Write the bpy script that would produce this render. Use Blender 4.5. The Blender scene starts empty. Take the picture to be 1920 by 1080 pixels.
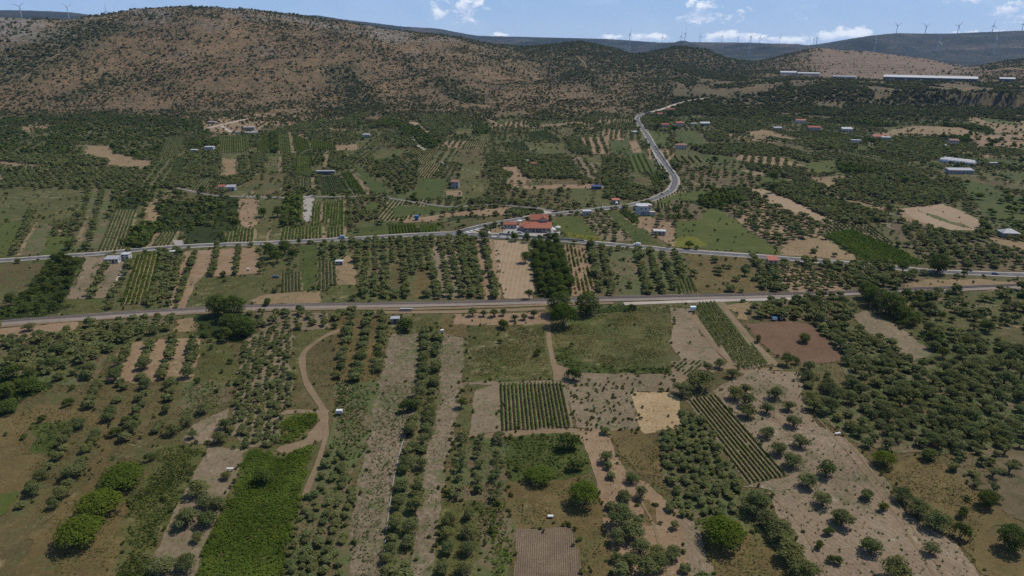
import bpy, bmesh, math, random
import numpy as np
from mathutils import Vector, Matrix

# ------------------------------------------------------------------ camera, sky, sun, exposure
scene = bpy.context.scene
COL = scene.collection
CAM_H = 110.0
PITCH = math.radians(20.1)
FPX = 1280.0                      # focal length in photo pixels (1920 wide)
cam_d = bpy.data.cameras.new('camera')
cam_d.sensor_width = 36.0
cam_d.lens = 24.0
cam_d.clip_start = 1.0
cam_d.clip_end = 60000.0
cam = bpy.data.objects.new('camera', cam_d)
cam.location = (0, 0, CAM_H)
cam.rotation_euler = (math.pi / 2 - PITCH, 0, 0)
COL.objects.link(cam)
scene.camera = cam

SUN_EL = math.radians(57)
SUN_AZ = math.radians(58)         # clockwise from +Y (the way the camera looks), so the sun stands ahead and right
scene.view_settings.view_transform = 'Standard'
scene.view_settings.look = 'None'
scene.view_settings.gamma = 1.0
scene.view_settings.exposure = EXPOSURE = -0.12

sun_d = bpy.data.lights.new('sun', 'SUN')
sun_d.energy = 4.3
sun_d.angle = math.radians(0.53)
sun_d.color = (1.0, 0.94, 0.855)
sun = bpy.data.objects.new('sun', sun_d)
sv = Vector((math.sin(SUN_AZ) * math.cos(SUN_EL), math.cos(SUN_AZ) * math.cos(SUN_EL), math.sin(SUN_EL)))
sun.rotation_euler = sv.to_track_quat('Z', 'Y').to_euler()
sun.location = (300, 200, 600)
COL.objects.link(sun)

scene.cycles.max_bounces = 5
scene.cycles.diffuse_bounces = 2
scene.cycles.glossy_bounces = 2
scene.cycles.transmission_bounces = 3
scene.cycles.volume_bounces = 0
scene.cycles.transparent_max_bounces = 6
scene.cycles.caustics_reflective = False
scene.cycles.caustics_refractive = False
scene.cycles.use_denoising = False


def link(nt, a, b):
    nt.links.new(a, b)


def math_node(nt, op, a, b=None, c=None, clamp=False):
    n = nt.nodes.new('ShaderNodeMath')
    n.operation = op
    n.use_clamp = clamp
    for i, v in enumerate((a, b, c)):
        if v is None:
            continue
        if isinstance(v, (int, float)):
            n.inputs[i].default_value = v
        else:
            nt.links.new(v, n.inputs[i])
    return n.outputs[0]


def mix_col(nt, fac, a, b, blend='MIX'):
    n = nt.nodes.new('ShaderNodeMix')
    n.data_type = 'RGBA'
    n.blend_type = blend
    n.clamp_factor = True
    for k, v in (('Factor', fac),):
        if isinstance(v, (int, float)):
            n.inputs[0].default_value = v
        else:
            nt.links.new(v, n.inputs[0])
    for i, v in ((6, a), (7, b)):
        if isinstance(v, (tuple, list)):
            n.inputs[i].default_value = (v[0], v[1], v[2], 1)
        else:
            nt.links.new(v, n.inputs[i])
    return n.outputs[2]


def noise(nt, vec, scale, detail=3.0, rough=0.55, dist=0.0):
    n = nt.nodes.new('ShaderNodeTexNoise')
    n.inputs['Scale'].default_value = scale
    n.inputs['Detail'].default_value = detail
    n.inputs['Roughness'].default_value = rough
    n.inputs['Distortion'].default_value = dist
    if vec is not None:
        nt.links.new(vec, n.inputs['Vector'])
    return n.outputs['Fac']


def ramp(nt, fac, stops):
    n = nt.nodes.new('ShaderNodeValToRGB')
    e = n.color_ramp.elements
    while len(e) < len(stops):
        e.new(0.5)
    for el, (p, c) in zip(e, stops):
        el.position = p
        el.color = (c[0], c[1], c[2], 1) if isinstance(c, (tuple, list)) else (c, c, c, 1)
    nt.links.new(fac, n.inputs[0])
    return n.outputs[0]


def smooth(nt, v, lo, hi):
    n = nt.nodes.new('ShaderNodeMapRange')
    n.interpolation_type = 'SMOOTHSTEP'
    n.inputs['From Min'].default_value = lo
    n.inputs['From Max'].default_value = hi
    nt.links.new(v, n.inputs['Value'])
    return n.outputs[0]


# sky: Nishita air plus small fair-weather cumulus low over the ridge
world = bpy.data.worlds.new('World')
scene.world = world
world.use_nodes = True
wt = world.node_tree
bg = wt.nodes['Background']
sky = wt.nodes.new('ShaderNodeTexSky')
sky.sky_type = 'NISHITA'
sky.sun_disc = False
sky.sun_elevation = SUN_EL
sky.sun_rotation = SUN_AZ
sky.altitude = 300
sky.air_density = 1.0
sky.dust_density = 0.3
sky.ozone_density = 4.0
bg.inputs['Strength'].default_value = 0.115
tc = wt.nodes.new('ShaderNodeTexCoord')
sep = wt.nodes.new('ShaderNodeSeparateXYZ')
link(wt, tc.outputs['Generated'], sep.inputs[0])
azn = math_node(wt, 'ARCTAN2', sep.outputs[0], sep.outputs[1])
eln = math_node(wt, 'ARCSINE', sep.outputs[2])
vm = wt.nodes.new('ShaderNodeCombineXYZ')
link(wt, azn, vm.inputs[0])
link(wt, math_node(wt, 'MULTIPLY', eln, 1.7), vm.inputs[1])
cn = noise(wt, vm.outputs[0], 42.0, 7.0, 0.62, 0.35)
cn2 = noise(wt, vm.outputs[0], 130.0, 5.0, 0.6, 0.0)
cnm = math_node(wt, 'ADD', math_node(wt, 'MULTIPLY', cn, 0.8), math_node(wt, 'MULTIPLY', cn2, 0.2))


def px_dir(px, py):
    u = (px - 960.0) / FPX
    v = (540.0 - py) / FPX
    d = np.array([u, math.cos(PITCH) + v * math.sin(PITCH), -math.sin(PITCH) + v * math.cos(PITCH)])
    return d


CLOUDS = [  # where each small cloud stands (seen from the valley) and its reach in degrees
    (872, 10, 2.0, 1.5, 1.0), (826, 25, 1.3, 0.75, 0.95), (1318, 22, 2.6, 0.95, 1.0), (1293, 10, 0.7, 0.9, 0.9), (1390, 22, 1.6, 0.35, 0.7),
    (1497, 38, 0.9, 0.4, 0.7), (1600, 62, 2.6, 0.75, 1.1), (1575, 72, 3.6, 0.7, 1.1), (1380, 68, 4.2, 0.6, 1.05), (1200, 70, 4.6, 0.4, 0.95), (1460, 76, 3.2, 0.5, 1.0),
    (945, 66, 1.4, 0.3, 0.9), (1895, 18, 1.8, 0.55, 0.95), (1812, -2, 1.4, 0.4, 0.8), (1935, 30, 1.6, 0.6, 0.9), (1850, 62, 3.0, 0.25, 0.8),
    (1600, -130, 6, 2.2, 1.0), (700, -190, 7, 2.0, 1.0), (2300, -60, 6, 1.6, 1.0), (-300, -60, 5, 1.3, 1.0)]
mask = None
shade = None
for (cx, cy, rx, ry, amp) in CLOUDS:
    d = px_dir(cx, cy)
    a0 = math.atan2(d[0], d[1])
    e0 = math.atan2(d[2], math.hypot(d[0], d[1]))
    dx = math_node(wt, 'DIVIDE', math_node(wt, 'SUBTRACT', azn, a0), math.radians(rx * 0.95))
    dy = math_node(wt, 'DIVIDE', math_node(wt, 'SUBTRACT', eln, e0), math.radians(ry * 0.95))
    r2 = math_node(wt, 'SQRT', math_node(wt, 'ADD', math_node(wt, 'MULTIPLY', dx, dx), math_node(wt, 'MULTIPLY', dy, dy)))
    b = math_node(wt, 'MULTIPLY', math_node(wt, 'SUBTRACT', 1.0, r2), amp)
    b = math_node(wt, 'MAXIMUM', b, -1.0)
    s = math_node(wt, 'ADD', dy, 0.0)
    if mask is None:
        mask, shade = b, math_node(wt, 'MULTIPLY', s, math_node(wt, 'MAXIMUM', b, 0.0))
    else:
        mask = math_node(wt, 'MAXIMUM', mask, b)
        shade = math_node(wt, 'ADD', shade, math_node(wt, 'MULTIPLY', s, math_node(wt, 'MAXIMUM', b, 0.0)))
cm = math_node(wt, 'ADD', mask, math_node(wt, 'MULTIPLY', math_node(wt, 'SUBTRACT', cnm, 0.56), 4.2))
cmask = smooth(wt, cm, -0.05, 0.55)
cshade = math_node(wt, 'ADD', math_node(wt, 'MULTIPLY', shade, 1.0), math_node(wt, 'MULTIPLY', math_node(wt, 'SUBTRACT', cn, 0.5), 1.6))
ccol = mix_col(wt, smooth(wt, cshade, -0.45, 0.35), (4.8, 6.0, 8.2), (9.6, 10.0, 10.5))
skyc = mix_col(wt, math_node(wt, 'SUBTRACT', 0.8, math_node(wt, 'MULTIPLY', smooth(wt, eln, 0.12, 0.5), 0.75)), sky.outputs[0], mix_col(wt, smooth(wt, eln, -0.01, 0.08), (3.9, 5.7, 8.5), (2.6, 4.4, 7.9)))
thin = math_node(wt, 'MULTIPLY', smooth(wt, noise(wt, vm.outputs[0], 9.0, 5.0, 0.6, 0.4), 0.45, 0.8), 0.22)
skyc = mix_col(wt, thin, skyc, (7.4, 8.4, 9.8))
link(wt, mix_col(wt, math_node(wt, 'MULTIPLY', cmask, 0.93), skyc, ccol), bg.inputs['Color'])

# ------------------------------------------------------------------ small helpers
rng = np.random.default_rng(7)
random.seed(7)
RD = math.radians


def vnoise(x, y, seed=0):
    x = np.asarray(x, float); y = np.asarray(y, float)
    xi = np.floor(x).astype(np.int64); yi = np.floor(y).astype(np.int64)
    xf = x - xi; yf = y - yi
    u = xf * xf * (3 - 2 * xf); v = yf * yf * (3 - 2 * yf)

    def h(a, b):
        n = (a * 374761393 + b * 668265263 + seed * 1442695041) & 0x7fffffff
        n = ((n ^ (n >> 13)) * 1274126177) & 0x7fffffff
        n = n ^ (n >> 16)
        return (n & 0xffff) / 65535.0
    return (h(xi, yi) * (1 - u) + h(xi + 1, yi) * u) * (1 - v) + (h(xi, yi + 1) * (1 - u) + h(xi + 1, yi + 1) * u) * v


def fbm(x, y, seed=0, octv=4):
    s = 0; a = 0.5; t = 0
    for i in range(octv):
        s = s + a * vnoise(x * 2 ** i, y * 2 ** i, seed + i * 17)
        t += a; a *= 0.5
    return s / t


def add_obj(name, mesh, parent=None, loc=None, rot=None, scale=None):
    o = bpy.data.objects.new(name, mesh)
    COL.objects.link(o)
    if parent is not None:
        o.parent = parent
    if loc is not None:
        o.location = loc
    if rot is not None:
        o.rotation_euler = rot
    if scale is not None:
        o.scale = scale if hasattr(scale, '__len__') else (scale,) * 3
    return o


def thing(name, label, cat, loc=(0, 0, 0), rotz=0.0, group=None, scale=1.0):
    o = add_obj(name, None, None, loc, (0, 0, rotz), scale)
    o.empty_display_size = 0.5
    o['label'] = label
    o['category'] = cat
    if group:
        o['group'] = group
    return o


def tag(o, label=None, cat=None, group=None, kind=None):
    if label: o['label'] = label
    if cat: o['category'] = cat
    if group: o['group'] = group
    if kind: o['kind'] = kind
    return o


def np_mesh(name, verts, faces, mats, matidx=None, attrs=None, smooth_=False):
    """verts (n,3); faces (m,k) all the same size k"""
    me = bpy.data.meshes.new(name)
    verts = np.asarray(verts, np.float32); faces = np.asarray(faces, np.int32)
    m, k = faces.shape
    me.vertices.add(len(verts)); me.vertices.foreach_set('co', verts.ravel())
    me.loops.add(m * k); me.loops.foreach_set('vertex_index', faces.ravel())
    me.polygons.add(m)
    me.polygons.foreach_set('loop_start', np.arange(0, m * k, k, dtype=np.int32))
    for mt in mats:
        me.materials.append(mt)
    if matidx is not None:
        me.polygons.foreach_set('material_index', np.asarray(matidx, np.int32))
    if smooth_:
        me.polygons.foreach_set('use_smooth', np.ones(m, bool))
    for nm, (dom, data) in (attrs or {}).items():
        a = me.attributes.new(nm, 'FLOAT', dom)
        a.data.foreach_set('value', np.asarray(data, np.float32))
    me.update(calc_edges=True)
    return me


class MB:
    """collects simple solids into one mesh"""
    def __init__(self):
        self.v = []; self.f = []

    def quadbox(self, pts):          # 8 points: bottom 4 ccw, top 4 ccw
        b = len(self.v); self.v += [tuple(p) for p in pts]
        for q in ((0, 3, 2, 1), (4, 5, 6, 7), (0, 1, 5, 4), (1, 2, 6, 5), (2, 3, 7, 6), (3, 0, 4, 7)):
            self.f.append([b + i for i in q])
        return self

    def box(self, x0, x1, y0, y1, z0, z1, tx=0.0, ty=0.0):   # tx, ty: taper of the top
        return self.quadbox([(x0, y0, z0), (x1, y0, z0), (x1, y1, z0), (x0, y1, z0),
                             (x0 + tx, y0 + ty, z1), (x1 - tx, y0 + ty, z1), (x1 - tx, y1 - ty, z1), (x0 + tx, y1 - ty, z1)])

    def poly(self, pts):
        b = len(self.v); self.v += [tuple(p) for p in pts]; self.f.append(list(range(b, b + len(pts)))); return self

    def tube(self, p0, p1, r0, r1, n=8, cap=True):
        p0 = Vector(p0); p1 = Vector(p1); d = (p1 - p0).normalized()
        a = d.orthogonal().normalized(); c = d.cross(a)
        b = len(self.v)
        for p, r in ((p0, r0), (p1, r1)):
            for i in range(n):
                t = 2 * math.pi * i / n
                self.v.append(tuple(p + a * (r * math.cos(t)) + c * (r * math.sin(t))))
        for i in range(n):
            j = (i + 1) % n
            self.f.append([b + i, b + j, b + n + j, b + n + i])
        if cap:
            self.f.append([b + i for i in range(n)][::-1]); self.f.append([b + n + i for i in range(n)])
        return self

    def build(self, name, mat, parent=None, bevel=0.0, smooth_=False, **kw):
        me = bpy.data.meshes.new(name)
        me.from_pydata(self.v, [], self.f)
        if bevel > 0:
            bm = bmesh.new(); bm.from_mesh(me)
            bmesh.ops.bevel(bm, geom=list(bm.edges), offset=bevel, segments=2, affect='EDGES', profile=0.6)
            bm.to_mesh(me); bm.free()
        me.materials.append(mat)
        if smooth_:
            me.polygons.foreach_set('use_smooth', np.ones(len(me.polygons), bool))
        me.update()
        return add_obj(name, me, parent, **kw)

# ------------------------------------------------------------------ materials
def new_mat(name):
    m = bpy.data.materials.new(name)
    m.use_nodes = True
    nt = m.node_tree
    b = nt.nodes['Principled BSDF']
    b.inputs['Roughness'].default_value = 0.9
    b.inputs['Specular IOR Level'].default_value = 0.15
    return m, nt, b


def pos_xy(nt, rot=0.0):
    g = nt.nodes.new('ShaderNodeNewGeometry')
    if rot == 0.0:
        return g.outputs['Position']
    mp = nt.nodes.new('ShaderNodeMapping')
    mp.inputs['Rotation'].default_value = (0, 0, rot)
    link(nt, g.outputs['Position'], mp.inputs['Vector'])
    return mp.outputs['Vector']


def ground_mat(name, cols, big=0.035, mid=0.22, fine=1.3, furrow=None, weeds=None, weeds2=None, bump=0.35, stones=None, wts=(0.3, 0.3, 0.4), soft=0.10):
    k = (0.86, 0.84, 0.80) if name in ('asphalt', 'road_paint', 'concrete_yard', 'pale_gravel', 'worn_lane', 'rail_ballast', 'straw_stubble') else (0.70, 0.66, 0.56)
    cols = [tuple(a * q for a, q in zip(c, k)) for c in cols]
    m, nt, b = new_mat(name)
    P = pos_xy(nt)
    nb = noise(nt, P, big, 3, 0.5, 0.6)
    nm = noise(nt, P, mid, 4, 0.6, 0.4)
    nf = noise(nt, P, fine, 3, 0.65)
    f = math_node(nt, 'ADD', math_node(nt, 'ADD', math_node(nt, 'MULTIPLY', nb, wts[0]), math_node(nt, 'MULTIPLY', nm, wts[1])), math_node(nt, 'MULTIPLY', nf, wts[2]))
    hgt = nf
    if furrow:
        ang, period, amt = furrow
        Q = pos_xy(nt, -ang)
        w = nt.nodes.new('ShaderNodeTexWave')
        w.wave_type = 'BANDS'; w.bands_direction = 'X'; w.wave_profile = 'SIN'
        w.inputs['Scale'].default_value = 2 * math.pi / period / 20.0
        w.inputs['Distortion'].default_value = 1.4
        w.inputs['Detail'].default_value = 2.0
        w.inputs['Detail Scale'].default_value = 0.6
        link(nt, Q, w.inputs['Vector'])
        f = math_node(nt, 'ADD', f, math_node(nt, 'MULTIPLY', math_node(nt, 'SUBTRACT', w.outputs['Fac'], 0.5), amt * 0.35))
        hgt = math_node(nt, 'ADD', nf, math_node(nt, 'MULTIPLY', w.outputs['Fac'], amt))
    c = ramp(nt, f, [(0.33, cols[0]), (0.5, cols[1]), (0.66, cols[2])])
    for k, wd in enumerate((weeds, weeds2)):
        if wd:
            wc, amt, sc = wd
            wn = noise(nt, P, sc, 5, 0.68, 0.5)
            wm = noise(nt, P, sc * 0.14, 2, 0.5, 0.3)
            wf = math_node(nt, 'ADD', math_node(nt, 'MULTIPLY', wn, 0.65), math_node(nt, 'MULTIPLY', wm, 0.35))
            lo = 0.66 - 0.32 * amt
            c = mix_col(nt, math_node(nt, 'MULTIPLY', smooth(nt, wf, lo, lo + soft), 0.85), c, mix_col(nt, nf, tuple(x * 0.6 for x in wc), tuple(x * 1.35 for x in wc)))
    if stones:
        vn = nt.nodes.new('ShaderNodeTexVoronoi'); vn.inputs['Scale'].default_value = 0.8
        link(nt, P, vn.inputs['Vector'])
        c = mix_col(nt, math_node(nt, 'MULTIPLY', smooth(nt, vn.outputs['Distance'], 0.28, 0.12), math_node(nt, 'MULTIPLY', smooth(nt, nm, 0.5, 0.62), stones)), c, (0.42, 0.40, 0.37))
    link(nt, c, b.inputs['Base Color'])
    bp = nt.nodes.new('ShaderNodeBump')
    bp.inputs['Strength'].default_value = bump
    bp.inputs['Distance'].default_value = 0.35
    link(nt, hgt, bp.inputs['Height'])
    link(nt, bp.outputs[0], b.inputs['Normal'])
    return m


GREEN = (0.052, 0.075, 0.018)
LIME = (0.085, 0.120, 0.020)
DKGREEN = (0.030, 0.042, 0.014)
DRY = (0.175, 0.130, 0.062)
GM = {}


def mk_ground():
    G_ = ground_mat
    GM['soilpink'] = G_('pinkish_soil', [(0.165, 0.127, 0.090), (0.262, 0.205, 0.152), (0.36, 0.290, 0.226)], weeds=((0.085, 0.080, 0.034), 0.55, 0.22), weeds2=((0.30, 0.235, 0.165), 0.34, 0.3), soft=0.14, furrow=(RD(28), 1.3, 0.12), stones=0.25, fine=1.0, bump=0.6)
    GM['soilpeach'] = G_('peach_soil', [(0.19, 0.13, 0.085), (0.295, 0.21, 0.142), (0.39, 0.295, 0.21)], weeds=((0.10, 0.09, 0.035), 0.36, 0.4), stones=0.2)
    GM['soilgrey'] = G_('grey_soil', [(0.145, 0.115, 0.078), (0.225, 0.18, 0.128), (0.31, 0.255, 0.19)], weeds=((0.085, 0.10, 0.035), 0.42, 0.6), stones=0.3, fine=0.9, bump=0.5)
    GM['clods'] = G_('rough_tilled_soil', [(0.10, 0.085, 0.05), (0.21, 0.17, 0.125), (0.34, 0.28, 0.215)], weeds=((0.085, 0.095, 0.035), 0.5, 0.3), fine=0.75, bump=0.9, wts=(0.2, 0.25, 0.55))
    GM['plough'] = G_('ploughed_soil', [(0.125, 0.094, 0.067), (0.195, 0.150, 0.112), (0.28, 0.22, 0.165)], furrow=(RD(-3), 0.5, 0.32), fine=1.6, bump=0.8)
    GM['redbrown'] = G_('redbrown_soil', [(0.13, 0.078, 0.05), (0.178, 0.112, 0.075), (0.235, 0.155, 0.11)], furrow=(RD(35), 1.0, 0.3), weeds=((0.07, 0.06, 0.03), 0.18, 0.5))
    GM['straw'] = G_('straw_stubble', [(0.24, 0.172, 0.092), (0.345, 0.252, 0.138), (0.47, 0.355, 0.21)], fine=1.0, bump=0.6)
    GM['tan'] = G_('tan_dry_field', [(0.20, 0.145, 0.085), (0.275, 0.205, 0.125), (0.35, 0.27, 0.175)], weeds=((0.095, 0.09, 0.035), 0.34, 0.3))
    GM['pale'] = G_('pale_bare_field', [(0.27, 0.20, 0.14), (0.36, 0.275, 0.195), (0.43, 0.345, 0.255)], furrow=(RD(-4), 2.2, 0.25), weeds=((0.12, 0.10, 0.045), 0.2, 0.3))
    GM['dry'] = G_('dry_grass_field', [(0.070, 0.062, 0.027), (0.120, 0.098, 0.045), (0.19, 0.150, 0.074)], weeds=((0.068, 0.084, 0.026), 0.64, 0.16), weeds2=((0.23, 0.18, 0.095), 0.3, 0.4), bump=0.6, soft=0.18)
    GM['drygold'] = G_('golden_dry_grass', [(0.085, 0.066, 0.028), (0.145, 0.112, 0.049), (0.22, 0.170, 0.080)], weeds=((0.076, 0.088, 0.027), 0.54, 0.16), weeds2=((0.25, 0.19, 0.10), 0.28, 0.4), bump=0.6, soft=0.2)
    GM['grass'] = G_('rough_green_grass', [(0.055, 0.066, 0.021), (0.105, 0.108, 0.037), (0.18, 0.160, 0.068)], weeds=((0.055, 0.082, 0.020), 0.52, 0.16), weeds2=((0.24, 0.20, 0.11), 0.42, 0.22), bump=0.6, soft=0.18)
    GM['green'] = G_('green_field', [(0.045, 0.065, 0.016), (0.075, 0.098, 0.024), (0.115, 0.132, 0.038)], weeds=((0.04, 0.065, 0.014), 0.4, 0.3), bump=0.6)
    GM['lime'] = G_('bright_green_field', [(0.058, 0.076, 0.016), (0.090, 0.112, 0.026), (0.135, 0.150, 0.042)], weeds=((0.05, 0.08, 0.014), 0.38, 0.3), bump=0.6)
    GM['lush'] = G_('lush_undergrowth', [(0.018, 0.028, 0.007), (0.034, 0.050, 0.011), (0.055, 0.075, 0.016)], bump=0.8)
    GM['weedy'] = G_('weedy_ground', [(0.10, 0.082, 0.045), (0.17, 0.135, 0.085), (0.25, 0.20, 0.14)], weeds=((0.070, 0.090, 0.028), 0.72, 0.28), bump=0.5)
    GM['scrub'] = G_('scrubby_ground', [(0.062, 0.066, 0.026), (0.115, 0.108, 0.046), (0.185, 0.155, 0.08)], weeds=((0.056, 0.076, 0.020), 0.55, 0.14), weeds2=((0.24, 0.18, 0.115), 0.28, 0.12), bump=0.5)
    GM['gravel'] = G_('pale_gravel', [(0.30, 0.26, 0.215), (0.40, 0.355, 0.30), (0.50, 0.45, 0.39)], bump=0.3)
    GM['track'] = G_('dirt_track', [(0.175, 0.128, 0.082), (0.245, 0.185, 0.124), (0.32, 0.25, 0.18)], weeds=((0.12, 0.10, 0.05), 0.22, 0.5))
    GM['ballast'] = G_('rail_ballast', [(0.18, 0.15, 0.125), (0.245, 0.205, 0.175), (0.32, 0.27, 0.235)], fine=2.2, bump=0.5)
    GM['asphalt'] = G_('asphalt', [(0.085, 0.085, 0.088), (0.112, 0.111, 0.113), (0.14, 0.138, 0.138)], big=0.02, bump=0.1)
    GM['lane'] = G_('worn_lane', [(0.14, 0.13, 0.115), (0.19, 0.175, 0.155), (0.24, 0.225, 0.20)], bump=0.15)
    GM['concrete'] = G_('concrete_yard', [(0.26, 0.24, 0.22), (0.32, 0.30, 0.275), (0.38, 0.36, 0.335)], bump=0.15)
    GM['paint'] = G_('road_paint', [(0.55, 0.55, 0.53), (0.66, 0.66, 0.64), (0.74, 0.74, 0.72)], bump=0.05)


mk_ground()


def plain(name, col, rough=0.7, var=0.12, scale=1.5, metal=0.0, spec=0.3):
    m, nt, b = new_mat(name)
    t = nt.nodes.new('ShaderNodeTexCoord')
    n1 = noise(nt, t.outputs['Object'], scale, 4, 0.6)
    n2 = noise(nt, t.outputs['Object'], scale * 6, 2, 0.5)
    f = math_node(nt, 'ADD', math_node(nt, 'MULTIPLY', n1, 0.65), math_node(nt, 'MULTIPLY', n2, 0.35))
    lo = tuple(max(0, c * (1 - 2.2 * var)) for c in col); hi = tuple(min(1, c * (1 + 1.6 * var)) for c in col)
    link(nt, ramp(nt, f, [(0.3, lo), (0.7, hi)]), b.inputs['Base Color'])
    b.inputs['Roughness'].default_value = rough
    b.inputs['Metallic'].default_value = metal
    b.inputs['Specular IOR Level'].default_value = spec
    return m


def leaf_mat(name, dark, light, rnd=0.35, transl=0.35):
    """colour runs with the per-leaf attribute 'tint' and with the plant (object random)"""
    m, nt, b = new_mat(name)
    nt.nodes.remove(b)
    at = nt.nodes.new('ShaderNodeAttribute'); at.attribute_name = 'tint'
    oi = nt.nodes.new('ShaderNodeObjectInfo')
    f = math_node(nt, 'ADD', math_node(nt, 'MULTIPLY', at.outputs['Fac'], 1.0 - rnd), math_node(nt, 'MULTIPLY', oi.outputs['Random'], rnd))
    pl = nt.nodes.new('ShaderNodeAttribute'); pl.attribute_name = 'plant'
    hue = math_node(nt, 'FRACT', math_node(nt, 'ADD', pl.outputs['Fac'], math_node(nt, 'MULTIPLY', oi.outputs['Random'], 7.31)))
    c = mix_col(nt, f, dark, light)
    c = mix_col(nt, smooth(nt, hue, 0.55, 1.0), c, mix_col(nt, 1.0, c, (1.10, 1.03, 0.88), 'MULTIPLY'))
    c = mix_col(nt, smooth(nt, hue, 0.42, 0.0), c, mix_col(nt, 1.0, c, (0.78, 0.88, 0.80), 'MULTIPLY'))
    d = nt.nodes.new('ShaderNodeBsdfDiffuse'); tr = nt.nodes.new('ShaderNodeBsdfTranslucent')
    link(nt, c, d.inputs['Color']); link(nt, c, tr.inputs['Color'])
    ms = nt.nodes.new('ShaderNodeMixShader'); ms.inputs[0].default_value = transl
    link(nt, d.outputs[0], ms.inputs[1]); link(nt, tr.outputs[0], ms.inputs[2])
    link(nt, ms.outputs[0], nt.nodes['Material Output'].inputs['Surface'])
    return m


LM = {
    'olive': leaf_mat('olive_leaves', (0.080, 0.092, 0.034), (0.192, 0.205, 0.080)),
    'tree': leaf_mat('dark_broad_leaves', (0.046, 0.068, 0.017), (0.128, 0.160, 0.040)),
    'bush': leaf_mat('bush_leaves', (0.042, 0.058, 0.015), (0.125, 0.150, 0.040)),
    'lush': leaf_mat('bramble_leaves', (0.054, 0.082, 0.012), (0.140, 0.186, 0.032)),
    'vine': leaf_mat('vine_leaves', (0.058, 0.092, 0.016), (0.160, 0.215, 0.044)),
    'limevine': leaf_mat('bright_vine_leaves', (0.060, 0.088, 0.012), (0.150, 0.180, 0.035)),
    'greyvine': leaf_mat('pale_vine_leaves', (0.068, 0.092, 0.034), (0.160, 0.190, 0.078)),
    'scrub': leaf_mat('scrub_leaves', (0.050, 0.060, 0.021), (0.146, 0.150, 0.056)),
    'drygrass': leaf_mat('dry_grass_blades', (0.11, 0.085, 0.034), (0.26, 0.20, 0.095)),
    'greengrass': leaf_mat('green_grass_blades', (0.052, 0.076, 0.016), (0.140, 0.168, 0.042)),
}
BARK = plain('bark', (0.115, 0.088, 0.065), 0.95, 0.2, 3.0)

# ------------------------------------------------------------------ the lie of the land
AZ = np.radians(np.arange(-100, 100.01, 0.1))


def slope_of(px, py):
    d = px_dir(px, py)
    return d[2] / math.hypot(d[0], d[1])


def feat(pts, fn):
    a = []; v = []
    for p in pts:
        d = px_dir(p[0], p[1])
        a.append(math.atan2(d[0], d[1])); v.append(fn(p))
    o = np.argsort(a)
    r = np.interp(AZ, np.array(a)[o], np.array(v)[o])
    return r


def gsm(a, s):
    k = np.arange(-int(3 * s), int(3 * s) + 1); w = np.exp(-0.5 * (k / s) ** 2); w /= w.sum()
    return np.convolve(np.pad(a, len(k) // 2, mode='edge'), w, 'valid')


foot_pts = [(-300, 212), (0, 210), (400, 208), (700, 206), (1000, 208), (1200, 207), (1300, 203), (1600, 203), (1920, 203), (2300, 203)]
foot = gsm(feat(foot_pts, lambda p: -CAM_H / slope_of(p[0], p[1])), 10)
crest_pts = [(-300, 45, 1900), (0, 33, 1900), (60, 35, 1900), (120, 38, 1900), (160, 33, 1930), (180, 29, 1950), (250, 18, 2000), (330, 13, 2000), (400, 14, 2000),
             (480, 19, 2000), (560, 28, 2000), (600, 35, 2000), (640, 39, 2000), (740, 57, 2000), (853, 69, 2000), (923, 83, 2050), (987, 88, 2150), (1040, 83, 2250),
             (1087, 78, 2300), (1140, 88, 2300), (1190, 103, 2300), (1223, 97, 2250), (1273, 87, 2250), (1323, 94, 2250), (1363, 110, 2300), (1413, 117, 2400),
             (1447, 110, 2500), (1497, 97, 2550), (1533, 89, 2600), (1580, 95, 2600), (1633, 97, 2600), (1680, 104, 2600), (1737, 111, 2600), (1780, 120, 2550),
             (1807, 125, 2500), (1847, 122, 2500), (1880, 115, 2550), (1920, 110, 2600), (2100, 105, 2600), (2300, 120, 2500)]
cr_d = gsm(feat(crest_pts, lambda p: p[2]), 4)
cr_z = CAM_H + cr_d * gsm(feat(crest_pts, lambda p: slope_of(p[0], p[1])), 1.5)
far_pts = [(-300, 25), (0, 19), (60, 20), (130, 23), (180, 29), (260, 40), (420, 42), (560, 30), (590, 28), (640, 36), (757, 50), (817, 53), (893, 67), (1017, 70), (1140, 73),
           (1240, 80), (1280, 79), (1413, 80), (1507, 86), (1540, 82), (1580, 75), (1630, 67), (1677, 62), (1730, 63), (1780, 63), (1850, 60), (1920, 57), (2100, 60), (2300, 70)]
FAR_D = 6500.0
fr_z = CAM_H + FAR_D * gsm(feat(far_pts, lambda p: slope_of(p[0], p[1])), 3)
hillside = 1.0 / (1.0 + np.exp(-(AZ - math.atan2(*px_dir(1260, 200)[:2])) / 0.03))      # 0 the big hill, 1 the terrace on the right
m1_d = (foot + 0.45 * (cr_d - foot)) * (1 - hillside) + 1430 * hillside
m1_z = 0.40 * cr_z * (1 - hillside) + 24 * hillside
m2_d = (foot + 0.72 * (cr_d - foot)) * (1 - hillside) + 1950 * hillside
m2_z = 0.76 * cr_z * (1 - hillside) + 26 * hillside
sd_z = np.minimum(cr_z - 30, 40)
KD = np.stack([0 * foot, foot - 120, foot, m1_d, m2_d, cr_d, cr_d + 450, 0 * foot + 3900, 0 * foot + 4700, 0 * foot + FAR_D, 0 * foot + 7600, 0 * foot + 10000, 0 * foot + 60000], 1)
KZ = np.stack([0 * foot, 0 * foot, 0 * foot, m1_z, m2_z, cr_z, sd_z, 0 * foot + 10, 0 * foot + 26, fr_z, fr_z - 70, fr_z - 90, fr_z - 90], 1)
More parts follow.
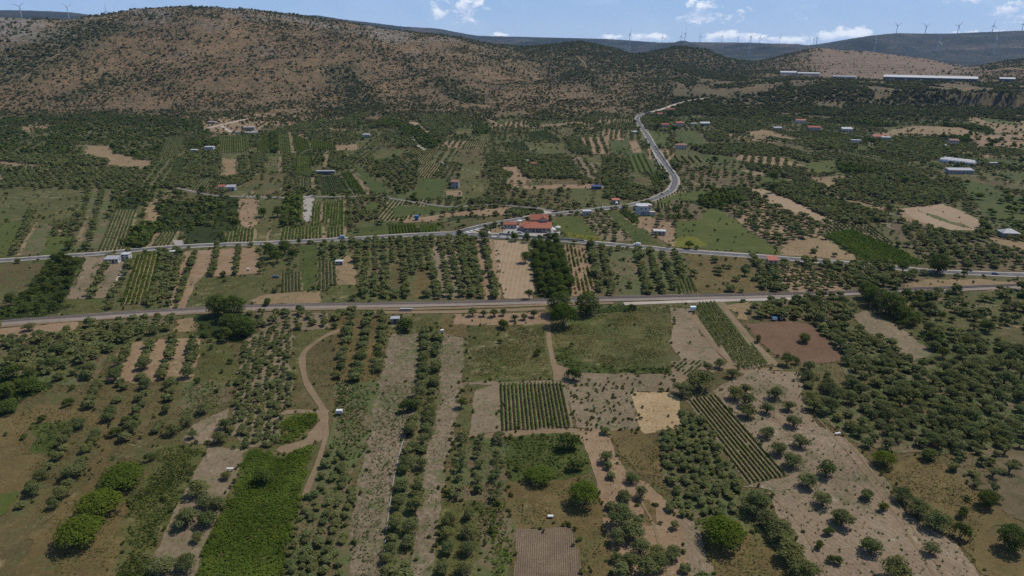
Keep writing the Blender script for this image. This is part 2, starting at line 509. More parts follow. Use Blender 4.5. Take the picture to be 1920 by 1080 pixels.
# monotone cubic tangents along each azimuth
_dk = np.diff(KZ, axis=1) / np.diff(KD, axis=1)
_tg = np.zeros_like(KZ)
_s = np.sign(_dk[:, :-1]) * np.sign(_dk[:, 1:])
with np.errstate(divide='ignore', invalid='ignore'):
    _hm = 2 * _dk[:, :-1] * _dk[:, 1:] / (_dk[:, :-1] + _dk[:, 1:])
_tg[:, 1:-1] = np.where(_s > 0, np.nan_to_num(_hm), 0)


def sstep(x, a, b):
    t = np.clip((x - a) / (b - a), 0, 1)
    return t * t * (3 - 2 * t)


def height(x, y, rough=True):
    x = np.atleast_1d(np.asarray(x, float)); y = np.atleast_1d(np.asarray(y, float))
    d = np.hypot(x, y); a = np.arctan2(x, y)
    fi = np.clip((a - AZ[0]) / (AZ[1] - AZ[0]), 0, len(AZ) - 1.001)
    i0 = fi.astype(int); w = fi - i0

    def ev(i):
        kd = KD[i]; kz = KZ[i]; tg = _tg[i]
        j = np.clip((d[:, None] >= kd).sum(1) - 1, 0, kd.shape[1] - 2)
        r = np.arange(len(d))
        x0 = kd[r, j]; x1 = kd[r, j + 1]; h = x1 - x0; t = np.clip((d - x0) / h, 0, 1)
        return (kz[r, j] * (2 * t ** 3 - 3 * t ** 2 + 1) + kz[r, j + 1] * (-2 * t ** 3 + 3 * t ** 2)
                + tg[r, j] * h * (t ** 3 - 2 * t ** 2 + t) + tg[r, j + 1] * h * (t ** 3 - t ** 2))
    z = ev(i0) * (1 - w) + ev(i0 + 1) * w
    fade = np.clip((math.radians(95) - np.abs(a)) / math.radians(25), 0, 1)
    z = z * fade
    if rough:
        wgt = np.clip(z / 25.0, 0, 1)
        ft = np.interp(a, AZ, foot)
        z = z + wgt * ((0.42 - np.abs(fbm(x / 190, y / 260, 3, 5) - 0.5) * 4.4) * 24 * (1 - sstep(d, np.interp(a, AZ, cr_d) - 650, np.interp(a, AZ, cr_d) - 150)) * (1 - 0.9 * np.interp(a, AZ, hillside) * (1 - sstep(d, 2050, 2300))) * np.clip((d - ft) / 500, 0, 1) * np.clip(1.2 - z / 260, 0.15, 1)
                       + (fbm(x / 22, y / 22, 9, 3) - 0.5) * 4.5)
        z = z + np.sin(np.pi * np.clip((d - 4300) / 1900, 0, 1)) * (np.abs(fbm(x / 600, y / 600, 15, 5) - 0.5) * 2 - 0.28) * 95
    return z


def G1(px, py):
    """the ground point seen at a photo pixel"""
    d = px_dir(px, py)
    if d[2] < -1e-4:
        t = CAM_H / -d[2]
        p = d * t
        if math.hypot(p[0], p[1]) < 1000:
            return Vector((p[0], p[1], 0.0))
    hd = math.hypot(d[0], d[1])
    ts = np.linspace(800, 9000, 1600) / hd
    xs = d[0] * ts; ys = d[1] * ts; zs = CAM_H + d[2] * ts
    hh = height(xs, ys)
    k = np.argmax(zs <= hh)
    if zs[k] > hh[k]:
        k = len(ts) - 1
    return Vector((xs[k], ys[k], float(hh[k])))


def GF(px, py):                      # valley floor (flat), for field outlines
    d = px_dir(px, py)
    t = CAM_H / -d[2]
    return (d[0] * t, d[1] * t)


def scale_at(p):                     # photo pixels per metre, at a ground point
    dep = p[1] * math.cos(PITCH) + (CAM_H - p[2]) * math.sin(PITCH)
    return FPX / dep


def to_px(P):
    P = np.asarray(P, float)
    dz = P[..., 2] - CAM_H
    dep = P[..., 1] * math.cos(PITCH) - dz * math.sin(PITCH)
    up = P[..., 1] * math.sin(PITCH) + dz * math.cos(PITCH)
    dep = np.where(np.abs(dep) < 1e-3, 1e-3, dep)
    return 960 + FPX * P[..., 0] / dep, 540 - FPX * up / dep, dep


def terrain_mat():
    m, nt, b = new_mat('hills_ground')
    P = pos_xy(nt)

    def att(n):
        a = nt.nodes.new('ShaderNodeAttribute'); a.attribute_name = n
        return a.outputs['Fac']
    nb = noise(nt, P, 0.006, 4, 0.55, 0.5); nm = noise(nt, P, 0.03, 4, 0.6, 0.3); nf = noise(nt, P, 0.22, 4, 0.65)
    f = math_node(nt, 'ADD', math_node(nt, 'ADD', math_node(nt, 'MULTIPLY', nb, 0.4), math_node(nt, 'MULTIPLY', nm, 0.35)), math_node(nt, 'MULTIPLY', nf, 0.25))
    valley = ramp(nt, f, [(0.36, (0.040, 0.043, 0.015)), (0.5, (0.066, 0.063, 0.025)), (0.64, (0.115, 0.092, 0.046))])
    hill = ramp(nt, f, [(0.34, (0.084, 0.056, 0.029)), (0.46, (0.136, 0.088, 0.045)), (0.56, (0.184, 0.115, 0.058)), (0.68, (0.205, 0.142, 0.082))])
    # grey limestone showing through
    rk = noise(nt, P, 0.11, 5, 0.7, 0.4)
    rk2 = noise(nt, P, 0.008, 3, 0.5, 0.3)
    rf = smooth(nt, math_node(nt, 'ADD', math_node(nt, 'ADD', rk, math_node(nt, 'MULTIPLY', rk2, 0.6)), math_node(nt, 'MULTIPLY', att('rock'), 0.42)), 0.93, 1.10)
    hill = mix_col(nt, math_node(nt, 'MULTIPLY', rf, 0.7), hill, mix_col(nt, nf, (0.11, 0.10, 0.09), (0.30, 0.285, 0.265)))
    # low green growth
    gn = noise(nt, P, 0.09, 5, 0.7, 0.6)
    gf = smooth(nt, math_node(nt, 'ADD', gn, math_node(nt, 'MULTIPLY', att('growth'), 0.4)), 0.44, 0.58)
    hill = mix_col(nt, math_node(nt, 'MULTIPLY', gf, 0.6), hill, mix_col(nt, nf, (0.025, 0.032, 0.013), (0.075, 0.078, 0.032)))
    c = mix_col(nt, att('hill'), valley, hill)
    quarry = mix_col(nt, nm, (0.10, 0.070, 0.044), (0.21, 0.146, 0.092))
    c = mix_col(nt, att('quarry'), c, quarry)
    fn = noise(nt, P, 0.05, 5, 0.75, 0.2)
    forest = ramp(nt, math_node(nt, 'ADD', math_node(nt, 'MULTIPLY', fn, 0.45), math_node(nt, 'MULTIPLY', noise(nt, P, 0.0022, 5, 0.62, 0.8), 0.55)), [(0.40, (0.007, 0.013, 0.009)), (0.50, (0.018, 0.025, 0.016)), (0.56, (0.050, 0.046, 0.032)), (0.64, (0.12, 0.092, 0.07))])
    c = mix_col(nt, att('forest'), c, forest)
    link(nt, c, b.inputs['Base Color'])
    bp = nt.nodes.new('ShaderNodeBump'); bp.inputs['Strength'].default_value = 0.5; bp.inputs['Distance'].default_value = 1.5
    link(nt, nf, bp.inputs['Height']); link(nt, bp.outputs[0], b.inputs['Normal'])
    return m


def terrain_masks(x, y, z):
    """hill, rock, growth, quarry, forest weights at world points"""
    d = np.hypot(x, y); a = np.arctan2(x, y)
    px, py, _ = to_px(np.stack([x, y, z], -1))
    ft = np.interp(a, AZ, foot); cd = np.interp(a, AZ, cr_d); hs = np.interp(a, AZ, hillside)
    wob = (fbm(x / 90, y / 90, 31, 3) - 0.5)
    hill = sstep(d + wob * 360, ft - 230, ft - 30)
    forest = sstep(d + wob * 200, cd + 200, cd + 500)
    rock = np.exp(-((d - cd) / 260) ** 2) * 0.5 * (d < cd + 400)
    rock = rock + 0.75 * np.exp(-((a - math.atan2(*px_dir(0, 100)[:2])) / 0.045) ** 2) * sstep(d, ft + 300, ft + 500)
    # gully on the left, scrubby shoulder of the second hill, greener terrace front on the right
    growth = np.zeros_like(d)
    for (p0, p1, w) in GULLIES:
        pa = np.array(p0[:2]); pb = np.array(p1[:2]); ab = pb - pa
        t = np.clip(((x - pa[0]) * ab[0] + (y - pa[1]) * ab[1]) / (ab @ ab), 0, 1)
        dd = np.hypot(x - pa[0] - t * ab[0], y - pa[1] - t * ab[1])
        growth = np.maximum(growth, np.exp(-(dd / w) ** 2))
    az1 = math.atan2(*px_dir(1090, 100)[:2]); az2 = math.atan2(*px_dir(1300, 100)[:2])
    shoulder = np.exp(-((a - az1) / 0.10) ** 2) * sstep(d, 1500, 1900) * 0.45 + np.exp(-((a - az2) / 0.07) ** 2) * 0.5
    growth = np.maximum(growth, shoulder)
    growth = np.maximum(growth, hs * (0.12 + 0.5 * sstep(wob, -0.1, 0.15)) * (1 - sstep(d, 1550, 1750)))
    azq0 = math.atan2(*px_dir(1480, 110)[:2]); azq1 = math.atan2(*px_dir(1800, 120)[:2])
    azg = math.atan2(*px_dir(1632, 110)[:2])
    rock = rock + 0.9 * np.exp(-((a - azg) / 0.016) ** 2) * sstep(d, 1900, 2000) * (1 - sstep(d, 2350, 2450))
    quarry = sstep(a, azq0, azq0 + 0.05) * (1 - sstep(a, azq1 - 0.03, azq1 + 0.05)) * sstep(d, 1700, 1850) * (1 - forest)
    growth = growth * (1 - quarry)
    return hill, np.clip(rock, 0, 1.3), np.clip(growth, 0, 1), quarry, forest


GULLIES = []


def make_terrain():
    for (x0, y0, x1, y1, w) in ((190, 52, 95, 95, 40), (95, 95, 0, 135, 50), (215, 150, 130, 185, 18), (640, 130, 690, 200, 25), (880, 190, 830, 150, 22), (1060, 130, 1120, 165, 22), (690, 200, 640, 215, 30)):
        GULLIES.append((tuple(G1(x0, y0)), tuple(G1(x1, y1)), w))
    az_f = np.radians(np.arange(-43, 43.01, 0.13))
    az = np.concatenate([np.radians(np.arange(-180, -43, 4.0)), az_f, np.radians(np.arange(47, 180, 4.0))])
    dist = np.concatenate([np.array([1.0, 60, 110, 200, 320, 480, 640, 780]), np.geomspace(850, 2900, 190), np.geomspace(2930, 8000, 75), np.array([8600, 9300, 9990])])
    A, D = np.meshgrid(az, dist)
    x = (D * np.sin(A)).ravel(); y = (D * np.cos(A)).ravel()
    z = height(x, y)
    hill, rock, growth, quarry, forest = terrain_masks(x, y, z)
    nd, na = A.shape
    i = np.arange(nd - 1)[:, None] * na; j = np.arange(na)[None, :]; j2 = (j + 1) % na
    f = np.stack([(i + j), (i + j2), (i + na + j2), (i + na + j)], -1).reshape(-1, 4)[:, ::-1]
    verts = np.stack([x, y, z], -1)
    c = len(verts); verts = np.vstack([verts, [[0, 0, 0]]])
    pad = lambda v: np.append(v, 0.0)
    me = np_mesh('ground', verts, f, [terrain_mat()], attrs={k: ('POINT', pad(v)) for k, v in (('hill', hill), ('rock', rock), ('growth', growth), ('quarry', quarry), ('forest', forest))}, smooth_=True)
    o = add_obj('ground', me); tag(o, kind='structure')
    return o


make_terrain()

# ------------------------------------------------------------------ the patchwork of fields, outlined where each lies on the valley floor
FR = {'1': (0, 0, 3), '2': (640, 0, 3), '3': (1280, 0, 3), '4': (0, 360, 3), '5': (640, 360, 3), '6': (1280, 360, 3), '7': (0, 720, 3), '8': (640, 720, 3), '9': (1280, 720, 3),
      'a': (0, 190, 4.8), 'b': (380, 190, 4.8), 'c': (760, 190, 4.8), 'd': (1140, 190, 4.8), 'e': (1520, 190, 4.8), 'f': (840, 370, 4.8), 'w': (0, 0, 1)}


def pp(fr, s):
    x0, y0, k = FR[fr]
    return [(x0 + float(a.split(',')[0]) / k, y0 + float(a.split(',')[1]) / k) for a in s.split()]


REG = []


def R(mat, fr, s, *plants, lab=None):
    pts = pp(fr, s)
    W = np.array([GF(*p) for p in pts])
    REG.append({'mat': mat, 'px': pts, 'W': W, 'plants': plants, 'lab': lab, 'fr': fr})


def O(gap=6.5, along=5.5, size=5.6, dir=None, fill=0.92, jit=0.16, kind='olive', thin=False):
    return ('rows', kind, gap, along, size, dir, fill, jit, thin)


def S(kind, dens, size, clump=0.0, thin=False):                 # plants per 100 m2
    return ('scatter', kind, dens, size, clump, thin)


def V(gap, dir, h=1.5, w=0.8, mat='vine', name=None, fill=1.0):
    return ('vines', gap, dir, h, w, mat, name, fill)


def C(mat='lush', h=1.2, dens=2.2, leaf=0.55):                  # dense low cover
    return ('cover', mat, h, dens, leaf)


WOOD = (S('tree', 0.7, 4.6, 0.5), S('bush', 3.4, 2.8, 0.4), S('olive', 0.6, 4.2, 0.3))
MIX = (O(6.6, 4.8, 4.3, fill=0.34, jit=0.2), S('tree', 0.14, 4.6, 0.9), S('bush', 2.4, 1.7, 0.9))
SPARSE = (S('bush', 0.35, 2.4, 0.6), S('olive', 0.14, 4.2, 0.4))

# -- base sheets
R('dry', 'w', '-500,585 900,570 2400,530 3200,1400 -1300,1400', S('bush', 0.12, 1.8, 0.8))
R('scrub', 'w', '-500,230 0,226 300,232 600,224 800,229 1000,224 1300,217 1600,222 2400,217 2700,560 900,580 -700,620', *MIX)

# -- the small unnamed plots that pack the valley floor between the ones above: strips of grove, vines, grass and tilled soil
def small_plots():
    g = np.random.default_rng(77)
    zones = [((-900, 40), np.array([0.03, 1.0])), ((40, 260), np.array([0.16, 1.0])), ((260, 1100), np.array(GF(1402, 354)) - np.array(GF(1540, 400)))]
    for (x0, x1), ax in zones:
        ax = ax / np.linalg.norm(ax); cr = np.array([ax[1], -ax[0]])
        c = np.array([(x0 + x1) / 2, 760.0])
        v = -760.0
        while v < 760:
            L = g.uniform(45, 95)
            u = -760.0
            while u < 760:
                Wd = g.uniform(12, 34)
                q = [c + ax * v + cr * u, c + ax * v + cr * (u + Wd), c + ax * (v + L) + cr * (u + Wd * g.uniform(.9, 1.05)), c + ax * (v + L) + cr * (u + g.uniform(-1, 1))]
                m = sum(q) / 4
                d = math.hypot(*m)
                u += Wd + g.uniform(0.5, 4)
                if not (x0 < m[0] < x1 and 430 < d < 1085 and abs(math.atan2(m[0], m[1])) < RD(42)) or g.random() > 0.74:
                    continue
                a = m + ax * 20; b = m - ax * 20
                k = g.random()
                if k < 0.34: spec = ('olivebase', ('row2', 'olive', g.uniform(4.2, 5.4), g.uniform(3.6, 4.4), g.uniform(3.6, 4.6), ax, 0.95))
                elif k < 0.46: spec = ('weedy', ('row2', 'olive', g.uniform(6, 8), 4.0, g.uniform(3.2, 4.2), ax, 0.9))
                elif k < 0.62: spec = ('greyv', ('row2', 'bush', g.uniform(2.2, 2.8), 1.1, 1.25, ax, 0.95))
                elif k < 0.74: spec = ('grass', S('bush', 0.8, 1.7, 0.7))
                elif k < 0.82: spec = ('green', S('bush', 0.4, 1.5, 0.7))
                elif k < 0.89: spec = ('soilpeach', ('row2', 'olive', g.uniform(6, 8), 4.6, 3.2, ax, 0.8))
                elif k < 0.95: spec = ('dry', S('bush', 1.4, 2.0, 0.5))
                else: spec = ('lush', ('row2', 'tree', 4.0, 3.6, 4.2, ax, 0.95))
                REG.append({'mat': spec[0], 'px': [(0, 0)], 'W': np.array(q), 'plants': spec[1:], 'lab': None, 'fr': 'w'})
            v += L + g.uniform(1, 6)


small_plots()

# -- far left and middle (a)
R('scrub', 'a', '-900,150 0,165 250,110 500,150 900,105 1300,140 1880,200 1900,300 1660,320 1500,330 1430,520 1200,520 1020,470 780,390 720,490 0,470 -900,440', *WOOD)
R('tan', 'a', '780,400 1000,400 1020,470 1180,500 1200,530 1370,530 1330,600 1090,610 980,570 960,530 740,490 790,440')
R('tan', 'a', '180,230 340,185 480,205 450,240 300,262 230,290', S('bush', 0.5, 2.5))
R('olivebase', 'a', '-700,470 200,490 700,500 960,540 970,570 820,590 400,580 170,550 -700,500', O(5.0, 4.4, 5.4))
R('track', 'a', '-700,510 0,540 170,560 240,580 480,600 820,600 1000,572 960,610 700,620 400,612 0,575 -700,560')
R('weedy', 'a', '-700,600 1080,612 1320,615 1190,790 800,800 60,800 -700,730', O(6, 5.2, 5.3, fill=0.88))
R('tan', 'a', '-700,650 30,650 10,745 -700,760')
R('greyv', 'a', '1515,325 1660,312 1605,512 1425,512', V(1.77, '1590,320 1515,510', 0.9, 0.6, 'greyvine'))
R('weedy', 'a', '1420,530 1600,508 1530,660 1440,780 1200,775', O(6.5, 5, 4.6, '1500,540 1330,770'))
R('green', 'a', '1590,508 1692,505 1640,652 1530,662', V(1.77, '1640,510 1585,655', 1.2, 0.8, 'greyvine'))
R('olivebase', 'a', '1692,505 1910,500 1900,690 1780,690 1690,800 1430,780 1535,662 1642,652', O(5.0, 4.4, 5.4))
R('greyv', 'a', '1780,690 1910,690 1895,812 1690,810', V(2.04, '1830,700 1760,805', 0.9, 0.6, 'greyvine'))
R('scrub', 'a', '-700,810 60,805 800,810 1080,800 1060,830 700,830 680,1020 300,1080 -700,1080', *WOOD)
R('grass', 'a', '-700,950 330,940 250,1090 -700,1090', S('bush', 0.7, 2.6, 0.6))
R('weedy', 'a', '700,830 1070,830 1015,1025 700,1030', O(6.5, 5.2, 5.0, '900,830 830,1020'))
R('lush', 'a', '1100,820 1290,800 1310,900 1200,985 1050,975', S('bush', 3.0, 3.8))
R('scrub', 'a', '1330,800 1915,815 1915,1090 1250,1090 1290,930', *WOOD)
R('tan', 'a', '1340,900 1500,920 1490,1080 1300,1080', S('bush', 0.25, 2.5))

# -- band of plots (b)
R('soilpeach', 'b', '0,130 300,120 600,110 900,120 1050,90 1200,170 880,215 560,230 500,270 160,300 0,250', S('bush', 0.8, 3.2, 0.6))
R('greyv', 'b', '140,318 432,308 432,460 150,470', V(2.31, '285,312 288,465', 1.5, 0.9, 'vine'))
R('green', 'b', '500,328 612,308 606,465 500,460', V(2.31, '560,315 556,462', 1.4, 0.9, 'limevine'))
R('olivebase', 'b', '612,290 672,285 690,470 606,468', O(5.0, 4.4, 5.4, kind='tree'))
R('greyv', 'b', '672,288 780,296 802,466 690,470', V(2.18, '730,295 745,465', 1.5, 0.9, 'vine'))
R('track', 'b', '772,275 800,275 830,468 800,468')
R('green', 'b', '808,298 960,350 968,425 850,462 830,440', V(2.31, '880,320 905,440', 1.2, 0.9, 'limevine'))
R('olivebase', 'b', '880,255 1060,265 1060,350 970,350', O(5.5, 5, 4.8))
R('green', 'b', '975,350 1190,370 1195,432 975,420', V(2.31, '1080,360 1088,425', 1.2, 0.8, 'limevine'))
R('olivebase', 'b', '1070,220 1400,330 1390,390 1200,395 1090,350', O(6, 5.5, 5.2, fill=0.8))
R('tan', 'b', '1140,240 1300,225 1300,262 1160,275')
R('tan', 'b', '1190,395 1390,385 1385,440 1205,450', S('bush', 0.3, 2))
R('olivebase', 'b', '0,490 165,500 165,690 0,690', O(5.0, 4.4, 5.4))
R('track', 'b', '166,508 190,508 178,700 142,808 122,808 158,700')
R('tan', 'b', '192,520 302,518 302,672 178,672', S('bush', 0.2, 1.6))
R('olivebase', 'b', '306,500 402,500 412,690 318,690', O(5, 4.5, 5.2))
R('weedy', 'b', '402,500 416,500 440,668 412,670')
R('olivebase', 'b', '416,478 582,490 572,642 438,652', O(5, 4.6, 4.8))
R('grass', 'b', '582,500 690,495 682,642 572,645', S('bush', 0.7, 1.8))
R('track', 'b', '690,500 712,500 710,630 680,630', S('bush', 0.8, 1.6))
R('olivebase', 'b', '716,480 828,482 828,642 714,652', O(4.6, 4.2, 4.2))
R('greyv', 'b', '842,500 972,500 972,600 842,600', V(1.90, '905,500 905,600', 1.3, 0.8, 'vine'))
R('greyv', 'b', '842,606 985,604 990,672 842,675', V(1.90, '910,606 912,672', 1.3, 0.8, 'vine'))
R('scrub', 'b', '975,440 1090,440 1100,625 985,640', *WOOD)
R('tan', 'b', '1078,478 1140,482 1135,560 1100,625', S('bush', 0.5, 2))
R('olivebase', 'b', '1140,470 1300,480 1330,605 1245,625 1110,620', O(5.0, 4.4, 5.4))
R('dry', 'b', '440,690 740,640 722,790 600,850 430,835', S('bush', 0.7, 2.6, 0.6))
R('olivebase', 'b', '742,680 862,680 852,800 722,802', O(4.4, 4, 3.6))
R('greyv', 'b', '872,690 982,690 1005,782 862,782', V(2.04, '930,690 935,780', 1.2, 0.8, 'greyvine'))
R('track', 'b', '975,690 1020,680 1010,740 1035,800 1015,800 985,750')
R('soilgrey', 'b', '1030,690 1232,670 1335,822 1075,842', V(1.77, '1130,680 1200,832', 0.9, 0.7, 'greyvine'))
R('greyv', 'b', '1245,640 1328,632 1488,838 1372,842', V(2.04, '1288,636 1430,840', 1.4, 1.0, 'vine'))
R('track', 'b', '1330,620 1345,620 1530,840 1490,840')
R('green', 'b', '1306,520 1385,560 1655,790 1645,832 1540,835 1400,655', S('bush', 0.4, 1.8))
R('scrub', 'b', '1395,555 1560,520 1930,480 1930,1010 1720,830 1660,790', *WOOD)
R('green', 'b', '1550,522 1780,480 1790,495 1560,548')
R('olivebase', 'b', '1560,560 1780,560 1920,620 1920,800 1760,800', O(6, 5.5, 5.4))
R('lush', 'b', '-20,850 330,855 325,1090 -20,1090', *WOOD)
R('soilpeach', 'b', '335,880 500,885 492,1085 372,1085 320,1060', S('bush', 1.6, 1.7))
R('grass', 'b', '502,890 735,885 720,1060 500,1060')
R('greyv', 'b', '735,880 812,880 806,960 730,975', V(1.77, '770,880 766,965', 1.2, 0.8, 'vine'))
R('concrete', 'b', '905,855 1000,845 985,1080 905,1080', S('bush', 0.6, 1.8))
R('greyv', 'b', '1000,930 1082,930 1072,1090 982,1090', V(1.84, '1040,930 1030,1080', 1.3, 0.8, 'vine'))
R('greyv', 'b', '1090,915 1252,905 1252,1090 1080,1090', V(1.84, '1190,910 1188,1085', 1.3, 0.9, 'vine'))
R('track', 'b', '1256,885 1278,885 1278,1090 1254,1090', S('bush', 0.5, 1.4))
R('olivebase', 'b', '1282,882 1462,890 1400,1090 1280,1090', O(4.6, 4.2, 4.0))
R('track', 'b', '1465,895 1478,900 1410,1060 1390,1060')
R('lime', 'b', '1476,900 1612,912 1572,992 1436,982')

# -- middle (c)
R('olivebase', 'c', '120,130 425,130 435,300 260,325 150,250', O(5.0, 4.4, 5.4))
R('olivebase', 'c', '-100,200 150,250 260,330 200,430 0,300', O(5.0, 4.4, 5.4, kind='tree'))
R('pale', 'c', '20,188 110,190 245,300 200,300')
R('gravel', 'c', '45,318 75,320 120,390 200,440 160,440 90,390')
R('gravel', 'c', '318,540 340,540 375,585 350,590')
R('tan', 'c', '750,160 832,190 925,235 775,245', S('bush', 0.5, 1.8))
R('tan', 'c', '1000,232 1100,228 1620,180 1640,200 1400,222 1100,242')
R('olivebase', 'c', '740,478 1480,500 1600,705 1100,692 1020,590 730,545', O(5.0, 4.4, 5.4))
R('soilpeach', 'c', '830,590 1020,590 1060,680 1145,712 1000,782 900,762 965,650', S('olive', 0.3, 3.4))
R('grass', 'c', '1060,365 1400,385 1485,482 1200,482 1120,430', S('bush', 0.25, 3))
R('greyv', 'c', '1090,282 1262,262 1405,342 1120,352', V(2.04, '1180,275 1260,345', 0.9, 0.7, 'greyvine'))
R('greyv', 'c', '940,380 1060,372 1130,435 980,450', V(2.04, '1000,378 1060,440', 0.9, 0.7, 'greyvine'))
R('soilpeach', 'c', '1535,330 1822,320 1832,472 1692,482', O(8.5, 4.5, 4.6, '1710,325 1760,475'))
R('olivebase', 'c', '1430,325 1535,330 1690,485 1500,472', O(5.0, 4.4, 5.4))
R('soilpeach', 'c', '1060,760 1640,745 1790,752 1795,782 1060,792', S('olive', 0.6, 3.0))
R('soilgrey', 'c', '1490,500 1560,500 1760,600 1700,720 1600,700', O(7, 5.5, 4.2, fill=0.8))
R('grass', 'c', '1560,500 1760,495 1780,610', S('bush', 0.2, 2))
R('soilpeach', 'c', '350,800 510,800 520,850 400,890', S('bush', 0.5, 2))
R('green', 'c', '-100,940 430,950 845,945 400,985 -100,1050')
R('soilpeach', 'c', '130,1050 350,1010 960,950 960,1022 430,1034 220,1082 -10,1100 -10,1068', S('bush', 0.5, 1.5, 0.7))
R('lush', 'c', '960,950 1255,980 1225,1022 955,1022', C('bush', 0.8, 1.6, 0.7))
R('lush', 'c', '430,1040 560,1030 940,1035 900,1080 500,1110 330,1110', S('bush', 2.6, 3.0))
R('gravel', 'c', '1240,980 1290,985 1330,1005 1300,1030 1250,1030 1270,1005')
R('dry', 'c', '1060,800 1500,800 1460,980 1340,990 1220,930 900,900 880,820', *MIX)

# -- both sides of the climbing road (d)
R('green', 'd', '30,350 190,350 182,462 38,462', S('bush', 0.2, 3))
R('soilpeach', 'd', '182,352 252,352 312,462 232,466', S('olive', 0.4, 3.4))
R('green', 'd', '170,490 350,480 462,642 250,652 180,560', V(5.00, '250,490 320,645', 1.0, 0.8, 'limevine'))
R('dry', 'd', '200,680 360,680 392,762 280,762')
R('soilgrey', 'd', '366,662 450,650 492,742 402,762', V(2.04, '410,655 450,752', 1.4, 1.0, 'vine'))
R('olivebase', 'd', '-20,660 100,660 290,800 500,800 380,860 200,890 -20,880', O(5.0, 4.4, 5.4))
R('lime', 'd', '372,260 560,290 522,402 425,402', S('bush', 0.6, 2.0))
R('green', 'd', '660,350 860,365 860,385 720,390')
R('olivebase', 'd', '740,420 960,395 1450,395 1610,560 1150,500 860,472', O(5.0, 4.4, 5.4))
R('soilpeach', 'd', '1140,478 1550,508 1760,580 1500,602 1170,522', O(7.5, 5, 4.4, '1400,495 1370,600'))
R('grass', 'd', '560,498 850,498 865,552 620,572', V(7.00, '660,498 720,565', 1.6, 1.4, 'bush'))
R('soilpink', 'd', '1165,610 1390,640 1395,672 1290,664')
R('green', 'd', '900,600 1130,600 1320,672 1300,690 1060,640', S('bush', 0.5, 2.2))
R('tan', 'd', '1230,280 1400,255 1480,272 1700,342 1650,348 1480,320 1350,352', S('bush', 0.4, 2.4))
R('lime', 'd', '430,915 620,830 935,800 955,850 800,885 600,935', S('bush', 0.5, 2.2))
R('olivebase', 'd', '640,560 960,600 1390,680 1380,720 1270,760 1010,790 820,730 600,650', *MIX)
R('pale', 'd', '1258,790 1395,790 1920,1005 1920,1085 1700,1062 1450,922')
R('olivebase', 'd', '1370,752 1640,735 1930,880 1930,1000 1500,835', O(5.0, 4.4, 5.4))
R('track', 'd', '695,700 712,700 890,765 1035,815 1020,826 875,778')

# -- right (e)
R('tan', 'e', '950,220 1340,235 1545,290 1320,335 960,305 560,325 560,300 820,240', S('bush', 0.35, 3.4, 0.5))
R('tan', 'e', '1320,130 1700,155 2400,200 2400,330 1650,285 1540,222', S('bush', 0.6, 3.0, 0.5))
R('lime', 'e', '1520,118 1880,200 1900,215 1570,185')
R('soilpeach', 'e', '1380,300 1920,300 2400,330 2400,420 1500,420', S('tree', 0.6, 5.0, 0.5))
R('olivebase', 'e', '560,340 1180,370 1360,500 1120,505 600,420', O(5.0, 4.4, 5.4))
R('olivebase', 'e', '0,340 340,340 430,430 0,440', O(5.0, 4.4, 5.4))
R('lime', 'e', '-20,548 210,535 255,640 -20,662', S('bush', 0.25, 3))
R('tan', 'e', '-20,690 300,670 660,640 660,652 310,682 0,712')
R('olivebase', 'e', '340,682 900,640 1335,800 1325,905 840,935 500,800', O(5.0, 4.4, 5.4))
R('green', 'e', '1365,700 1540,740 1830,850 2400,900 2400,1010 1760,950 1500,905 1345,800', S('tree', 0.4, 4.6, 0.6), S('bush', 0.5, 2.4))
R('tan', 'e', '-20,720 200,690 240,780 500,900 760,960 700,990 400,900', S('bush', 0.5, 2.4), S('olive', 0.3, 4.4))
R('olivebase', 'e', '-20,750 90,760 620,930 600,955 400,940 0,810', O(5.0, 4.4, 5.4))
R('green', 'e', '225,785 320,800 690,930 660,965', V(2.31, '225,785 660,955', 1.2, 1.0, 'vine'))
R('track', 'e', '0,800 40,800 420,935 640,985 520,985 300,930')
R('olivebase', 'e', '-20,830 400,945 620,990 760,1090 250,1090 -20,960', O(5.0, 4.4, 5.4))
R('soilpeach', 'e', '775,970 1050,950 1420,1085 1000,1120 860,1080', S('bush', 0.1, 2))

# -- along the road, north side (crop 4, top)
R('grass', '4', '-400,-20 260,-20 480,-10 420,150 330,180 240,355 -400,385', S('bush', 0.5, 2.4, 0.6))
R('lime', '4', '50,170 150,160 110,260 30,365 -350,385 -350,250', S('bush', 0.6, 2.2))
R('olivebase', '4', '160,120 205,90 130,300 70,365 40,362 110,260', O(6, 5, 5.0, '180,110 60,360'))
R('soilpeach', '4', '205,170 222,172 120,355 82,360')
R('weedy', '4', '225,180 330,180 245,352 120,358', S('bush', 0.3, 1.8))
R('lime', '4', '262,248 400,248 430,325 240,356', S('bush', 0.5, 2.0))
R('olivebase', '4', '300,180 330,175 310,245 275,245', O(6, 4.5, 4.6))
R('soilpeach', '4', '335,168 352,170 340,245 322,245', S('bush', 0.5, 1.6))
R('weedy', '4', '480,-30 660,-10 640,110 560,325 430,330 420,250 490,140', O(9, 5.5, 5.0, '560,20 470,320', fill=0.85))
R('track', '4', '485,135 502,138 445,280 425,280')
R('greyv', '4', '648,100 766,105 756,200 692,328 556,332', V(1.97, '706,102 622,330', 1.1, 0.8, 'greyvine'))
R('tan', '4', '835,60 892,50 872,190 808,212')
R('lush', '4', '875,60 1342,40 1312,200 1020,220 900,200', *WOOD)
R('track', '4', '880,228 908,228 850,316 815,318')
R('greyv', '4', '908,225 1018,220 962,312 850,316', V(1.90, '965,222 905,314', 1.1, 0.8, 'greyvine'))
R('concrete', '4', '990,270 1040,268 1030,300 970,308')
R('lush', '4', '1030,200 1280,190 1262,292 1040,300', S('bush', 1.6, 2.6), S('tree', 0.4, 5))
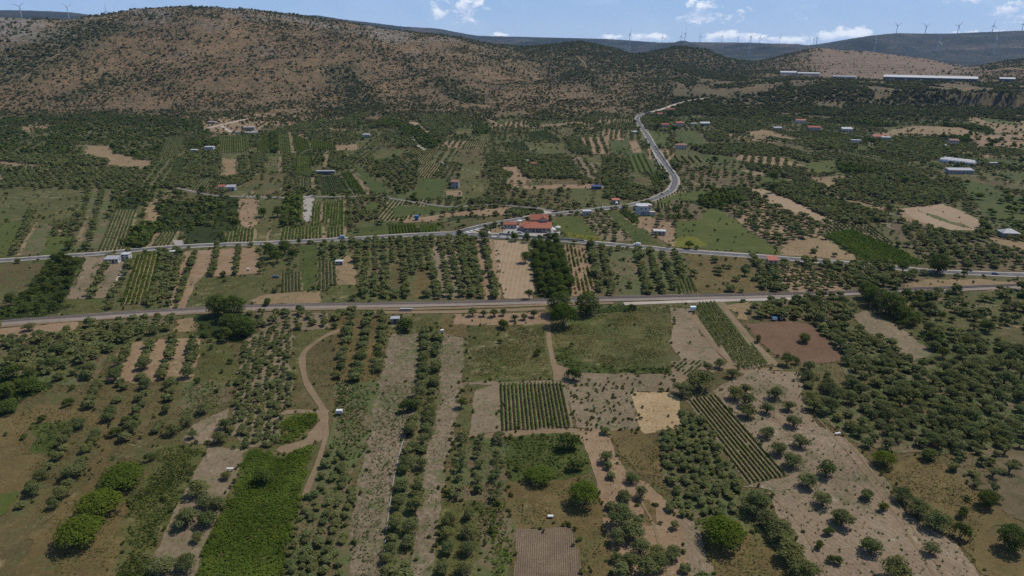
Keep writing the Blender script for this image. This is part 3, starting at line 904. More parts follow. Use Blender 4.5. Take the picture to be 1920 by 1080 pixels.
R('soilpeach', '4', '1342,42 1452,46 1442,206 1392,208 1338,150', S('bush', 1.2, 1.7))
R('grass', '4', '1452,58 1602,58 1592,152 1446,152')
R('grass', '4', '1444,158 1522,160 1512,280 1440,278')
R('track', '4', '1518,160 1532,160 1512,282 1496,282')
R('greyv', '4', '1282,215 1442,210 1432,290 1262,292', V(1.97, '1362,212 1350,290', 1.3, 0.9, 'vine'))
R('grass', '4', '1534,160 1592,155 1588,272 1514,280')
R('olivebase', '4', '1602,40 1706,20 1706,190 1596,195', O(5.0, 4.4, 5.4, kind='tree'))
R('greyv', '4', '1590,200 1826,195 1830,265 1588,275', V(1.97, '1705,198 1700,270', 1.3, 0.9, 'vine'))
R('track', '4', '1828,195 1842,195 1840,265 1830,265')
R('greyv', '4', '1842,195 1945,195 1945,262 1842,264', V(1.97, '1890,195 1890,262', 1.3, 0.9, 'vine'))
R('greyv', '4', '1758,80 1812,80 1806,192 1752,192', V(1.84, '1785,80 1780,190', 1.3, 0.9, 'vine'))
R('greyv', '4', '1850,62 1995,52 1995,192 1848,192', V(1.84, '1925,60 1920,190', 1.3, 0.9, 'vine'))

# -- along the road, north side (crop 5, top)
R('greyv', '5', '0,30 15,30 12,245 0,250', V(1.84, '8,30 6,245', 1.3, 0.9, 'vine'))
R('olivebase', '5', '25,40 95,45 85,190 30,215', O(5, 4.4, 4.4))
R('green', '5', '100,200 262,185 272,246 88,252', S('bush', 0.15, 1.6))
R('green', '5', '262,185 432,180 422,232 272,244', V(1.90, '340,184 350,238', 0.9, 0.9, 'limevine'))
R('green', '5', '448,185 556,180 542,228 432,232', V(1.90, '500,184 490,230', 1.2, 1.0, 'vine'))
R('dry', '5', '560,175 900,130 930,160 700,205 560,225', S('bush', 1.0, 2.4))
R('concrete', '5', '872,205 905,195 1040,185 1200,200 1232,225 1220,252 1080,248 870,236')
R('tan', '5', '838,212 872,205 905,200 905,216 860,234 842,226')
R('lime', '5', '1195,142 1332,132 1490,272 1282,262 1240,222 1195,190', S('bush', 0.25, 2.0))
R('limegold', '5', '1270,225 1470,258 1486,276 1282,268', C('limevine', 0.9, 1.2, 0.6))
R('soilgrey', '5', '1332,130 1482,105 1660,275 1480,275', O(6, 5, 3.8, fill=0.85))
R('green', '5', '1482,105 1562,105 1805,302 1655,290')
R('soilpeach', '5', '1600,150 1745,140 1940,200 1940,320 1835,300', S('olive', 0.7, 4.4), S('bush', 0.6, 2.4))
R('green', '5', '1565,110 1600,108 1680,160 1640,180', V(2.18, '1580,108 1660,172', 1.3, 1.2, 'tree', 'dark hedge row in front of the grey tower like house'))

# -- along the road, right (crop 6, top)
R('lime', '6', '-40,170 120,88 205,98 565,352 400,342 -40,312', S('bush', 0.3, 1.8))
R('limegold', '6', '-40,258 60,250 150,300 60,316 -40,308')
R('olivebase', '6', '-60,40 130,90 110,150 -60,170', *WOOD)
R('soilpeach', '6', '205,78 400,58 470,60 835,190 785,242 520,300 420,240', O(7.0, 5.6, 5.2, '330,80 600,270', fill=0.92))
R('pale', '6', '390,-10 480,-5 702,98 852,160 822,182 700,140 480,60', S('bush', 0.08, 1.6))
R('olivebase', '6', '510,-10 722,-5 1102,128 1010,192 852,160', O(5.0, 4.4, 5.4, '600,0 960,180'))
R('tan', '6', '722,-10 770,-10 1090,90 1180,82 1210,110 1060,110', S('bush', 0.3, 2))
R('olivebase', '6', '762,-10 860,-20 1180,78 1092,86', O(5.5, 5, 5.0))
R('green', '6', '860,-20 905,-20 1205,70 1190,84 1160,76', S('bush', 1.0, 2))
R('olivebase', '6', '905,-20 1500,-20 1530,62 1300,72 1205,70', O(5.0, 4.4, 5.4))
R('pale', '6', '1215,100 1460,64 1705,170 1645,216 1430,212')
R('weedy', '6', '1290,96 1302,94 1480,152 1642,204 1632,212 1450,162')
R('tan', '6', '540,300 780,240 1010,392 560,352', S('olive', 0.25, 4.4), S('bush', 0.5, 1.5))
R('lime', '6', '795,245 960,212 1365,400 1300,412 1030,392', V(1.77, '930,225 1330,405', 1.0, 1.3, 'vine'))
R('soilgrey', '6', '1100,170 1200,180 1420,290 1360,310 1160,200', S('bush', 0.7, 2.2))
R('olivebase', '6', '1160,150 1440,215 1900,330 2300,400 2300,470 1500,432 1370,380 1230,290', O(6.5, 6, 5.6, fill=0.85), S('bush', 0.5, 2.4))
R('tan', '6', '1680,240 1800,262 2300,360 2300,395 1900,330 1700,262')
R('green', '6', '1620,20 1720,30 2300,60 2300,180 1960,180 1700,150', S('tree', 0.8, 5.2, 0.5))

# -- between the road and the railway, left to right
R('dry', '4', '-400,415 190,400 250,412 160,560 30,660 -400,690', S('bush', 0.15, 1.6))
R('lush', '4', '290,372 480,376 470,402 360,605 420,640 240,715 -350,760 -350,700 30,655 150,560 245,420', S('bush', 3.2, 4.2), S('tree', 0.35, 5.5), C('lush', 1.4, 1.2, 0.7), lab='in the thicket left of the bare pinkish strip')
R('soilpink', '4', '480,368 556,365 550,402 440,602 358,612 470,432', lab='on the bare pinkish strip')
R('grass', '4', '360,612 440,602 600,594 620,640 570,690 250,700 400,640', S('bush', 0.6, 2.0))
R('soilpink', '4', '556,365 742,365 718,420 612,596 440,600 550,402', O(13, 4.4, 5.4, '600,372 480,590', fill=0.95), S('bush', 0.2, 1.5), lab='in the pale plot behind the white roadside house')
R('gravel', '4', '706,410 722,412 624,592 608,594')
R('weedy', '4', '722,410 770,368 685,640 600,690 575,672 640,590', O(5.5, 4.6, 5.0, '750,380 620,660'), lab='in the dark row left of the striped vineyard')
R('greyv', '4', '768,365 905,342 895,400 830,630 685,636', V(1.97, '838,352 758,633', 1.3, 1.1, 'limevine', 'bright green vine row in the roadside vineyard behind the small grey shed'))
R('weedy', '4', '905,345 1042,335 1002,480 955,664 820,660 870,500', O(4.8, 4.4, 4.8, '970,340 900,650'), lab='in the close grove right of the striped vineyard')
R('soilpeach', '4', '1042,335 1440,310 1445,432 1475,462 1130,480 1092,520 1050,655 950,664 1002,480', O(11.2, 3.9, 4.6, '1150,335 1060,640', fill=0.95, jit=0.1), lab='in the widely spaced rows on tan soil')
R('grass', '4', '1130,492 1500,470 1530,522 1420,600 1300,655 1075,655 1098,562', S('bush', 0.15, 1.6))
R('dry', '4', '1500,420 1602,440 1590,562 1500,562', S('bush', 0.5, 2.0))
R('soilgrey', '4', '1586,456 1702,456 1702,555 1586,562', V(1.50, '1640,458 1640,558', 0.9, 0.9, 'greyvine', 'grey green row in the small vegetable plot by the parked blue car'))
R('green', '4', '1680,300 1800,300 1790,548 1700,552 1690,440', S('bush', 0.25, 1.5))
R('soilgrey', '4', '1790,385 1895,392 1902,548 1792,556', V(1.77, '1840,390 1845,550', 0.9, 0.7, 'greyvine', 'pale vine row beside the tan plot with the grey hut'))
R('tan', '4', '1895,390 2005,320 2015,525 1902,545', S('bush', 0.5, 1.3))
R('weedy', '4', '1790,290 1995,268 2000,330 1890,392 1790,385', O(6, 5, 5.0))
R('tan', '4', '1440,590 1535,570 1802,560 1845,635 1430,642', S('bush', 0.15, 1.4))
R('grass', '5', '-60,530 90,520 100,600 400,596 420,625 -130,640', S('bush', 1.3, 2.6), S('tree', 0.3, 4.5), lab='on the bushy verge above the railway')
R('weedy', '5', '78,278 500,258 560,560 520,605 395,600 92,600', O(5.7, 4.7, 5.0, '280,265 300,600', fill=0.93, jit=0.12), S('bush', 0.15, 1.8), lab='in the large grove below the road fork')
R('dry', '5', '275,400 345,395 350,560 285,575', S('bush', 0.4, 2.6))
R('drygold', '5', '405,450 500,440 510,590 412,592', S('bush', 0.3, 2.6))
R('soilpink', '5', '500,258 640,252 760,600 520,605 560,560', O(6.2, 4.7, 5.2, '570,256 640,600', fill=0.93), lab='in the reddish soil rows below the road fork')
R('olivebase', '5', '636,250 704,258 806,602 720,605', O(4.6, 4.4, 5.4, '668,255 760,600'), lab='in the closed dark row left of the bare field')
R('soilpeach', '5', '704,262 858,265 900,606 806,606', O(6.6, 4.4, 5.4, '785,265 850,600'), lab='in the twin rows left of the bare field')
R('pale', '5', '858,270 1062,285 1090,420 1085,600 908,604', S('bush', 0.03, 1.4), lab='in the bare tan field above the railway')
R('dry', '5', '1062,285 1110,265 1080,400 1085,600 1130,612 1100,420', S('bush', 0.6, 2))
R('lush', '5', '1108,262 1222,262 1282,440 1285,600 1128,612 1072,400', O(5.4, 4.6, 6.6, kind='tree', fill=1.0), lab='in the dense orchard block right of the bare field')
R('soilpeach', '5', '1238,300 1372,302 1440,582 1290,585 1282,440', V(2.04, '1305,302 1365,582', 0.9, 0.7, 'limevine', 'yellowish vine row in the plot right of the dense orchard', 0.6))
R('olivebase', '5', '1378,300 1420,300 1490,592 1440,590', O(5.0, 4.4, 5.4, '1400,302 1465,590'), lab='in the narrow row right of the yellowish vines')
R('weedy', '5', '1420,300 1440,302 1510,592 1490,592', lab='')
R('olivebase', '5', '1440,302 1505,320 1565,592 1508,592', O(5.0, 4.4, 5.4, '1470,312 1535,590'), lab='in the second narrow row right of the yellowish vines')
R('weedy', '5', '1508,330 1635,340 1705,580 1565,592', S('olive', 0.6, 3.6), S('bush', 0.4, 1.8), lab='on the thin grassy plot above the railway')
R('weedy', '5', '1630,320 1885,330 1990,560 1690,585', O(6.4, 4.6, 5.2, '1750,325 1830,580', fill=0.95, jit=0.1), lab='in the tidy rows below the main road')
R('greyv', '6', '-50,490 50,490 82,560 -10,582', V(1.77, '0,490 30,570', 1.2, 1.0, 'vine', 'dark vine row in the tiny vineyard above the railway'))
R('drygold', '6', '20,345 352,350 422,442 450,572 95,572 50,480', S('olive', 0.75, 4.6, 0.4), S('bush', 0.6, 1.8), lab='on the brown grassy plot left of the red roofed hut')
R('olivebase', '6', '330,348 432,380 595,562 450,572 400,440', O(5, 4.6, 5.4, '380,360 520,565'), lab='in the dark row below the red roofed hut')
R('soilpeach', '6', '460,412 562,412 832,470 955,552 600,568', O(5.4, 4.6, 4.4, '540,415 760,560', thin=True), lab='with thin crown right of the red roofed hut')
R('olivebase', '6', '562,372 1150,432 1430,500 1400,525 1300,545 950,562 822,470', O(5.6, 5.0, 6.0), lab='in the grove between the main road and the railway')
R('tan', '6', '1300,500 1420,488 2300,512 2300,548 1200,565 1250,545', S('bush', 0.9, 1.8, 0.5), lab='on the bank between road and railway')

# -- below the railway, left
R('soilpeach', '4', '-350,780 0,768 420,725 450,745 420,790 -350,900', S('bush', 0.7, 2.4), S('olive', 0.5, 4.8), lab='on the strip just below the railway')
R('weedy', '4', '-350,860 420,790 560,740 980,700 960,800 740,840 640,870 580,960 560,1085 -350,1085', O(5.6, 5.2, 5.3, '560,760 440,1080', fill=0.93), S('bush', 0.4, 2.0), lab='in the wide grove below the railway')
R('tan', '4', '985,790 1000,720 1100,705 1060,800')
R('soilpeach', '4', '720,852 880,830 1142,820 1080,1085 610,1085 660,900', O(7.6, 5.0, 5.0, '850,840 760,1080', fill=0.93), lab='on the reddish plot below the railway')
R('lush', '4', '1100,690 1400,690 1450,800 1385,865 1280,835 1140,830', S('bush', 2.2, 3.4), lab='in the tree clump by the railway')
R('grass', '4', '1142,830 1285,832 1340,1085 1075,1085', S('bush', 1.1, 2.6, 0.5), lab='on the grassy strip right of the reddish plot')
R('soilgrey', '4', '1450,680 1845,680 1855,770 1460,792', O(6.0, 5.0, 5.0, '1600,690 1590,780', fill=0.95, thin=True), lab='with thin crown just below the railway')
R('soilgrey', '7', '1462,-290 1660,-295 1645,0 1600,300 1530,350 1400,365 1290,280 1330,60 1385,-270', O(3.1, 2.9, 2.8, '1540,-280 1420,350', fill=0.95, jit=0.28), lab='in the crowded grey grove left of the curved track')
R('grass', '4', '1650,790 1905,765 1800,840 1705,900 1690,960 1700,1085 1640,1085')
R('dry', '4', '1780,850 1930,760 1960,1085 1740,1085 1720,950', S('bush', 0.3, 1.8))

# -- below the railway, middle
R('drygold', '5', '-60,680 310,690 270,800 215,1090 -30,1090', O(6.6, 5.2, 5.6, '150,690 80,1080', fill=0.9), lab='on golden grass left of the pale stony strip')
R('grass', '5', '270,690 560,690 580,800 440,790 280,800', S('bush', 1.4, 2.4), lab='by the grey stone hut')
R('drygold', '5', '560,690 720,690 720,820 570,800', S('bush', 0.3, 1.6))
R('clods', '5', '282,800 440,790 428,1090 205,1090', S('bush', 0.1, 1.2))
R('weedy', '5', '442,790 568,800 560,1090 428,1090', O(5.6, 5.0, 5.2, '500,795 490,1080', fill=0.93), lab='in the double row between the two stony strips')
R('clods', '5', '570,800 702,822 682,1090 540,1090')
R('soilpeach', '5', '640,690 1155,676 1162,742 900,750 640,750', lab='in the single row just below the railway')
R('grass', '5', '705,760 900,750 1162,742 1196,1052 688,1068', S('bush', 0.45, 2.2, 0.8), C('drygrass', 0.4, 1.6, 0.36), C('greengrass', 0.4, 1.2, 0.36), lab='on the square meadow left of the farm track')
R('grass', '5', '1188,760 1470,652 1925,628 1862,760 1840,880 1892,1022 1290,1012 1200,952', S('bush', 0.22, 1.8, 0.9), C('drygrass', 0.4, 1.6, 0.36), C('greengrass', 0.4, 1.2, 0.36), lab='on the large meadow right of the farm track')
R('green', '5', '1195,880 1300,880 1330,950 1500,990 1885,985 1890,1022 1290,1012 1205,955', C('bush', 0.8, 1.8, 0.55), S('bush', 0.3, 1.8))
R('lush', '5', '1440,650 1660,640 1680,670 1500,690 1400,690', C('lush', 0.9, 1.6, 0.6))
R('soilgrey', '5', '690,1072 1200,1058 1300,1020 1890,1028 1940,1090 690,1090')

# -- below the railway, right
R('soilpink', '6', '-70,650 60,660 100,790 232,952 -10,962 -40,900 -75,860 -60,760', S('bush', 0.1, 1.2))
R('greyv', '6', '78,630 215,622 502,970 330,1002 232,940 92,752', V(1.75, '150,626 420,985', 1.2, 1.1, 'vine', 'thick green vine row in the slanting vineyard beside the reddish field'))
R('tan', '6', '250,640 392,620 372,722 318,705', S('bush', 0.3, 1.4))
R('redbrown', '6', '350,742 622,725 722,750 935,940 705,982 545,932 400,812', lab='on the reddish ploughed field')
R('olivebase', '6', '380,640 580,602 852,590 972,662 932,742 722,742 622,720 368,722', O(5.4, 5.0, 5.6, fill=1.0), lab='in the dense grove above the reddish field')
R('weedy', '6', '722,742 922,742 1002,782 1152,842 1292,962 1285,1090 950,1090 900,1000 935,935', O(5.6, 5.2, 5.4, fill=0.97), lab='in the band of trees right of the reddish field')
R('soilgrey', '6', '960,690 1042,665 1232,770 1425,912 1292,952 1002,762', lab='on the pale triangular field')
R('scrub', '6', '1050,600 1200,570 2300,545 2400,1090 1285,1090 1295,960 1428,908 1235,765 1045,662', S('olive', 2.1, 5.2, 0.35), S('bush', 2.2, 2.4, 0.4), S('tree', 0.6, 4.8, 0.5), lab='in the scrub right of the pale triangular field')
R('track', '6', '-40,962 232,952 330,1002 545,985 680,982 690,996 540,1002 340,1022 240,1000 -40,1080')
R('dry', '6', '545,932 700,982 680,1090 540,1000', S('bush', 0.8, 2.4), lab='beside the crossing of the farm tracks')
R('soilgrey', '6', '-70,955 110,955 90,1035 -70,1040', V(1.50, '60,960 -30,1035', 0.5, 0.5, 'greyvine', 'low seedling row in the small bed beside the farm track crossing', 0.5))

# -- foreground, right
R('soilpink', '9', '160,40 400,-80 660,-60 700,150 760,240 900,300 1092,480 1160,570 1250,722 1520,890 1640,1040 1720,1200 760,1200 620,822 520,752 500,600 330,582 610,522 432,330 262,160',
  S('bush', 0.5, 0.9, 0.7), C('greyvine', 0.5, 0.10, 0.5), lab='on the wide pinkish bare ground')
R('weedy', '9', '-40,180 20,150 150,250 232,402 322,582 280,742 -40,762', O(3.1, 2.9, 2.8, '60,200 180,740', fill=0.97, jit=0.25), lab='in the crowded grey grove left of the slanting vineyard')
R('soilgrey', '9', '15,95 190,60 425,325 605,512 370,562 250,412 150,242', V(1.32, '105,78 488,538', 0.42, 0.36, 'limevine', 'green vine row in the slanting vineyard beside the bare pinkish ground'))
R('weedy', '9', '700,100 1000,20 1300,-100 2300,-100 2300,350 1600,382 1182,392 952,332 900,272 720,170', O(5.9, 5.4, 5.7, '900,20 1300,380', fill=0.97, jit=0.2), lab='in the big grove right of the bare pinkish ground')
R('scrub', '9', '690,-90 1000,-20 1300,-120 1290,-60 1000,40 700,110', O(6.5, 5.6, 6.0, fill=0.85), S('bush', 0.6, 2.2), lab='at the upper edge of the big grove')
R('drygold', '9', '1120,480 1300,402 1482,460 1642,592 1862,752 1740,850 1920,962 2300,1100 2300,1250 1660,1065 1540,890 1400,742 1240,602 1160,560', S('bush', 0.25, 1.6, 0.6), lab='on the yellowish grass right of the bare pinkish ground')
R('olivebase', '9', '1600,382 1840,342 2300,400 2300,900 1860,750 1645,590 1485,460', O(5.2, 4.6, 4.6, fill=0.9, jit=0.25, thin=True), S('bush', 0.8, 1.6), lab='on the thin stony grove at the right edge')
R('drygold', '9', '125,900 400,800 545,1010 600,1200 180,1200 150,1000', S('bush', 0.1, 1.4), lab='on the brown grass patch')
R('soilpink', '9', '-200,770 60,760 130,900 160,1010 185,1200 -200,1200', S('bush', 0.6, 1.8), S('olive', 0.5, 4.2), lab='on the bare soil beside the brown grass patch')
R('grass', '9', '60,765 360,755 390,800 130,902', C('lush', 1.6, 2.2, 0.6))

# -- foreground, middle
R('soilgrey', '8', '740,40 890,-5 905,270 720,292 735,160', S('bush', 0.1, 1.0))
R('soilgrey', '8', '888,8 1258,-5 1312,245 900,266', V(1.24, '1073,2 1106,255', 0.85, 0.52, 'vine', 'dark green vine row in the square vineyard in the middle of the foreground'))
R('soilgrey', '8', '1262,-20 1640,-40 1650,45 1672,262 1318,250', S('bush', 9.0, 1.0, 0.4), lab='on the pale plot between the square vineyard and the straw field')
R('straw', '8', '1640,45 1842,45 1902,80 1912,252 1702,286 1672,252', lab='')
R('soilgrey', '8', '1640,-40 1880,-30 1905,60 1842,45 1642,45', S('bush', 1.6, 1.6), lab='above the straw field')
R('track', '8', '655,288 900,268 1322,248 1684,262 1690,275 1500,282 930,300 655,306')
R('green', '8', '918,300 1222,280 1352,330 1392,482 1302,532 1192,562 940,562', S('bush', 0.6, 1.9, 0.6), C('bush', 0.5, 0.9, 0.5), lab='on the green plot below the square vineyard')
R('drygold', '8', '930,562 1292,540 1462,660 1620,1200 1390,1200 1300,808 980,812 930,700', S('bush', 0.12, 1.4), lab='on the brown grass round the ploughed plot')
R('plough', '8', '985,812 1092,818 1296,806 1395,1200 962,1200', lab='')
R('weedy', '8', '655,306 918,300 942,642 760,662 600,642', O(6.0, 5.0, 4.8, '790,305 770,650', fill=0.95, thin=True), lab='with thin crown on the sandy plot below the pale field')
R('grass', '8', '535,690 600,642 760,662 790,680 780,1200 500,1200', lab='in the double row of rounded trees')
R('weedy', '8', '782,682 932,682 965,812 955,1200 770,1200', S('bush', 2.2, 2.6), C('lush', 0.9, 0.9, 0.5), lab='in the overgrown strip left of the ploughed plot')
R('clods', '8', '570,-30 690,0 640,282 562,642 500,1200 360,1200 470,402')
R('dry', '8', '690,0 725,0 660,290 600,640 565,642 640,282')
R('weedy', '8', '430,-10 545,-20 522,240 462,422 365,1200 240,1200 250,880 330,402', O(5.6, 4.6, 5.0, '490,0 310,1060', fill=0.93), lab='in the double row beside the low stone wall')
R('clods', '8', '205,-20 432,-10 400,180 335,400 290,560 240,880 235,1200 -30,1200 130,402', S('bush', 0.2, 1.0), C('greyvine', 0.3, 0.7, 0.4))
R('weedy', '8', '-20,-20 212,-10 132,402 -30,620 -70,420 -30,100', C('bush', 0.5, 1.0, 0.5), S('bush', 0.7, 1.3))
R('soilpeach', '8', '1332,280 1512,268 1530,382 1605,500 1722,570 1905,722 1960,1200 1560,1200 1462,662 1390,420', S('bush', 0.3, 1.2), O(5.6, 4.6, 4.4, '1420,280 1850,1080', fill=0.6, jit=0.25), lab='on bare soil right of the brown grass')
R('drygold', '8', '1512,270 1682,264 1802,382 1822,502 1702,524 1602,432', S('bush', 0.1, 1.4))
R('drygold', '8', '1640,640 1742,650 1782,782 1722,800')
R('weedy', '8', '1782,272 1925,262 1925,722 1832,562 1822,480', O(3.1, 2.9, 2.8, '1840,280 1880,700', fill=0.97, jit=0.25), lab='in the crowded grey grove left of the slanting vineyard')

# -- foreground, left
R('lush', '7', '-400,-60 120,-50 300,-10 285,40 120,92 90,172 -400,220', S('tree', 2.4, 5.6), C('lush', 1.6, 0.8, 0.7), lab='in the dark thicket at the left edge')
R('drygold', '7', '-500,200 90,180 240,110 480,130 640,200 600,400 330,640 0,720 -600,720', S('bush', 0.25, 2.0, 0.8))
R('green', '7', '190,210 390,210 420,320 300,420 180,390', C('bush', 0.5, 1.0, 0.5), S('bush', 0.6, 2.0))
R('dry', '7', '500,-10 1040,-10 1000,230 850,340 640,330 600,200 480,130', O(7.6, 5.0, 4.8, '760,-10 640,320', fill=0.85), S('bush', 0.4, 1.8), lab='in the loose rows on brown grass')
R('weedy', '7', '1040,-10 1330,-10 1290,110 1090,180 1000,230', C('bush', 0.6, 1.0, 0.5), S('bush', 0.7, 2.0), lab='on the grassy strip right of the reddish plot')
R('dry', '7', '380,250 560,225 585,400 420,620 150,900 60,1200 -400,1200 -400,1000 0,780 230,480', O(8.2, 5.0, 5.4, '470,250 30,900', fill=0.93), S('bush', 0.3, 1.6), lab='in the diagonal rows in the left corner')
R('lime', '7', '-300,650 100,610 30,740 -300,820', C('limevine', 0.5, 1.2, 0.5))
R('drygold', '7', '600,400 720,500 700,900 600,1200 60,1200 150,900 420,620')
R('grass', '7', '870,340 1172,350 1092,562 1055,602 985,742 885,850 850,1200 600,1200 700,900 715,620 780,560 850,500', C('bush', 0.5, 2.6, 0.38), C('greengrass', 0.5, 2.0, 0.36), S('bush', 0.8, 1.9, 0.5), lab='on the green strip between the mound bushes and the bramble field')
R('soilgrey', '7', '1172,350 1402,370 1262,680 1152,920 1090,1080 1050,1200 850,1200 880,940 1010,660', S('bush', 0.5, 1.4, 0.4), lab='on the stony strip left of the bramble field')
R('soilpink', '7', '1090,230 1290,140 1265,300 1180,352 1010,325', S('bush', 0.3, 1.6))
R('grass', '7', '1402,380 1540,370 1600,405 1702,340 1792,335 1722,650 1590,1080 1560,1200 1060,1200 1092,1080 1152,920 1262,680', C('lush', 0.9, 8.0, 0.38), S('bush', 0.12, 1.8), lab='in the bramble field')
R('weedy', '7', '1720,560 1800,420 1925,360 1990,640 1930,1200 1570,1200 1595,1080', O(3.3, 3.1, 2.8, '1850,400 1700,1080', fill=0.9, jit=0.3), lab='in the low grey grove right of the bramble field')
R('grass', '7', '1600,172 1772,165 1802,200 1702,320 1555,352 1570,260', C('lush', 1.3, 7.0, 0.42))
R('track', '7', '1690,140 1840,150 1850,250 1790,335 1600,400 1545,370 1555,355 1702,322 1800,210 1775,165 1600,170 1600,150')

GM['olivebase'] = ground_mat('orchard_floor', [(0.085, 0.072, 0.038), (0.145, 0.118, 0.070), (0.22, 0.175, 0.115)], weeds=((0.05, 0.058, 0.02), 0.4, 0.3), bump=0.5)
GM['greyv'] = ground_mat('vineyard_floor', [(0.17, 0.152, 0.085), (0.26, 0.222, 0.145), (0.36, 0.31, 0.22)], weeds=((0.075, 0.09, 0.03), 0.42, 0.3), bump=0.5)
GM['limegold'] = ground_mat('yellow_green_field', [(0.095, 0.105, 0.014), (0.15, 0.16, 0.022), (0.20, 0.20, 0.035)], bump=0.6)


from mathutils.geometry import delaunay_2d_cdt


def in_poly(x, y, W):
    n = len(W); r = np.zeros(len(x), bool)
    j = n - 1
    for i in range(n):
        xi, yi = W[i]; xj, yj = W[j]
        c = ((yi > y) != (yj > y))
        if yi != yj:
            r ^= c & (x < (xj - xi) * (y - yi) / (yj - yi) + xi)
        j = i
    return r


def edge_dist(x, y, W):
    d = np.full(len(x), 1e9)
    n = len(W)
    for i in range(n):
        a = W[i]; b = W[(i + 1) % n]; ab = b - a
        t = np.clip(((x - a[0]) * ab[0] + (y - a[1]) * ab[1]) / (ab @ ab + 1e-9), 0, 1)
        d = np.minimum(d, np.hypot(x - a[0] - t * ab[0], y - a[1] - t * ab[1]))
    return d


def wobble_edge(W, seed, wild=1.0):
    """a field edge is never ruler-straight: subdivide and push about by a metre or so"""
    out = []
    n = len(W)
    for i in range(n):
        a = W[i]; b = W[(i + 1) % n]
        L = math.hypot(*(b - a)); dist = math.hypot(*((a + b) / 2))
        step = max(1.6, dist / 90.0)
        k = max(1, min(70, int(L / step)))
        for q in range(k):
            t = q / k
            out.append(a + (b - a) * t)
    out = np.array(out)
    d = np.hypot(out[:, 0], out[:, 1])
    amp = np.clip(d / 200.0, 0.6, 2.2)
    amp = amp * wild
    ox = (fbm(out[:, 0] / 4.0, out[:, 1] / 4.0, seed, 3) - 0.5) * 2.4 * amp
    oy = (fbm(out[:, 0] / 4.0 + 91, out[:, 1] / 4.0, seed + 5, 3) - 0.5) * 2.4 * amp
    out[:, 0] += ox; out[:, 1] += oy
    return out


FIELD_NAME = {'track': 'dirt_track', 'gravel': 'gravel_path', 'concrete': 'paved_yard'}


def make_fields():
    for i, r in enumerate(REG):
        W = r['W']
        E = wobble_edge(W, i * 3, 2.2 if r['mat'] in ('lush', 'green', 'dry', 'drygold', 'grass', 'scrub', 'weedy', 'tan') else 1.1)
        z = 0.015 + 0.0002 * i
        r['z'] = z
        nm = FIELD_NAME.get(r['mat'], 'field')
        me = bpy.data.meshes.new(nm)
        vs, _, fs, *_r = delaunay_2d_cdt([Vector((p[0], p[1])) for p in E], [], [list(range(len(E)))], 1, 1e-4)
        me.from_pydata([(p[0], p[1], z) for p in vs], [], [list(q) for q in fs])
        me.materials.append(GM[r['mat']])
        me.update()
        if len(me.polygons) and me.polygons[0].normal.z < 0:
            me.flip_normals()
        tag(add_obj(nm, me), kind='structure')


make_fields()

# ------------------------------------------------------------------ roads and railway as ribbons
def catmull(P, step=4.0):
    P = [np.array(p, float) for p in P]
    P = [2 * P[0] - P[1]] + P + [2 * P[-1] - P[-2]]
    out = []
    for i in range(1, len(P) - 2):
        p0, p1, p2, p3 = P[i - 1:i + 3]
        n = max(2, int(np.linalg.norm(p2 - p1) / step))
        for k in range(n):
            t = k / n
            out.append(0.5 * ((2 * p1) + (-p0 + p2) * t + (2 * p0 - 5 * p1 + 4 * p2 - p3) * t * t + (-p0 + 3 * p1 - 3 * p2 + p3) * t ** 3))
    out.append(P[-2])
    return np.array(out)


def normals2(L):
    t = np.gradient(L, axis=0); t /= np.linalg.norm(t, axis=1)[:, None]
    return np.stack([-t[:, 1], t[:, 0]], 1)         # points left of travel


RZ = [0.0]


def ribbon(name, L, a, b, z, mat, kind='structure', drape=False, jag=0.0):
    """strip between lateral offsets a..b (left positive)"""
    if z == 0.43 or z == 0.434:
        RZ[0] += 0.004; z = 0.145 + RZ[0]
    N = normals2(L)
    A = np.full(len(L), float(a)); B = np.full(len(L), float(b))
    if jag:
        s = np.arange(len(L))
        A = A + (fbm(s / 3.0, s * 0 + 3, 5, 3) - 0.5) * jag; B = B + (fbm(s / 3.0, s * 0 + 9, 8, 3) - 0.5) * jag
    l = L + N * B[:, None]; r = L + N * A[:, None]
    zl = z + (np.maximum(height(l[:, 0], l[:, 1]), 0) if drape else 0) + np.zeros(len(L)); zr = z + (np.maximum(height(r[:, 0], r[:, 1]), 0) if drape else 0) + np.zeros(len(L))
    v = np.vstack([np.column_stack([r, zr]), np.column_stack([l, zl])]); n = len(L)
    f = [(i, i + 1, n + i + 1, n + i) for i in range(n - 1)]
    o = add_obj(name, np_mesh(name, v, f, [mat]))
    if kind: tag(o, kind=kind)
    EXCL.append(np.vstack([L + N * (A[:, None] - 0.8), (L + N * (B[:, None] + 0.8))[::-1]]))
    return o


EXCL = []
EXC_CIRC = []


def dashes(name, L, off, w, on, gap, z, mat, skip=0.0):
    seg = np.r_[0, np.cumsum(np.hypot(*np.diff(L, axis=0).T))]
    N = normals2(L); P = L + N * off
    v = []; f = []
    s = skip
    while s + on < seg[-1]:
        a = np.array([np.interp(s, seg, P[:, 0]), np.interp(s, seg, P[:, 1])]); b = np.array([np.interp(s + on, seg, P[:, 0]), np.interp(s + on, seg, P[:, 1])])
        t = (b - a) / np.linalg.norm(b - a); nn = np.array([-t[1], t[0]]) * w / 2
        k = len(v)
        v += [(*(a - nn), z), (*(b - nn), z), (*(b + nn), z), (*(a + nn), z)]; f.append((k, k + 1, k + 2, k + 3))
        s += on + gap
    o = add_obj(name, np_mesh(name, v, f, [mat])); tag(o, kind='structure')
    return o


def W_(s):
    return [GF(*p) for p in pp('w', s)]


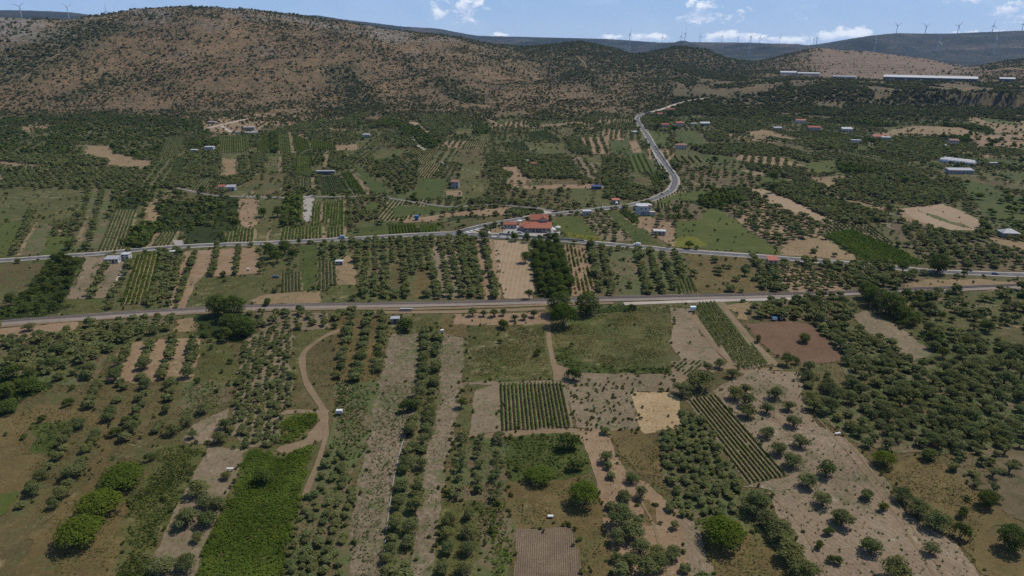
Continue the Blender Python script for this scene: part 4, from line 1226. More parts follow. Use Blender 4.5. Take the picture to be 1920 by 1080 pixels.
ROAD_A = catmull(W_('-250,503 0,489 100,482 187,476 280,467 373,461 500,456 640,449 773,441 857,438 973,444 1053,451 1140,458 1207,464 1280,471 1420,481 1513,488 1613,496 1713,506 1780,511 1863,514 1920,516 2150,520'), 4)
ROAD_B = catmull(W_('835,440 875,432 905,424 940,417 975,411 1010,405 1063,399 1133,391 1180,385 1223,374 1254,360 1264,347 1264,332 1247,307 1230,283 1213,253 1198,231 1195,222 1203,215 1222,211'), 3)
ROAD_C = catmull([tuple(G1(1222, 211)[:2]), tuple(G1(1240, 206)[:2]), tuple(G1(1263, 198)[:2]), tuple(G1(1292, 190)[:2]), tuple(G1(1330, 184)[:2])], 6)
LANE = catmull(W_('330,352 395,366 450,369 550,371 620,369 713,371 780,380 843,388 900,385 937,384 965,387 1010,391 1040,397'), 4)
ZR = 0.24
ribbon('road_verge', ROAD_A, -3.7, 3.9, ZR - 0.06, GM['gravel'], jag=1.3)
ribbon('road', ROAD_A, -2.75, 2.75, ZR, GM['asphalt'])
ribbon('road_verge', ROAD_B, -3.9, 3.9, ZR - 0.072, GM['gravel'], jag=1.4)
ribbon('road', ROAD_B, -3.0, 3.0, ZR + 0.008, GM['asphalt'])
ribbon('road', ROAD_C, -4.0, 4.0, 0.9, GM['gravel'], drape=True)
ribbon('lane', LANE, -1.9, 1.9, ZR - 0.03, GM['lane'], jag=0.5)
# the fork: a wedge of asphalt with painted chevrons
FORK = W_('800,442 850,437 895,424 935,417 925,424 880,432 868,437 905,442 960,446 985,449 960,449 880,447')
me = bpy.data.meshes.new('road'); me.from_pydata([(p[0], p[1], ZR + 0.016) for p in FORK], [], [list(range(len(FORK)))]); me.materials.append(GM['asphalt']); me.update()
if me.polygons[0].normal.z < 0: me.flip_normals()
tag(add_obj('road', me), kind='structure')
EXCL.append(np.array(FORK))
for off in (-2.5, 2.5):
    dashes('road_marking', ROAD_A, off, 0.22, 4.0, 0.02, ZR + 0.024, GM['paint'])
    dashes('road_marking', ROAD_B, off, 0.22, 3.0, 0.02, ZR + 0.030, GM['paint'], 20)
dashes('road_marking', ROAD_A, 0.0, 0.18, 3.0, 4.5, ZR + 0.024, GM['paint'])
dashes('road_marking', ROAD_B, 0.0, 0.18, 3.0, 3.5, ZR + 0.030, GM['paint'], 30)


def paint_poly(s, z=ZR + 0.036):
    P = W_(s)
    me = bpy.data.meshes.new('road_marking'); me.from_pydata([(p[0], p[1], z) for p in P], [], [list(range(len(P)))]); me.materials.append(GM['paint']); me.update()
    if me.polygons[0].normal.z < 0: me.flip_normals()
    tag(add_obj('road_marking', me), kind='structure')


for s in ('867,436.4 898,429 899,429.6 869,437', '870,435.6 872,435.2 884,437 881,437.4', '878,433.8 880,433.4 893,435 891,435.5', '887,431.8 889,431.2 900,432.6 898,433.2', '905,430.5 908,430 907,433.5 904,433.5',
          '914,436 918,432 921,431 918,434 918,436 922,438.5 919,438.5', '921,443.3 931,443.6 931,444.4 921,444.2', '938,444.4 948,444.8 948,445.6 938,445.2', '955,445.4 965,445.8 965,446.6 955,446.2'):
    paint_poly(s)

RAIL = catmull(W_('-300,632 -150,620 0,604 140,594.5 267,586 377,579.5 467,575 640,571.5 827,568.5 1020,563.5 1127,559.5 1280,556 1447,552.5 1580,548.5 1697,543 1813,539 1920,535 2200,526'), 4)
ribbon('ballast_bed', RAIL, -4.4, 2.1, 0.236, GM['ballast'], jag=0.8)
TR2 = catmull(W_('-300,640 0,613 140,602 267,593.5 377,587.5 467,583 640,580 760,580 900,577 1020,572.5 1150,569'), 4)
ribbon('dirt_track', TR2, -1.2, 1.4, 0.226, GM['track'], jag=0.9)
TR3 = catmull(W_('690,586 760,586 830,585.5 900,583.5 980,581 1022,578.5'), 4)
ribbon('dirt_track', TR3, -1.5, 1.5, 0.43, GM['track'], jag=0.8)
TR4 = catmull(W_('1170,570 1280,566 1360,563.5 1447,561.5 1500,559'), 4)
ribbon('dirt_track', TR4, -1.6, 1.6, 0.43, GM['gravel'], jag=0.9)
FARM = catmull(W_('1026,588 1028,610 1030,640 1034,665 1040,690 1044,712'), 3)
ribbon('dirt_track', FARM, -0.9, 0.9, 0.43, GM['track'], jag=0.7)
tw = W_('1036,672 1046,685 1070,693 1066,702 1052,714 1038,714 1036,695')
me = bpy.data.meshes.new('dirt_track'); me.from_pydata([(p[0], p[1], 0.222) for p in tw], [], [list(range(len(tw)))]); me.materials.append(GM['track']); me.update()
if me.polygons[0].normal.z < 0: me.flip_normals()
tag(add_obj('dirt_track', me), kind='structure'); EXCL.append(np.array(tw))
CURVE = catmull(W_('640,618 612,630 588,645 571,660 567,680 570,703 577,722 588,740 602,762 608,785 600,800 580,815'), 3)
ribbon('dirt_track', CURVE, -1.05, 1.05, 0.43, GM['track'], jag=1.0)
ribbon('dirt_track', catmull(W_('608,790 612,815 603,845 590,885 572,930'), 3), -.7, .7, 0.43, GM['track'], jag=0.9)
ribbon('dirt_track', catmull(W_('1352,566 1367,588 1400,628 1430,660 1458,687'), 3), -1.2, 1.2, 0.43, GM['track'], jag=0.7)
ribbon('dirt_track', catmull(W_('1301,590 1310,610 1330,638 1352,662 1375,685'), 3), -1.0, 1.0, 0.43, GM['track'], jag=0.7)
ribbon('dirt_track', catmull(W_('378,245 400,238 425,232 460,224 500,218'), 3), -2.6, 2.6, 0.43, GM['gravel'], jag=0.8)
ribbon('dirt_track', catmull(W_('415,236 425,243 440,250'), 3), -2.2, 2.2, 0.434, GM['gravel'], jag=0.8)
ribbon('dirt_track', catmull(W_('1605,258 1620,264 1637,270'), 3), -1.8, 1.8, 0.43, GM['gravel'])
for pts_, w_ in (([(-60, 226), (20, 221), (52, 217)], 2.0), ([(1600, 121), (1660, 121), (1720, 123)], 1.6), ([(1590, 127), (1660, 127), (1740, 128)], 1.6), ([(1600, 132), (1680, 132), (1760, 133)], 1.4), ([(1080, 106), (1096, 120), (1112, 134)], 2.2),
                  ([(1378, 197), (1410, 196), (1446, 196)], 2.0), ([(1372, 203), (1410, 201), (1446, 201)], 2.0), ([(1366, 209), (1400, 207), (1440, 206)], 2.0), ([(720, 209), (790, 207), (860, 209)], 2.0), ([(930, 205), (1000, 203), (1060, 203)], 1.6), ([(90, 206), (180, 204), (330, 205)], 1.6), ([(40, 150), (95, 112), (130, 92)], 1.2)):
    ribbon('dirt_track', catmull([tuple(G1(*q)[:2]) for q in pts_], 8), -w_, w_, 0.8, GM['track'], drape=True, jag=2.0)
ribbon('dirt_track', catmull(W_('1400,352 1440,345 1480,338 1530,335 1590,331 1655,325'), 3), -1.4, 1.4, 0.43, GM['track'], jag=1.0)

for pts_ in ([(1520, 770), (1590, 850), (1660, 940), (1740, 1060), (1770, 1110)], [(1535, 768), (1605, 848), (1676, 938), (1757, 1058), (1787, 1110)], [(1440, 925), (1500, 985), (1560, 1100)], [(1425, 750), (1460, 790), (1500, 830)], [(1195, 930), (1225, 985), (1255, 1090)]):
    ribbon('dirt_track', catmull(W_(' '.join('%g,%g' % q for q in pts_)), 2), -0.32, 0.32, 0.43, GM['track'], jag=0.5)
    EXCL.pop()

# rails and sleepers
STEEL = plain('rail_steel', (0.16, 0.12, 0.10), 0.5, 0.1, 1.0, 0.6)
CONC = plain('sleeper_concrete', (0.20, 0.18, 0.165), 0.9, 0.12)
rt = thing('railway_track', 'single railway track on grey ballast crossing the whole valley floor', 'railway track', (0, 0, 0.24))
Nn = normals2(RAIL)


def rail_bar(off):
    P = RAIL + Nn * off; n = len(P)
    prof = [(-0.07, 0.22), (0.07, 0.22), (0.07, 0.40), (-0.07, 0.40)]
    v = np.vstack([np.column_stack([P + Nn * a, np.full(n, h)]) for a, h in prof]); f = []
    for k in range(4):
        k2 = (k + 1) % 4
        f += [(k * n + i, k2 * n + i, k2 * n + i + 1, k * n + i + 1) for i in range(n - 1)]
    return add_obj('rail', np_mesh('rail', v, f, [STEEL]), rt)


rail_bar(0.75); rail_bar(-0.75)
seg = np.r_[0, np.cumsum(np.hypot(*np.diff(RAIL, axis=0).T))]
ss = np.arange(0, seg[-1], 0.75)
cx = np.interp(ss, seg, RAIL[:, 0]); cy = np.interp(ss, seg, RAIL[:, 1]); nx = np.interp(ss, seg, Nn[:, 0]); ny = np.interp(ss, seg, Nn[:, 1])
mb = MB()
for a, b, c, d in zip(cx, cy, nx, ny):
    t = (d, -c)
    q = lambda u, w, z: (a + c * u + t[0] * w, b + d * u + t[1] * w, z)
    mb.quadbox([q(-1.3, -.14, 0.0), q(-1.3, .14, 0.0), q(1.3, .14, 0.0), q(1.3, -.14, 0.0), q(-1.3, -.14, .20), q(-1.3, .14, .20), q(1.3, .14, .20), q(1.3, -.14, .20)][::-1])
tag(mb.build('sleepers', CONC, rt), kind='stuff')

# ------------------------------------------------------------------ plants
SOIL_TOP = 0.2


def leaves(points, normals, size, r, jit=0.7, tri=False):
    """small leaf-clump faces at points, facing roughly along normals"""
    n = len(points)
    nn = normals + r.normal(size=(n, 3)) * jit
    nn /= np.linalg.norm(nn, axis=1)[:, None] + 1e-9
    h = r.normal(size=(n, 3))
    u = np.cross(nn, h); u /= np.linalg.norm(u, axis=1)[:, None] + 1e-9
    v = np.cross(nn, u)
    sz = size * r.uniform(0.65, 1.35, n) if np.isscalar(size) else size
    sz = sz[:, None]
    if tri:
        a = points + u * sz * 0.75
        b = points - u * sz * 0.45 + v * sz * 0.7
        c = points - u * sz * 0.45 - v * sz * 0.7
        V = np.stack([a, b, c], 1)
    else:
        asp = r.uniform(0.5, 0.9, n)[:, None]
        V = np.stack([points - u * sz * .5, points - v * sz * .5 * asp, points + u * sz * .5, points + v * sz * .5 * asp], 1)
    return V


def crown_faces(kind, n, leaf, r, tri=False, thin=False):
    """unit crown: about 1 across, standing on z=0; returns (n,k,3) faces and tint"""
    if kind == 'olive':
        nl = 13; zc = 0.31; R0 = 0.36; zs = 0.62; lr = (0.15, 0.24)
    elif kind == 'tree':
        nl = 15; zc = 0.38; R0 = 0.33; zs = 0.95; lr = (0.16, 0.26)
    elif kind in ('dome', 'round'):
        nl = 26; zc = 0.20 if kind == 'dome' else 0.36; R0 = 0.40; zs = 1.0; lr = (0.13, 0.19)
    else:
        nl = 9; zc = 0.26; R0 = 0.34; zs = 0.7; lr = (0.17, 0.28)
    if thin:
        nl = 6; lr = (0.11, 0.20)
    cs = []; rs = []
    for i in range(nl):
        th = 2 * math.pi * (i + r.uniform(-.3, .3)) / nl * 1.0 + (2.4 * i)
        rad = R0 * math.sqrt(r.uniform(0.05, 1.0)) * (0.95 if i % 3 else 0.5)
        zz = zc + zs * (0.20 * r.uniform(-1, 1) + 0.22 * (1 - (rad / R0) ** 2))
        if kind == 'bush': zz = r.uniform(0.12, 0.30) + 0.22 * (1 - (rad / R0) ** 2)
        if kind in ('dome', 'round'):
            rad = R0 * math.sqrt((i + .5) / nl); th = 2.39996 * i
            zz = (0.10 if kind == 'dome' else 0.22) + 0.40 * math.sqrt(max(0, 1 - (rad / (R0 * 1.08)) ** 2)) * r.uniform(.9, 1.1)
            if kind == 'round':
                q_ = 1 - 2 * (i + .5) / nl; rad = 0.31 * math.sqrt(max(0, 1 - q_ * q_)); zz = 0.42 + 0.30 * q_
        cs.append((rad * math.cos(th), rad * math.sin(th), zz)); rs.append(r.uniform(*lr))
    cs = np.array(cs); rs = np.array(rs)
    w = rs ** 2; w /= w.sum()
    k = r.choice(nl, size=n, p=w)
    d = r.normal(size=(n, 3)); d /= np.linalg.norm(d, axis=1)[:, None]
    d[:, 2] = np.where(d[:, 2] < -0.35, -d[:, 2], d[:, 2])
    rad = rs[k] * (1.0 - 0.45 * r.random(n) ** 2.2) * (1 + (fbm(d[:, 0] * 3 + k, d[:, 1] * 3 + d[:, 2] * 2, 4, 2) - 0.5) * 0.5)
    p = cs[k] + d * rad[:, None] * np.array([1, 1, 0.85])
    if kind != 'olive': p[:, 2] = np.maximum(p[:, 2], 0.02)
    nrm = d * 0.7 + np.array([0, 0, 0.45])
    tint = np.clip(0.45 + 0.28 * (vnoise(k * 3.3, k * 1.7, 5) - 0.5) + r.normal(size=n) * 0.17, 0, 1)
    return leaves(p, nrm, leaf, r, 0.34, tri), tint


def trunk_mb(kind, thin=False):
    m = MB()
    if kind in ('bush', 'dome'):
        for k in range(4):
            a = k * 1.6 + 0.4
            m.tube((0, 0, -0.04), (0.16 * math.cos(a), 0.16 * math.sin(a), 0.30), 0.022, 0.008, 5)
        return m
    r0 = 0.060 if kind == 'olive' else 0.042
    zf = 0.12 if kind == 'olive' else 0.18
    m.tube((0, 0, -0.06), (0.012, 0.006, zf), r0, r0 * 0.72, 8)
    for k in range(5 if kind == 'olive' else 4):
        a = 2.4 * k + 0.5; e = 0.24 if kind == 'olive' else 0.20
        mid = (0.012 + e * 0.5 * math.cos(a), 0.006 + e * 0.5 * math.sin(a), zf + 0.13)
        m.tube((0.012, 0.006, zf - 0.03), mid, r0 * 0.55, r0 * 0.38, 6)
        m.tube(mid, (0.012 + e * math.cos(a + .25), 0.006 + e * math.sin(a + .25), zf + 0.30), r0 * 0.38, r0 * 0.14, 5)
    return m


def crown_mesh(kind, n, leaf, r, thin=False):
    V, t = crown_faces(kind, n, leaf, r, False, thin)
    return np_mesh('crown', V.reshape(-1, 3), np.arange(n * 4).reshape(n, 4), [LM[kind]], attrs={'tint': ('FACE', t)})


def candidates():
    """every plant of every field, each field filling only what later fields and roads leave open"""
    out = []
    boxes = []
    allW = [r['W'] for r in REG] + EXCL
    for W in allW:
        boxes.append((W[:, 0].min(), W[:, 0].max(), W[:, 1].min(), W[:, 1].max()))
    nreg = len(REG)
    for ri, r in enumerate(REG):
        W = r['W']
        for sp in list(r['plants']) + ([('edge',)] if ri > 1 else []):
            if sp[0] == 'rows':
                _, kind, gap, along, size, dr, fill, jit, thin = sp
                size *= 0.82
                if gap <= 6.3: gap *= 0.82
                along *= 0.82
                if dr is None:
                    # along the field's own longest edge nearest to the line of sight
                    e = np.roll(W, -1, 0) - W; L = np.hypot(e[:, 0], e[:, 1]); c = W.mean(0); c = c / np.linalg.norm(c)
                    sc = L * np.abs((e @ c) / (L + 1e-6)) ** 2
                    v = e[np.argmax(sc)]
                else:
                    a, b = pp(r['fr'], dr); v = np.array(GF(*b)) - np.array(GF(*a))
                v = v / np.linalg.norm(v); n = np.array([-v[1], v[0]])
                s = W @ v; t = W @ n
                S_, T_ = np.meshgrid(np.arange(s.min(), s.max() + along, along), np.arange(t.min() + gap * 0.5, t.max() + gap, gap))
                S_ = S_ + (np.arange(S_.shape[0]) % 2)[:, None] * along * 0.5
                P = S_.ravel()[:, None] * v + T_.ravel()[:, None] * n
                P = P + rng.normal(size=P.shape) * np.array([jit * along, jit * along]) * 0.7
                P = P[rng.random(len(P)) < fill]
            elif sp[0] == 'row2':
                _, kind, gap, along, size, v, fill = sp; thin = False
                n = np.array([-v[1], v[0]]); s = W @ v; t = W @ n
                S_, T_ = np.meshgrid(np.arange(s.min(), s.max() + along, along), np.arange(t.min() + gap * 0.5, t.max(), gap))
                P = S_.ravel()[:, None] * v + T_.ravel()[:, None] * n
                P = P + rng.normal(size=P.shape) * along * 0.1
                P = P[rng.random(len(P)) < fill]
            elif sp[0] == 'edge':
                kind, size, thin = 'bush', 1.05, False
                E = wobble_edge(W, ri * 3); E = E[rng.random(len(E)) < 0.25]
                P = E + rng.normal(size=E.shape) * 0.9
            else:
                kind, dens, size, clump = sp[1:5]; thin = sp[5] if len(sp) > 5 else False
                if sp[0] != 'scatter': continue
                size *= 0.84; dens *= 1.3
                lo = W.min(0); hi = W.max(0); area = np.prod(hi - lo)
                far_ = np.clip(np.hypot(*W.mean(0)) / 900, 0, 1)
                N = int(area / 100 * dens * (1.6 if clump else 1.0))
                P = lo + rng.random((N, 2)) * (hi - lo)
                if clump:
                    q = fbm(P[:, 0] / 16.0, P[:, 1] / 16.0, 40 + ri % 7, 3)
                    P = P[rng.random(N) < np.clip(0.62 + (q - 0.5) * 5.0 * clump, 0.03, 1)]
            if sp[0] not in ('rows', 'scatter', 'edge', 'row2') or len(P) == 0: continue
            az = np.abs(np.arctan2(P[:, 0], P[:, 1]))
            dd = np.hypot(P[:, 0], P[:, 1])
            rag = dd < np.interp(np.arctan2(P[:, 0], P[:, 1]), AZ, foot) + np.minimum(10, -45 + (fbm(P[:, 0] / 45, P[:, 1] / 45, 17, 3) - 0.5) * 330)
            P = P[rag]; az = az[rag]
            P = P[(az < RD(41)) & (P[:, 1] > 92)]
            if not len(P): continue
            if sp[0] != 'edge':
                P = P[in_poly(P[:, 0], P[:, 1], W)]
            for j in range(ri + 1 if sp[0] != 'edge' else nreg, len(allW)):
                if not len(P): break
                b = boxes[j]
                m = (P[:, 0] > b[0]) & (P[:, 0] < b[1]) & (P[:, 1] > b[2]) & (P[:, 1] < b[3])
                if m.any():
                    idx = np.where(m)[0]
                    k = in_poly(P[idx, 0], P[idx, 1], allW[j])
                    keep = np.ones(len(P), bool); keep[idx[k]] = False
                    P = P[keep]
            if len(EXC_CIRC) and len(P):
                for (x, y, rr) in EXC_CIRC:
                    P = P[np.hypot(P[:, 0] - x, P[:, 1] - y) > rr]
            n = len(P)
            if not n: continue
            sz = size * np.clip(rng.normal(1.0, 0.2 if sp[0] in ('rows', 'row2') else 0.30, n), 0.5, 1.7)
            out.append((kind, P, sz, np.full(n, ri), np.full(n, bool(thin))))
    return out


PLACED = []       # single plants the photograph picks out: (kind, px, py, width in photo px, label, height factor)


def single(kind, px, py, wpx, label, hz=1.0):
    p = G1(px, py)
    PLACED.append((kind, p, wpx / scale_at(p), label, hz))
    EXC_CIRC.append((p[0], p[1], 0.5 * wpx / scale_at(p)))


BARE = {}
KIND_CAT = {'olive': ('olive_tree', 'olive tree'), 'tree': ('broadleaf_tree', 'tree'), 'bush': ('bush', 'bush'), 'dome': ('bush', 'bush'), 'round': ('broadleaf_tree', 'tree')}
LM['dome'] = LM['lush']; LM['round'] = LM['tree']
ADJ = {'olive': 'grey green olive tree', 'tree': 'dark green leafy tree', 'bush': 'low green bush'}


def hill_scrub():
    """scrub scattered over the hills"""
    N = 330000
    a = rng.uniform(-RD(40), RD(40), N); u = rng.random(N)
    d = np.sqrt(920 ** 2 + u * (2750 ** 2 - 920 ** 2))
    x = d * np.sin(a); y = d * np.cos(a)
    z = height(x, y)
    hill, rock, growth, quarry, forest = terrain_masks(x, y, z)
    z = np.maximum(z, 0.1)
    q = fbm(x / 60, y / 60, 77, 4); q2 = fbm(x / 260, y / 260, 78, 2)
    p = np.clip(0.36 + (q - 0.5) * 1.5 + (q2 - 0.5) * 0.5, 0.10, 0.9) + growth * 0.8
    hs = np.interp(a, AZ, hillside); ft = np.interp(a, AZ, foot); cd = np.interp(a, AZ, cr_d)
    p = np.where((hs > 0.5) & (d < 1755), p * 0.8 + (q - 0.48) * 2.0 + 0.5 * sstep(d, 1630, 1690), p) * np.maximum(hill, sstep(d, ft - 240, ft - 100) * 0.95) * (1 - quarry * 0.93) * (d < cd + 60)
    p = np.where((hs > 0.5) & (d < 1755), p * 0.75, p * 1.6)
    p = p * (1 + 1.2 * (1 - sstep(d, ft + 40, ft + 260)) * np.clip((q - 0.42) * 6, 0, 1))
    for (ex, ey, er) in EXC_CIRC:
        p = np.where(np.hypot(x - ex, y - ey) < er, 0, p)
    for E in EXCL:
        p = np.where(in_poly(x, y, E), 0, p)
    k = rng.random(N) < p
    x, y, z, growth, hs, d = x[k], y[k], z[k], growth[k], hs[k], d[k]
    s = rng.gamma(3.0, 0.62, len(x)) * (1 + 0.35 * growth) * np.where((hs > 0.5) & (d < 1755), 1.6, 1.0)
    return np.stack([x, y, z], 1), np.clip(s, 0.8, 7.0)


def bake(name, kind, P, sz, hz, nleaf, leaf, tri, mats, r, thin=None, trunk=False):
    """many far plants of one kind in one mesh"""
    protos = [crown_faces(kind, nleaf, leaf, r, tri) for _ in range(7)]
    protos_t = [crown_faces(kind, nleaf, leaf, r, tri, True) for _ in range(4)]
    k = 3 if tri else 4
    Vs = []; Ts = []; Ms = []; Hs = []
    for i in range(len(P)):
        h0 = r.random(); n0 = len(Vs)
        V, t = (protos_t[i % 4] if thin is not None and thin[i] else protos[i % 7])
        a = r.uniform(0, 6.283); c, s = math.cos(a), math.sin(a)
        x = V[..., 0] * c - V[..., 1] * s; y = V[..., 0] * s + V[..., 1] * c
        Vs.append(np.stack([x * sz[i] + P[i][0], y * sz[i] + P[i][1], V[..., 2] * sz[i] * hz[i] + P[i][2]], -1))
        Ts.append(np.clip(t * 0.7 + r.uniform(0.0, 0.42), 0, 1))
        Ms.append(np.zeros(len(t), np.int32)); Hs.append(np.full(len(t), h0))
        if trunk:
            w = 0.05 * sz[i]; h = 0.45 * sz[i] * hz[i]
            for b in (a, a + 1.57):
                dx, dy = math.cos(b) * w, math.sin(b) * w
                q = np.array([(P[i][0] - dx, P[i][1] - dy, P[i][2] - .2), (P[i][0] + dx, P[i][1] + dy, P[i][2] - .2), (P[i][0] + dx * .6, P[i][1] + dy * .6, P[i][2] + h), (P[i][0] - dx * .6, P[i][1] - dy * .6, P[i][2] + h)])
                Vs.append(q[None, :k]); Ts.append(np.array([0.5])); Ms.append(np.ones(1, np.int32)); Hs.append(np.array([h0]))
    return Vs, Ts, Ms, k, Hs


def plant_all():
    r = np.random.default_rng(21)
    cand = candidates()
    kinds = {}
    for kind, P, sz, ri, thin in cand:
        kinds.setdefault(kind, []).append((P, sz, ri, thin))
    LIMIT = {'olive': 300, 'tree': 300, 'bush': 300}
    placed_n = {k: sum(1 for p in PLACED if KIND_CAT[p[0]] == KIND_CAT[k]) for k in KIND_CAT}
    protos = {}
    for kind in KIND_CAT:
        for th in (False, True):
            if th and kind in ('dome', 'round'): continue
            n, lf = {'olive': (1500, 0.066), 'tree': (1500, 0.066), 'bush': (560, 0.10), 'dome': (3600, 0.046), 'round': (3200, 0.05)}[kind]
            if th: n = 380; lf = 0.085
            protos[kind, th] = ([crown_mesh(kind, n, lf, r, th) for _ in range((9 if kind not in ('dome', 'round') else 3) if not th else 3)], None)
    for kind in KIND_CAT:
        me = trunk_mb(kind); o = me.build('trunk', BARK); protos[kind, 'trunk'] = o.data
        bpy.data.objects.remove(o)

    def individual(kind, p, s, hz, label, group, thin=False, z=None):
        nm, cat = KIND_CAT[kind]
        root = thing(nm, label, cat, (p[0], p[1], SOIL_TOP if z is None else z), random.uniform(0, 6.28), group)
        root.scale = (s, s, s * hz)
        ms = protos[kind, thin][0]
        add_obj('trunk', protos[kind, 'trunk'], root)
        c = add_obj('crown', random.choice(ms), root)
        return root

    for (kind, p, s, label, hz) in PLACED:
        individual(kind, p, s, hz, label, None, z=p[2] + (SOIL_TOP if p[2] < 0.1 else 0))
    counts = {}
    for kind, lst in kinds.items():
        P = np.vstack([l[0] for l in lst]); sz = np.concatenate([l[1] for l in lst]); ri = np.concatenate([l[2] for l in lst]); th = np.concatenate([l[3] for l in lst])
        P3 = np.column_stack([P, np.full(len(P), SOIL_TOP)])
        px, py, dep = to_px(P3)
        vis = (px > 5) & (px < 1915) & (py > 150) & (py < 1075)
        app = np.where(vis, sz / dep, 0)
        order = np.argsort(-app)
        nind = max(0, LIMIT[kind] - placed_n[kind])
        lab_ok = np.array([bool(REG[i]['lab']) for i in ri]) & (sz > 1.0)
        sel = [i for i in order if lab_ok[i] and app[i] > 0][:nind]
        if kind == 'bush':
            sel = [i for i in sel if app[i] > 1.6 / 400]
        selm = np.zeros(len(P), bool); selm[sel] = True
        for i in sel:
            lab = REG[ri[i]]['lab']
            hz = r.uniform(0.72, 1.12)
            individual(kind, P[i], sz[i], hz, f"{ADJ[kind]} {lab}", f"{KIND_CAT[kind][1]}s {lab}", bool(th[i]))
        # the rest of this kind, one object
        rest = np.where(~selm)[0]
        d = np.hypot(P[rest, 0], P[rest, 1])
        hz = r.uniform(0.68, 1.1, len(P))
        Vq = []; groups = []
        for lo, hi, nl, lf in ((0, 260, 420, 0.115), (260, 430, 170, 0.17), (430, 700, 80, 0.23), (700, 3000, 36, 0.33)):
            s_ = rest[(d >= lo) & (d < hi)]
            if not len(s_): continue
            if kind == 'bush': nl = int(nl * 0.6); lf *= 1.2
            Vs, Ts, Ms, k, Hs = bake('x', kind, P3[s_], sz[s_], hz[s_], nl, lf, True, None, r, th[s_], trunk=(kind != 'bush' and hi <= 430))
            Vq.append((np.concatenate([v.reshape(-1, 3) for v in Vs]), np.concatenate(Ts), np.concatenate(Ms), np.concatenate(Hs)))
            counts[kind, lo] = len(s_)
        V = np.concatenate([v[0] for v in Vq]); T = np.concatenate([v[1] for v in Vq]); M = np.concatenate([v[2] for v in Vq]); H = np.concatenate([v[3] for v in Vq])
        nm = {'olive': 'olive_groves', 'tree': 'woodland', 'bush': 'shrubbery'}[kind]
        o = add_obj(nm, np_mesh(nm, V, np.arange(len(V)).reshape(-1, 3), [LM[kind], BARK], matidx=M, attrs={'tint': ('FACE', T), 'plant': ('FACE', H)}))
        tag(o, {'olive': 'olive trees massed in groves over the valley floor', 'tree': 'dark trees massed in thickets over the valley floor', 'bush': 'small bushes strewn over fields and field edges'}[kind],
            {'olive': 'olive groves', 'tree': 'woodland', 'bush': 'shrubs'}[kind], kind='stuff')
        counts[kind, 'ind'] = len(sel)
    # hills
    P, s = hill_scrub()
    hz = r.uniform(0.7, 1.15, len(P))
    d = np.hypot(P[:, 0], P[:, 1])
    Vq = []
    for lo, hi, nl, lf in ((0, 1500, 15, 0.48), (1500, 4000, 9, 0.62)):
        m = (d >= lo) & (d < hi)
        Vs, Ts, Ms, k, Hs = bake('x', 'bush', P[m] - np.array([0, 0, 0.2]), s[m], hz[m], nl, lf, True, None, r)
        Vq.append((np.concatenate([v.reshape(-1, 3) for v in Vs]), np.concatenate(Ts), np.concatenate(Hs)))
    V = np.concatenate([v[0] for v in Vq]); T = np.concatenate([v[1] for v in Vq]); H = np.concatenate([v[2] for v in Vq])
    o = add_obj('hill_scrub', np_mesh('hill_scrub', V, np.arange(len(V)).reshape(-1, 3), [LM['scrub']], attrs={'tint': ('FACE', T), 'plant': ('FACE', H)}))
    tag(o, 'dark scrub scattered over the dry brown hillsides', 'scrub', kind='stuff')
    counts['scrub'] = len(P)
    print('PLANTS', counts)


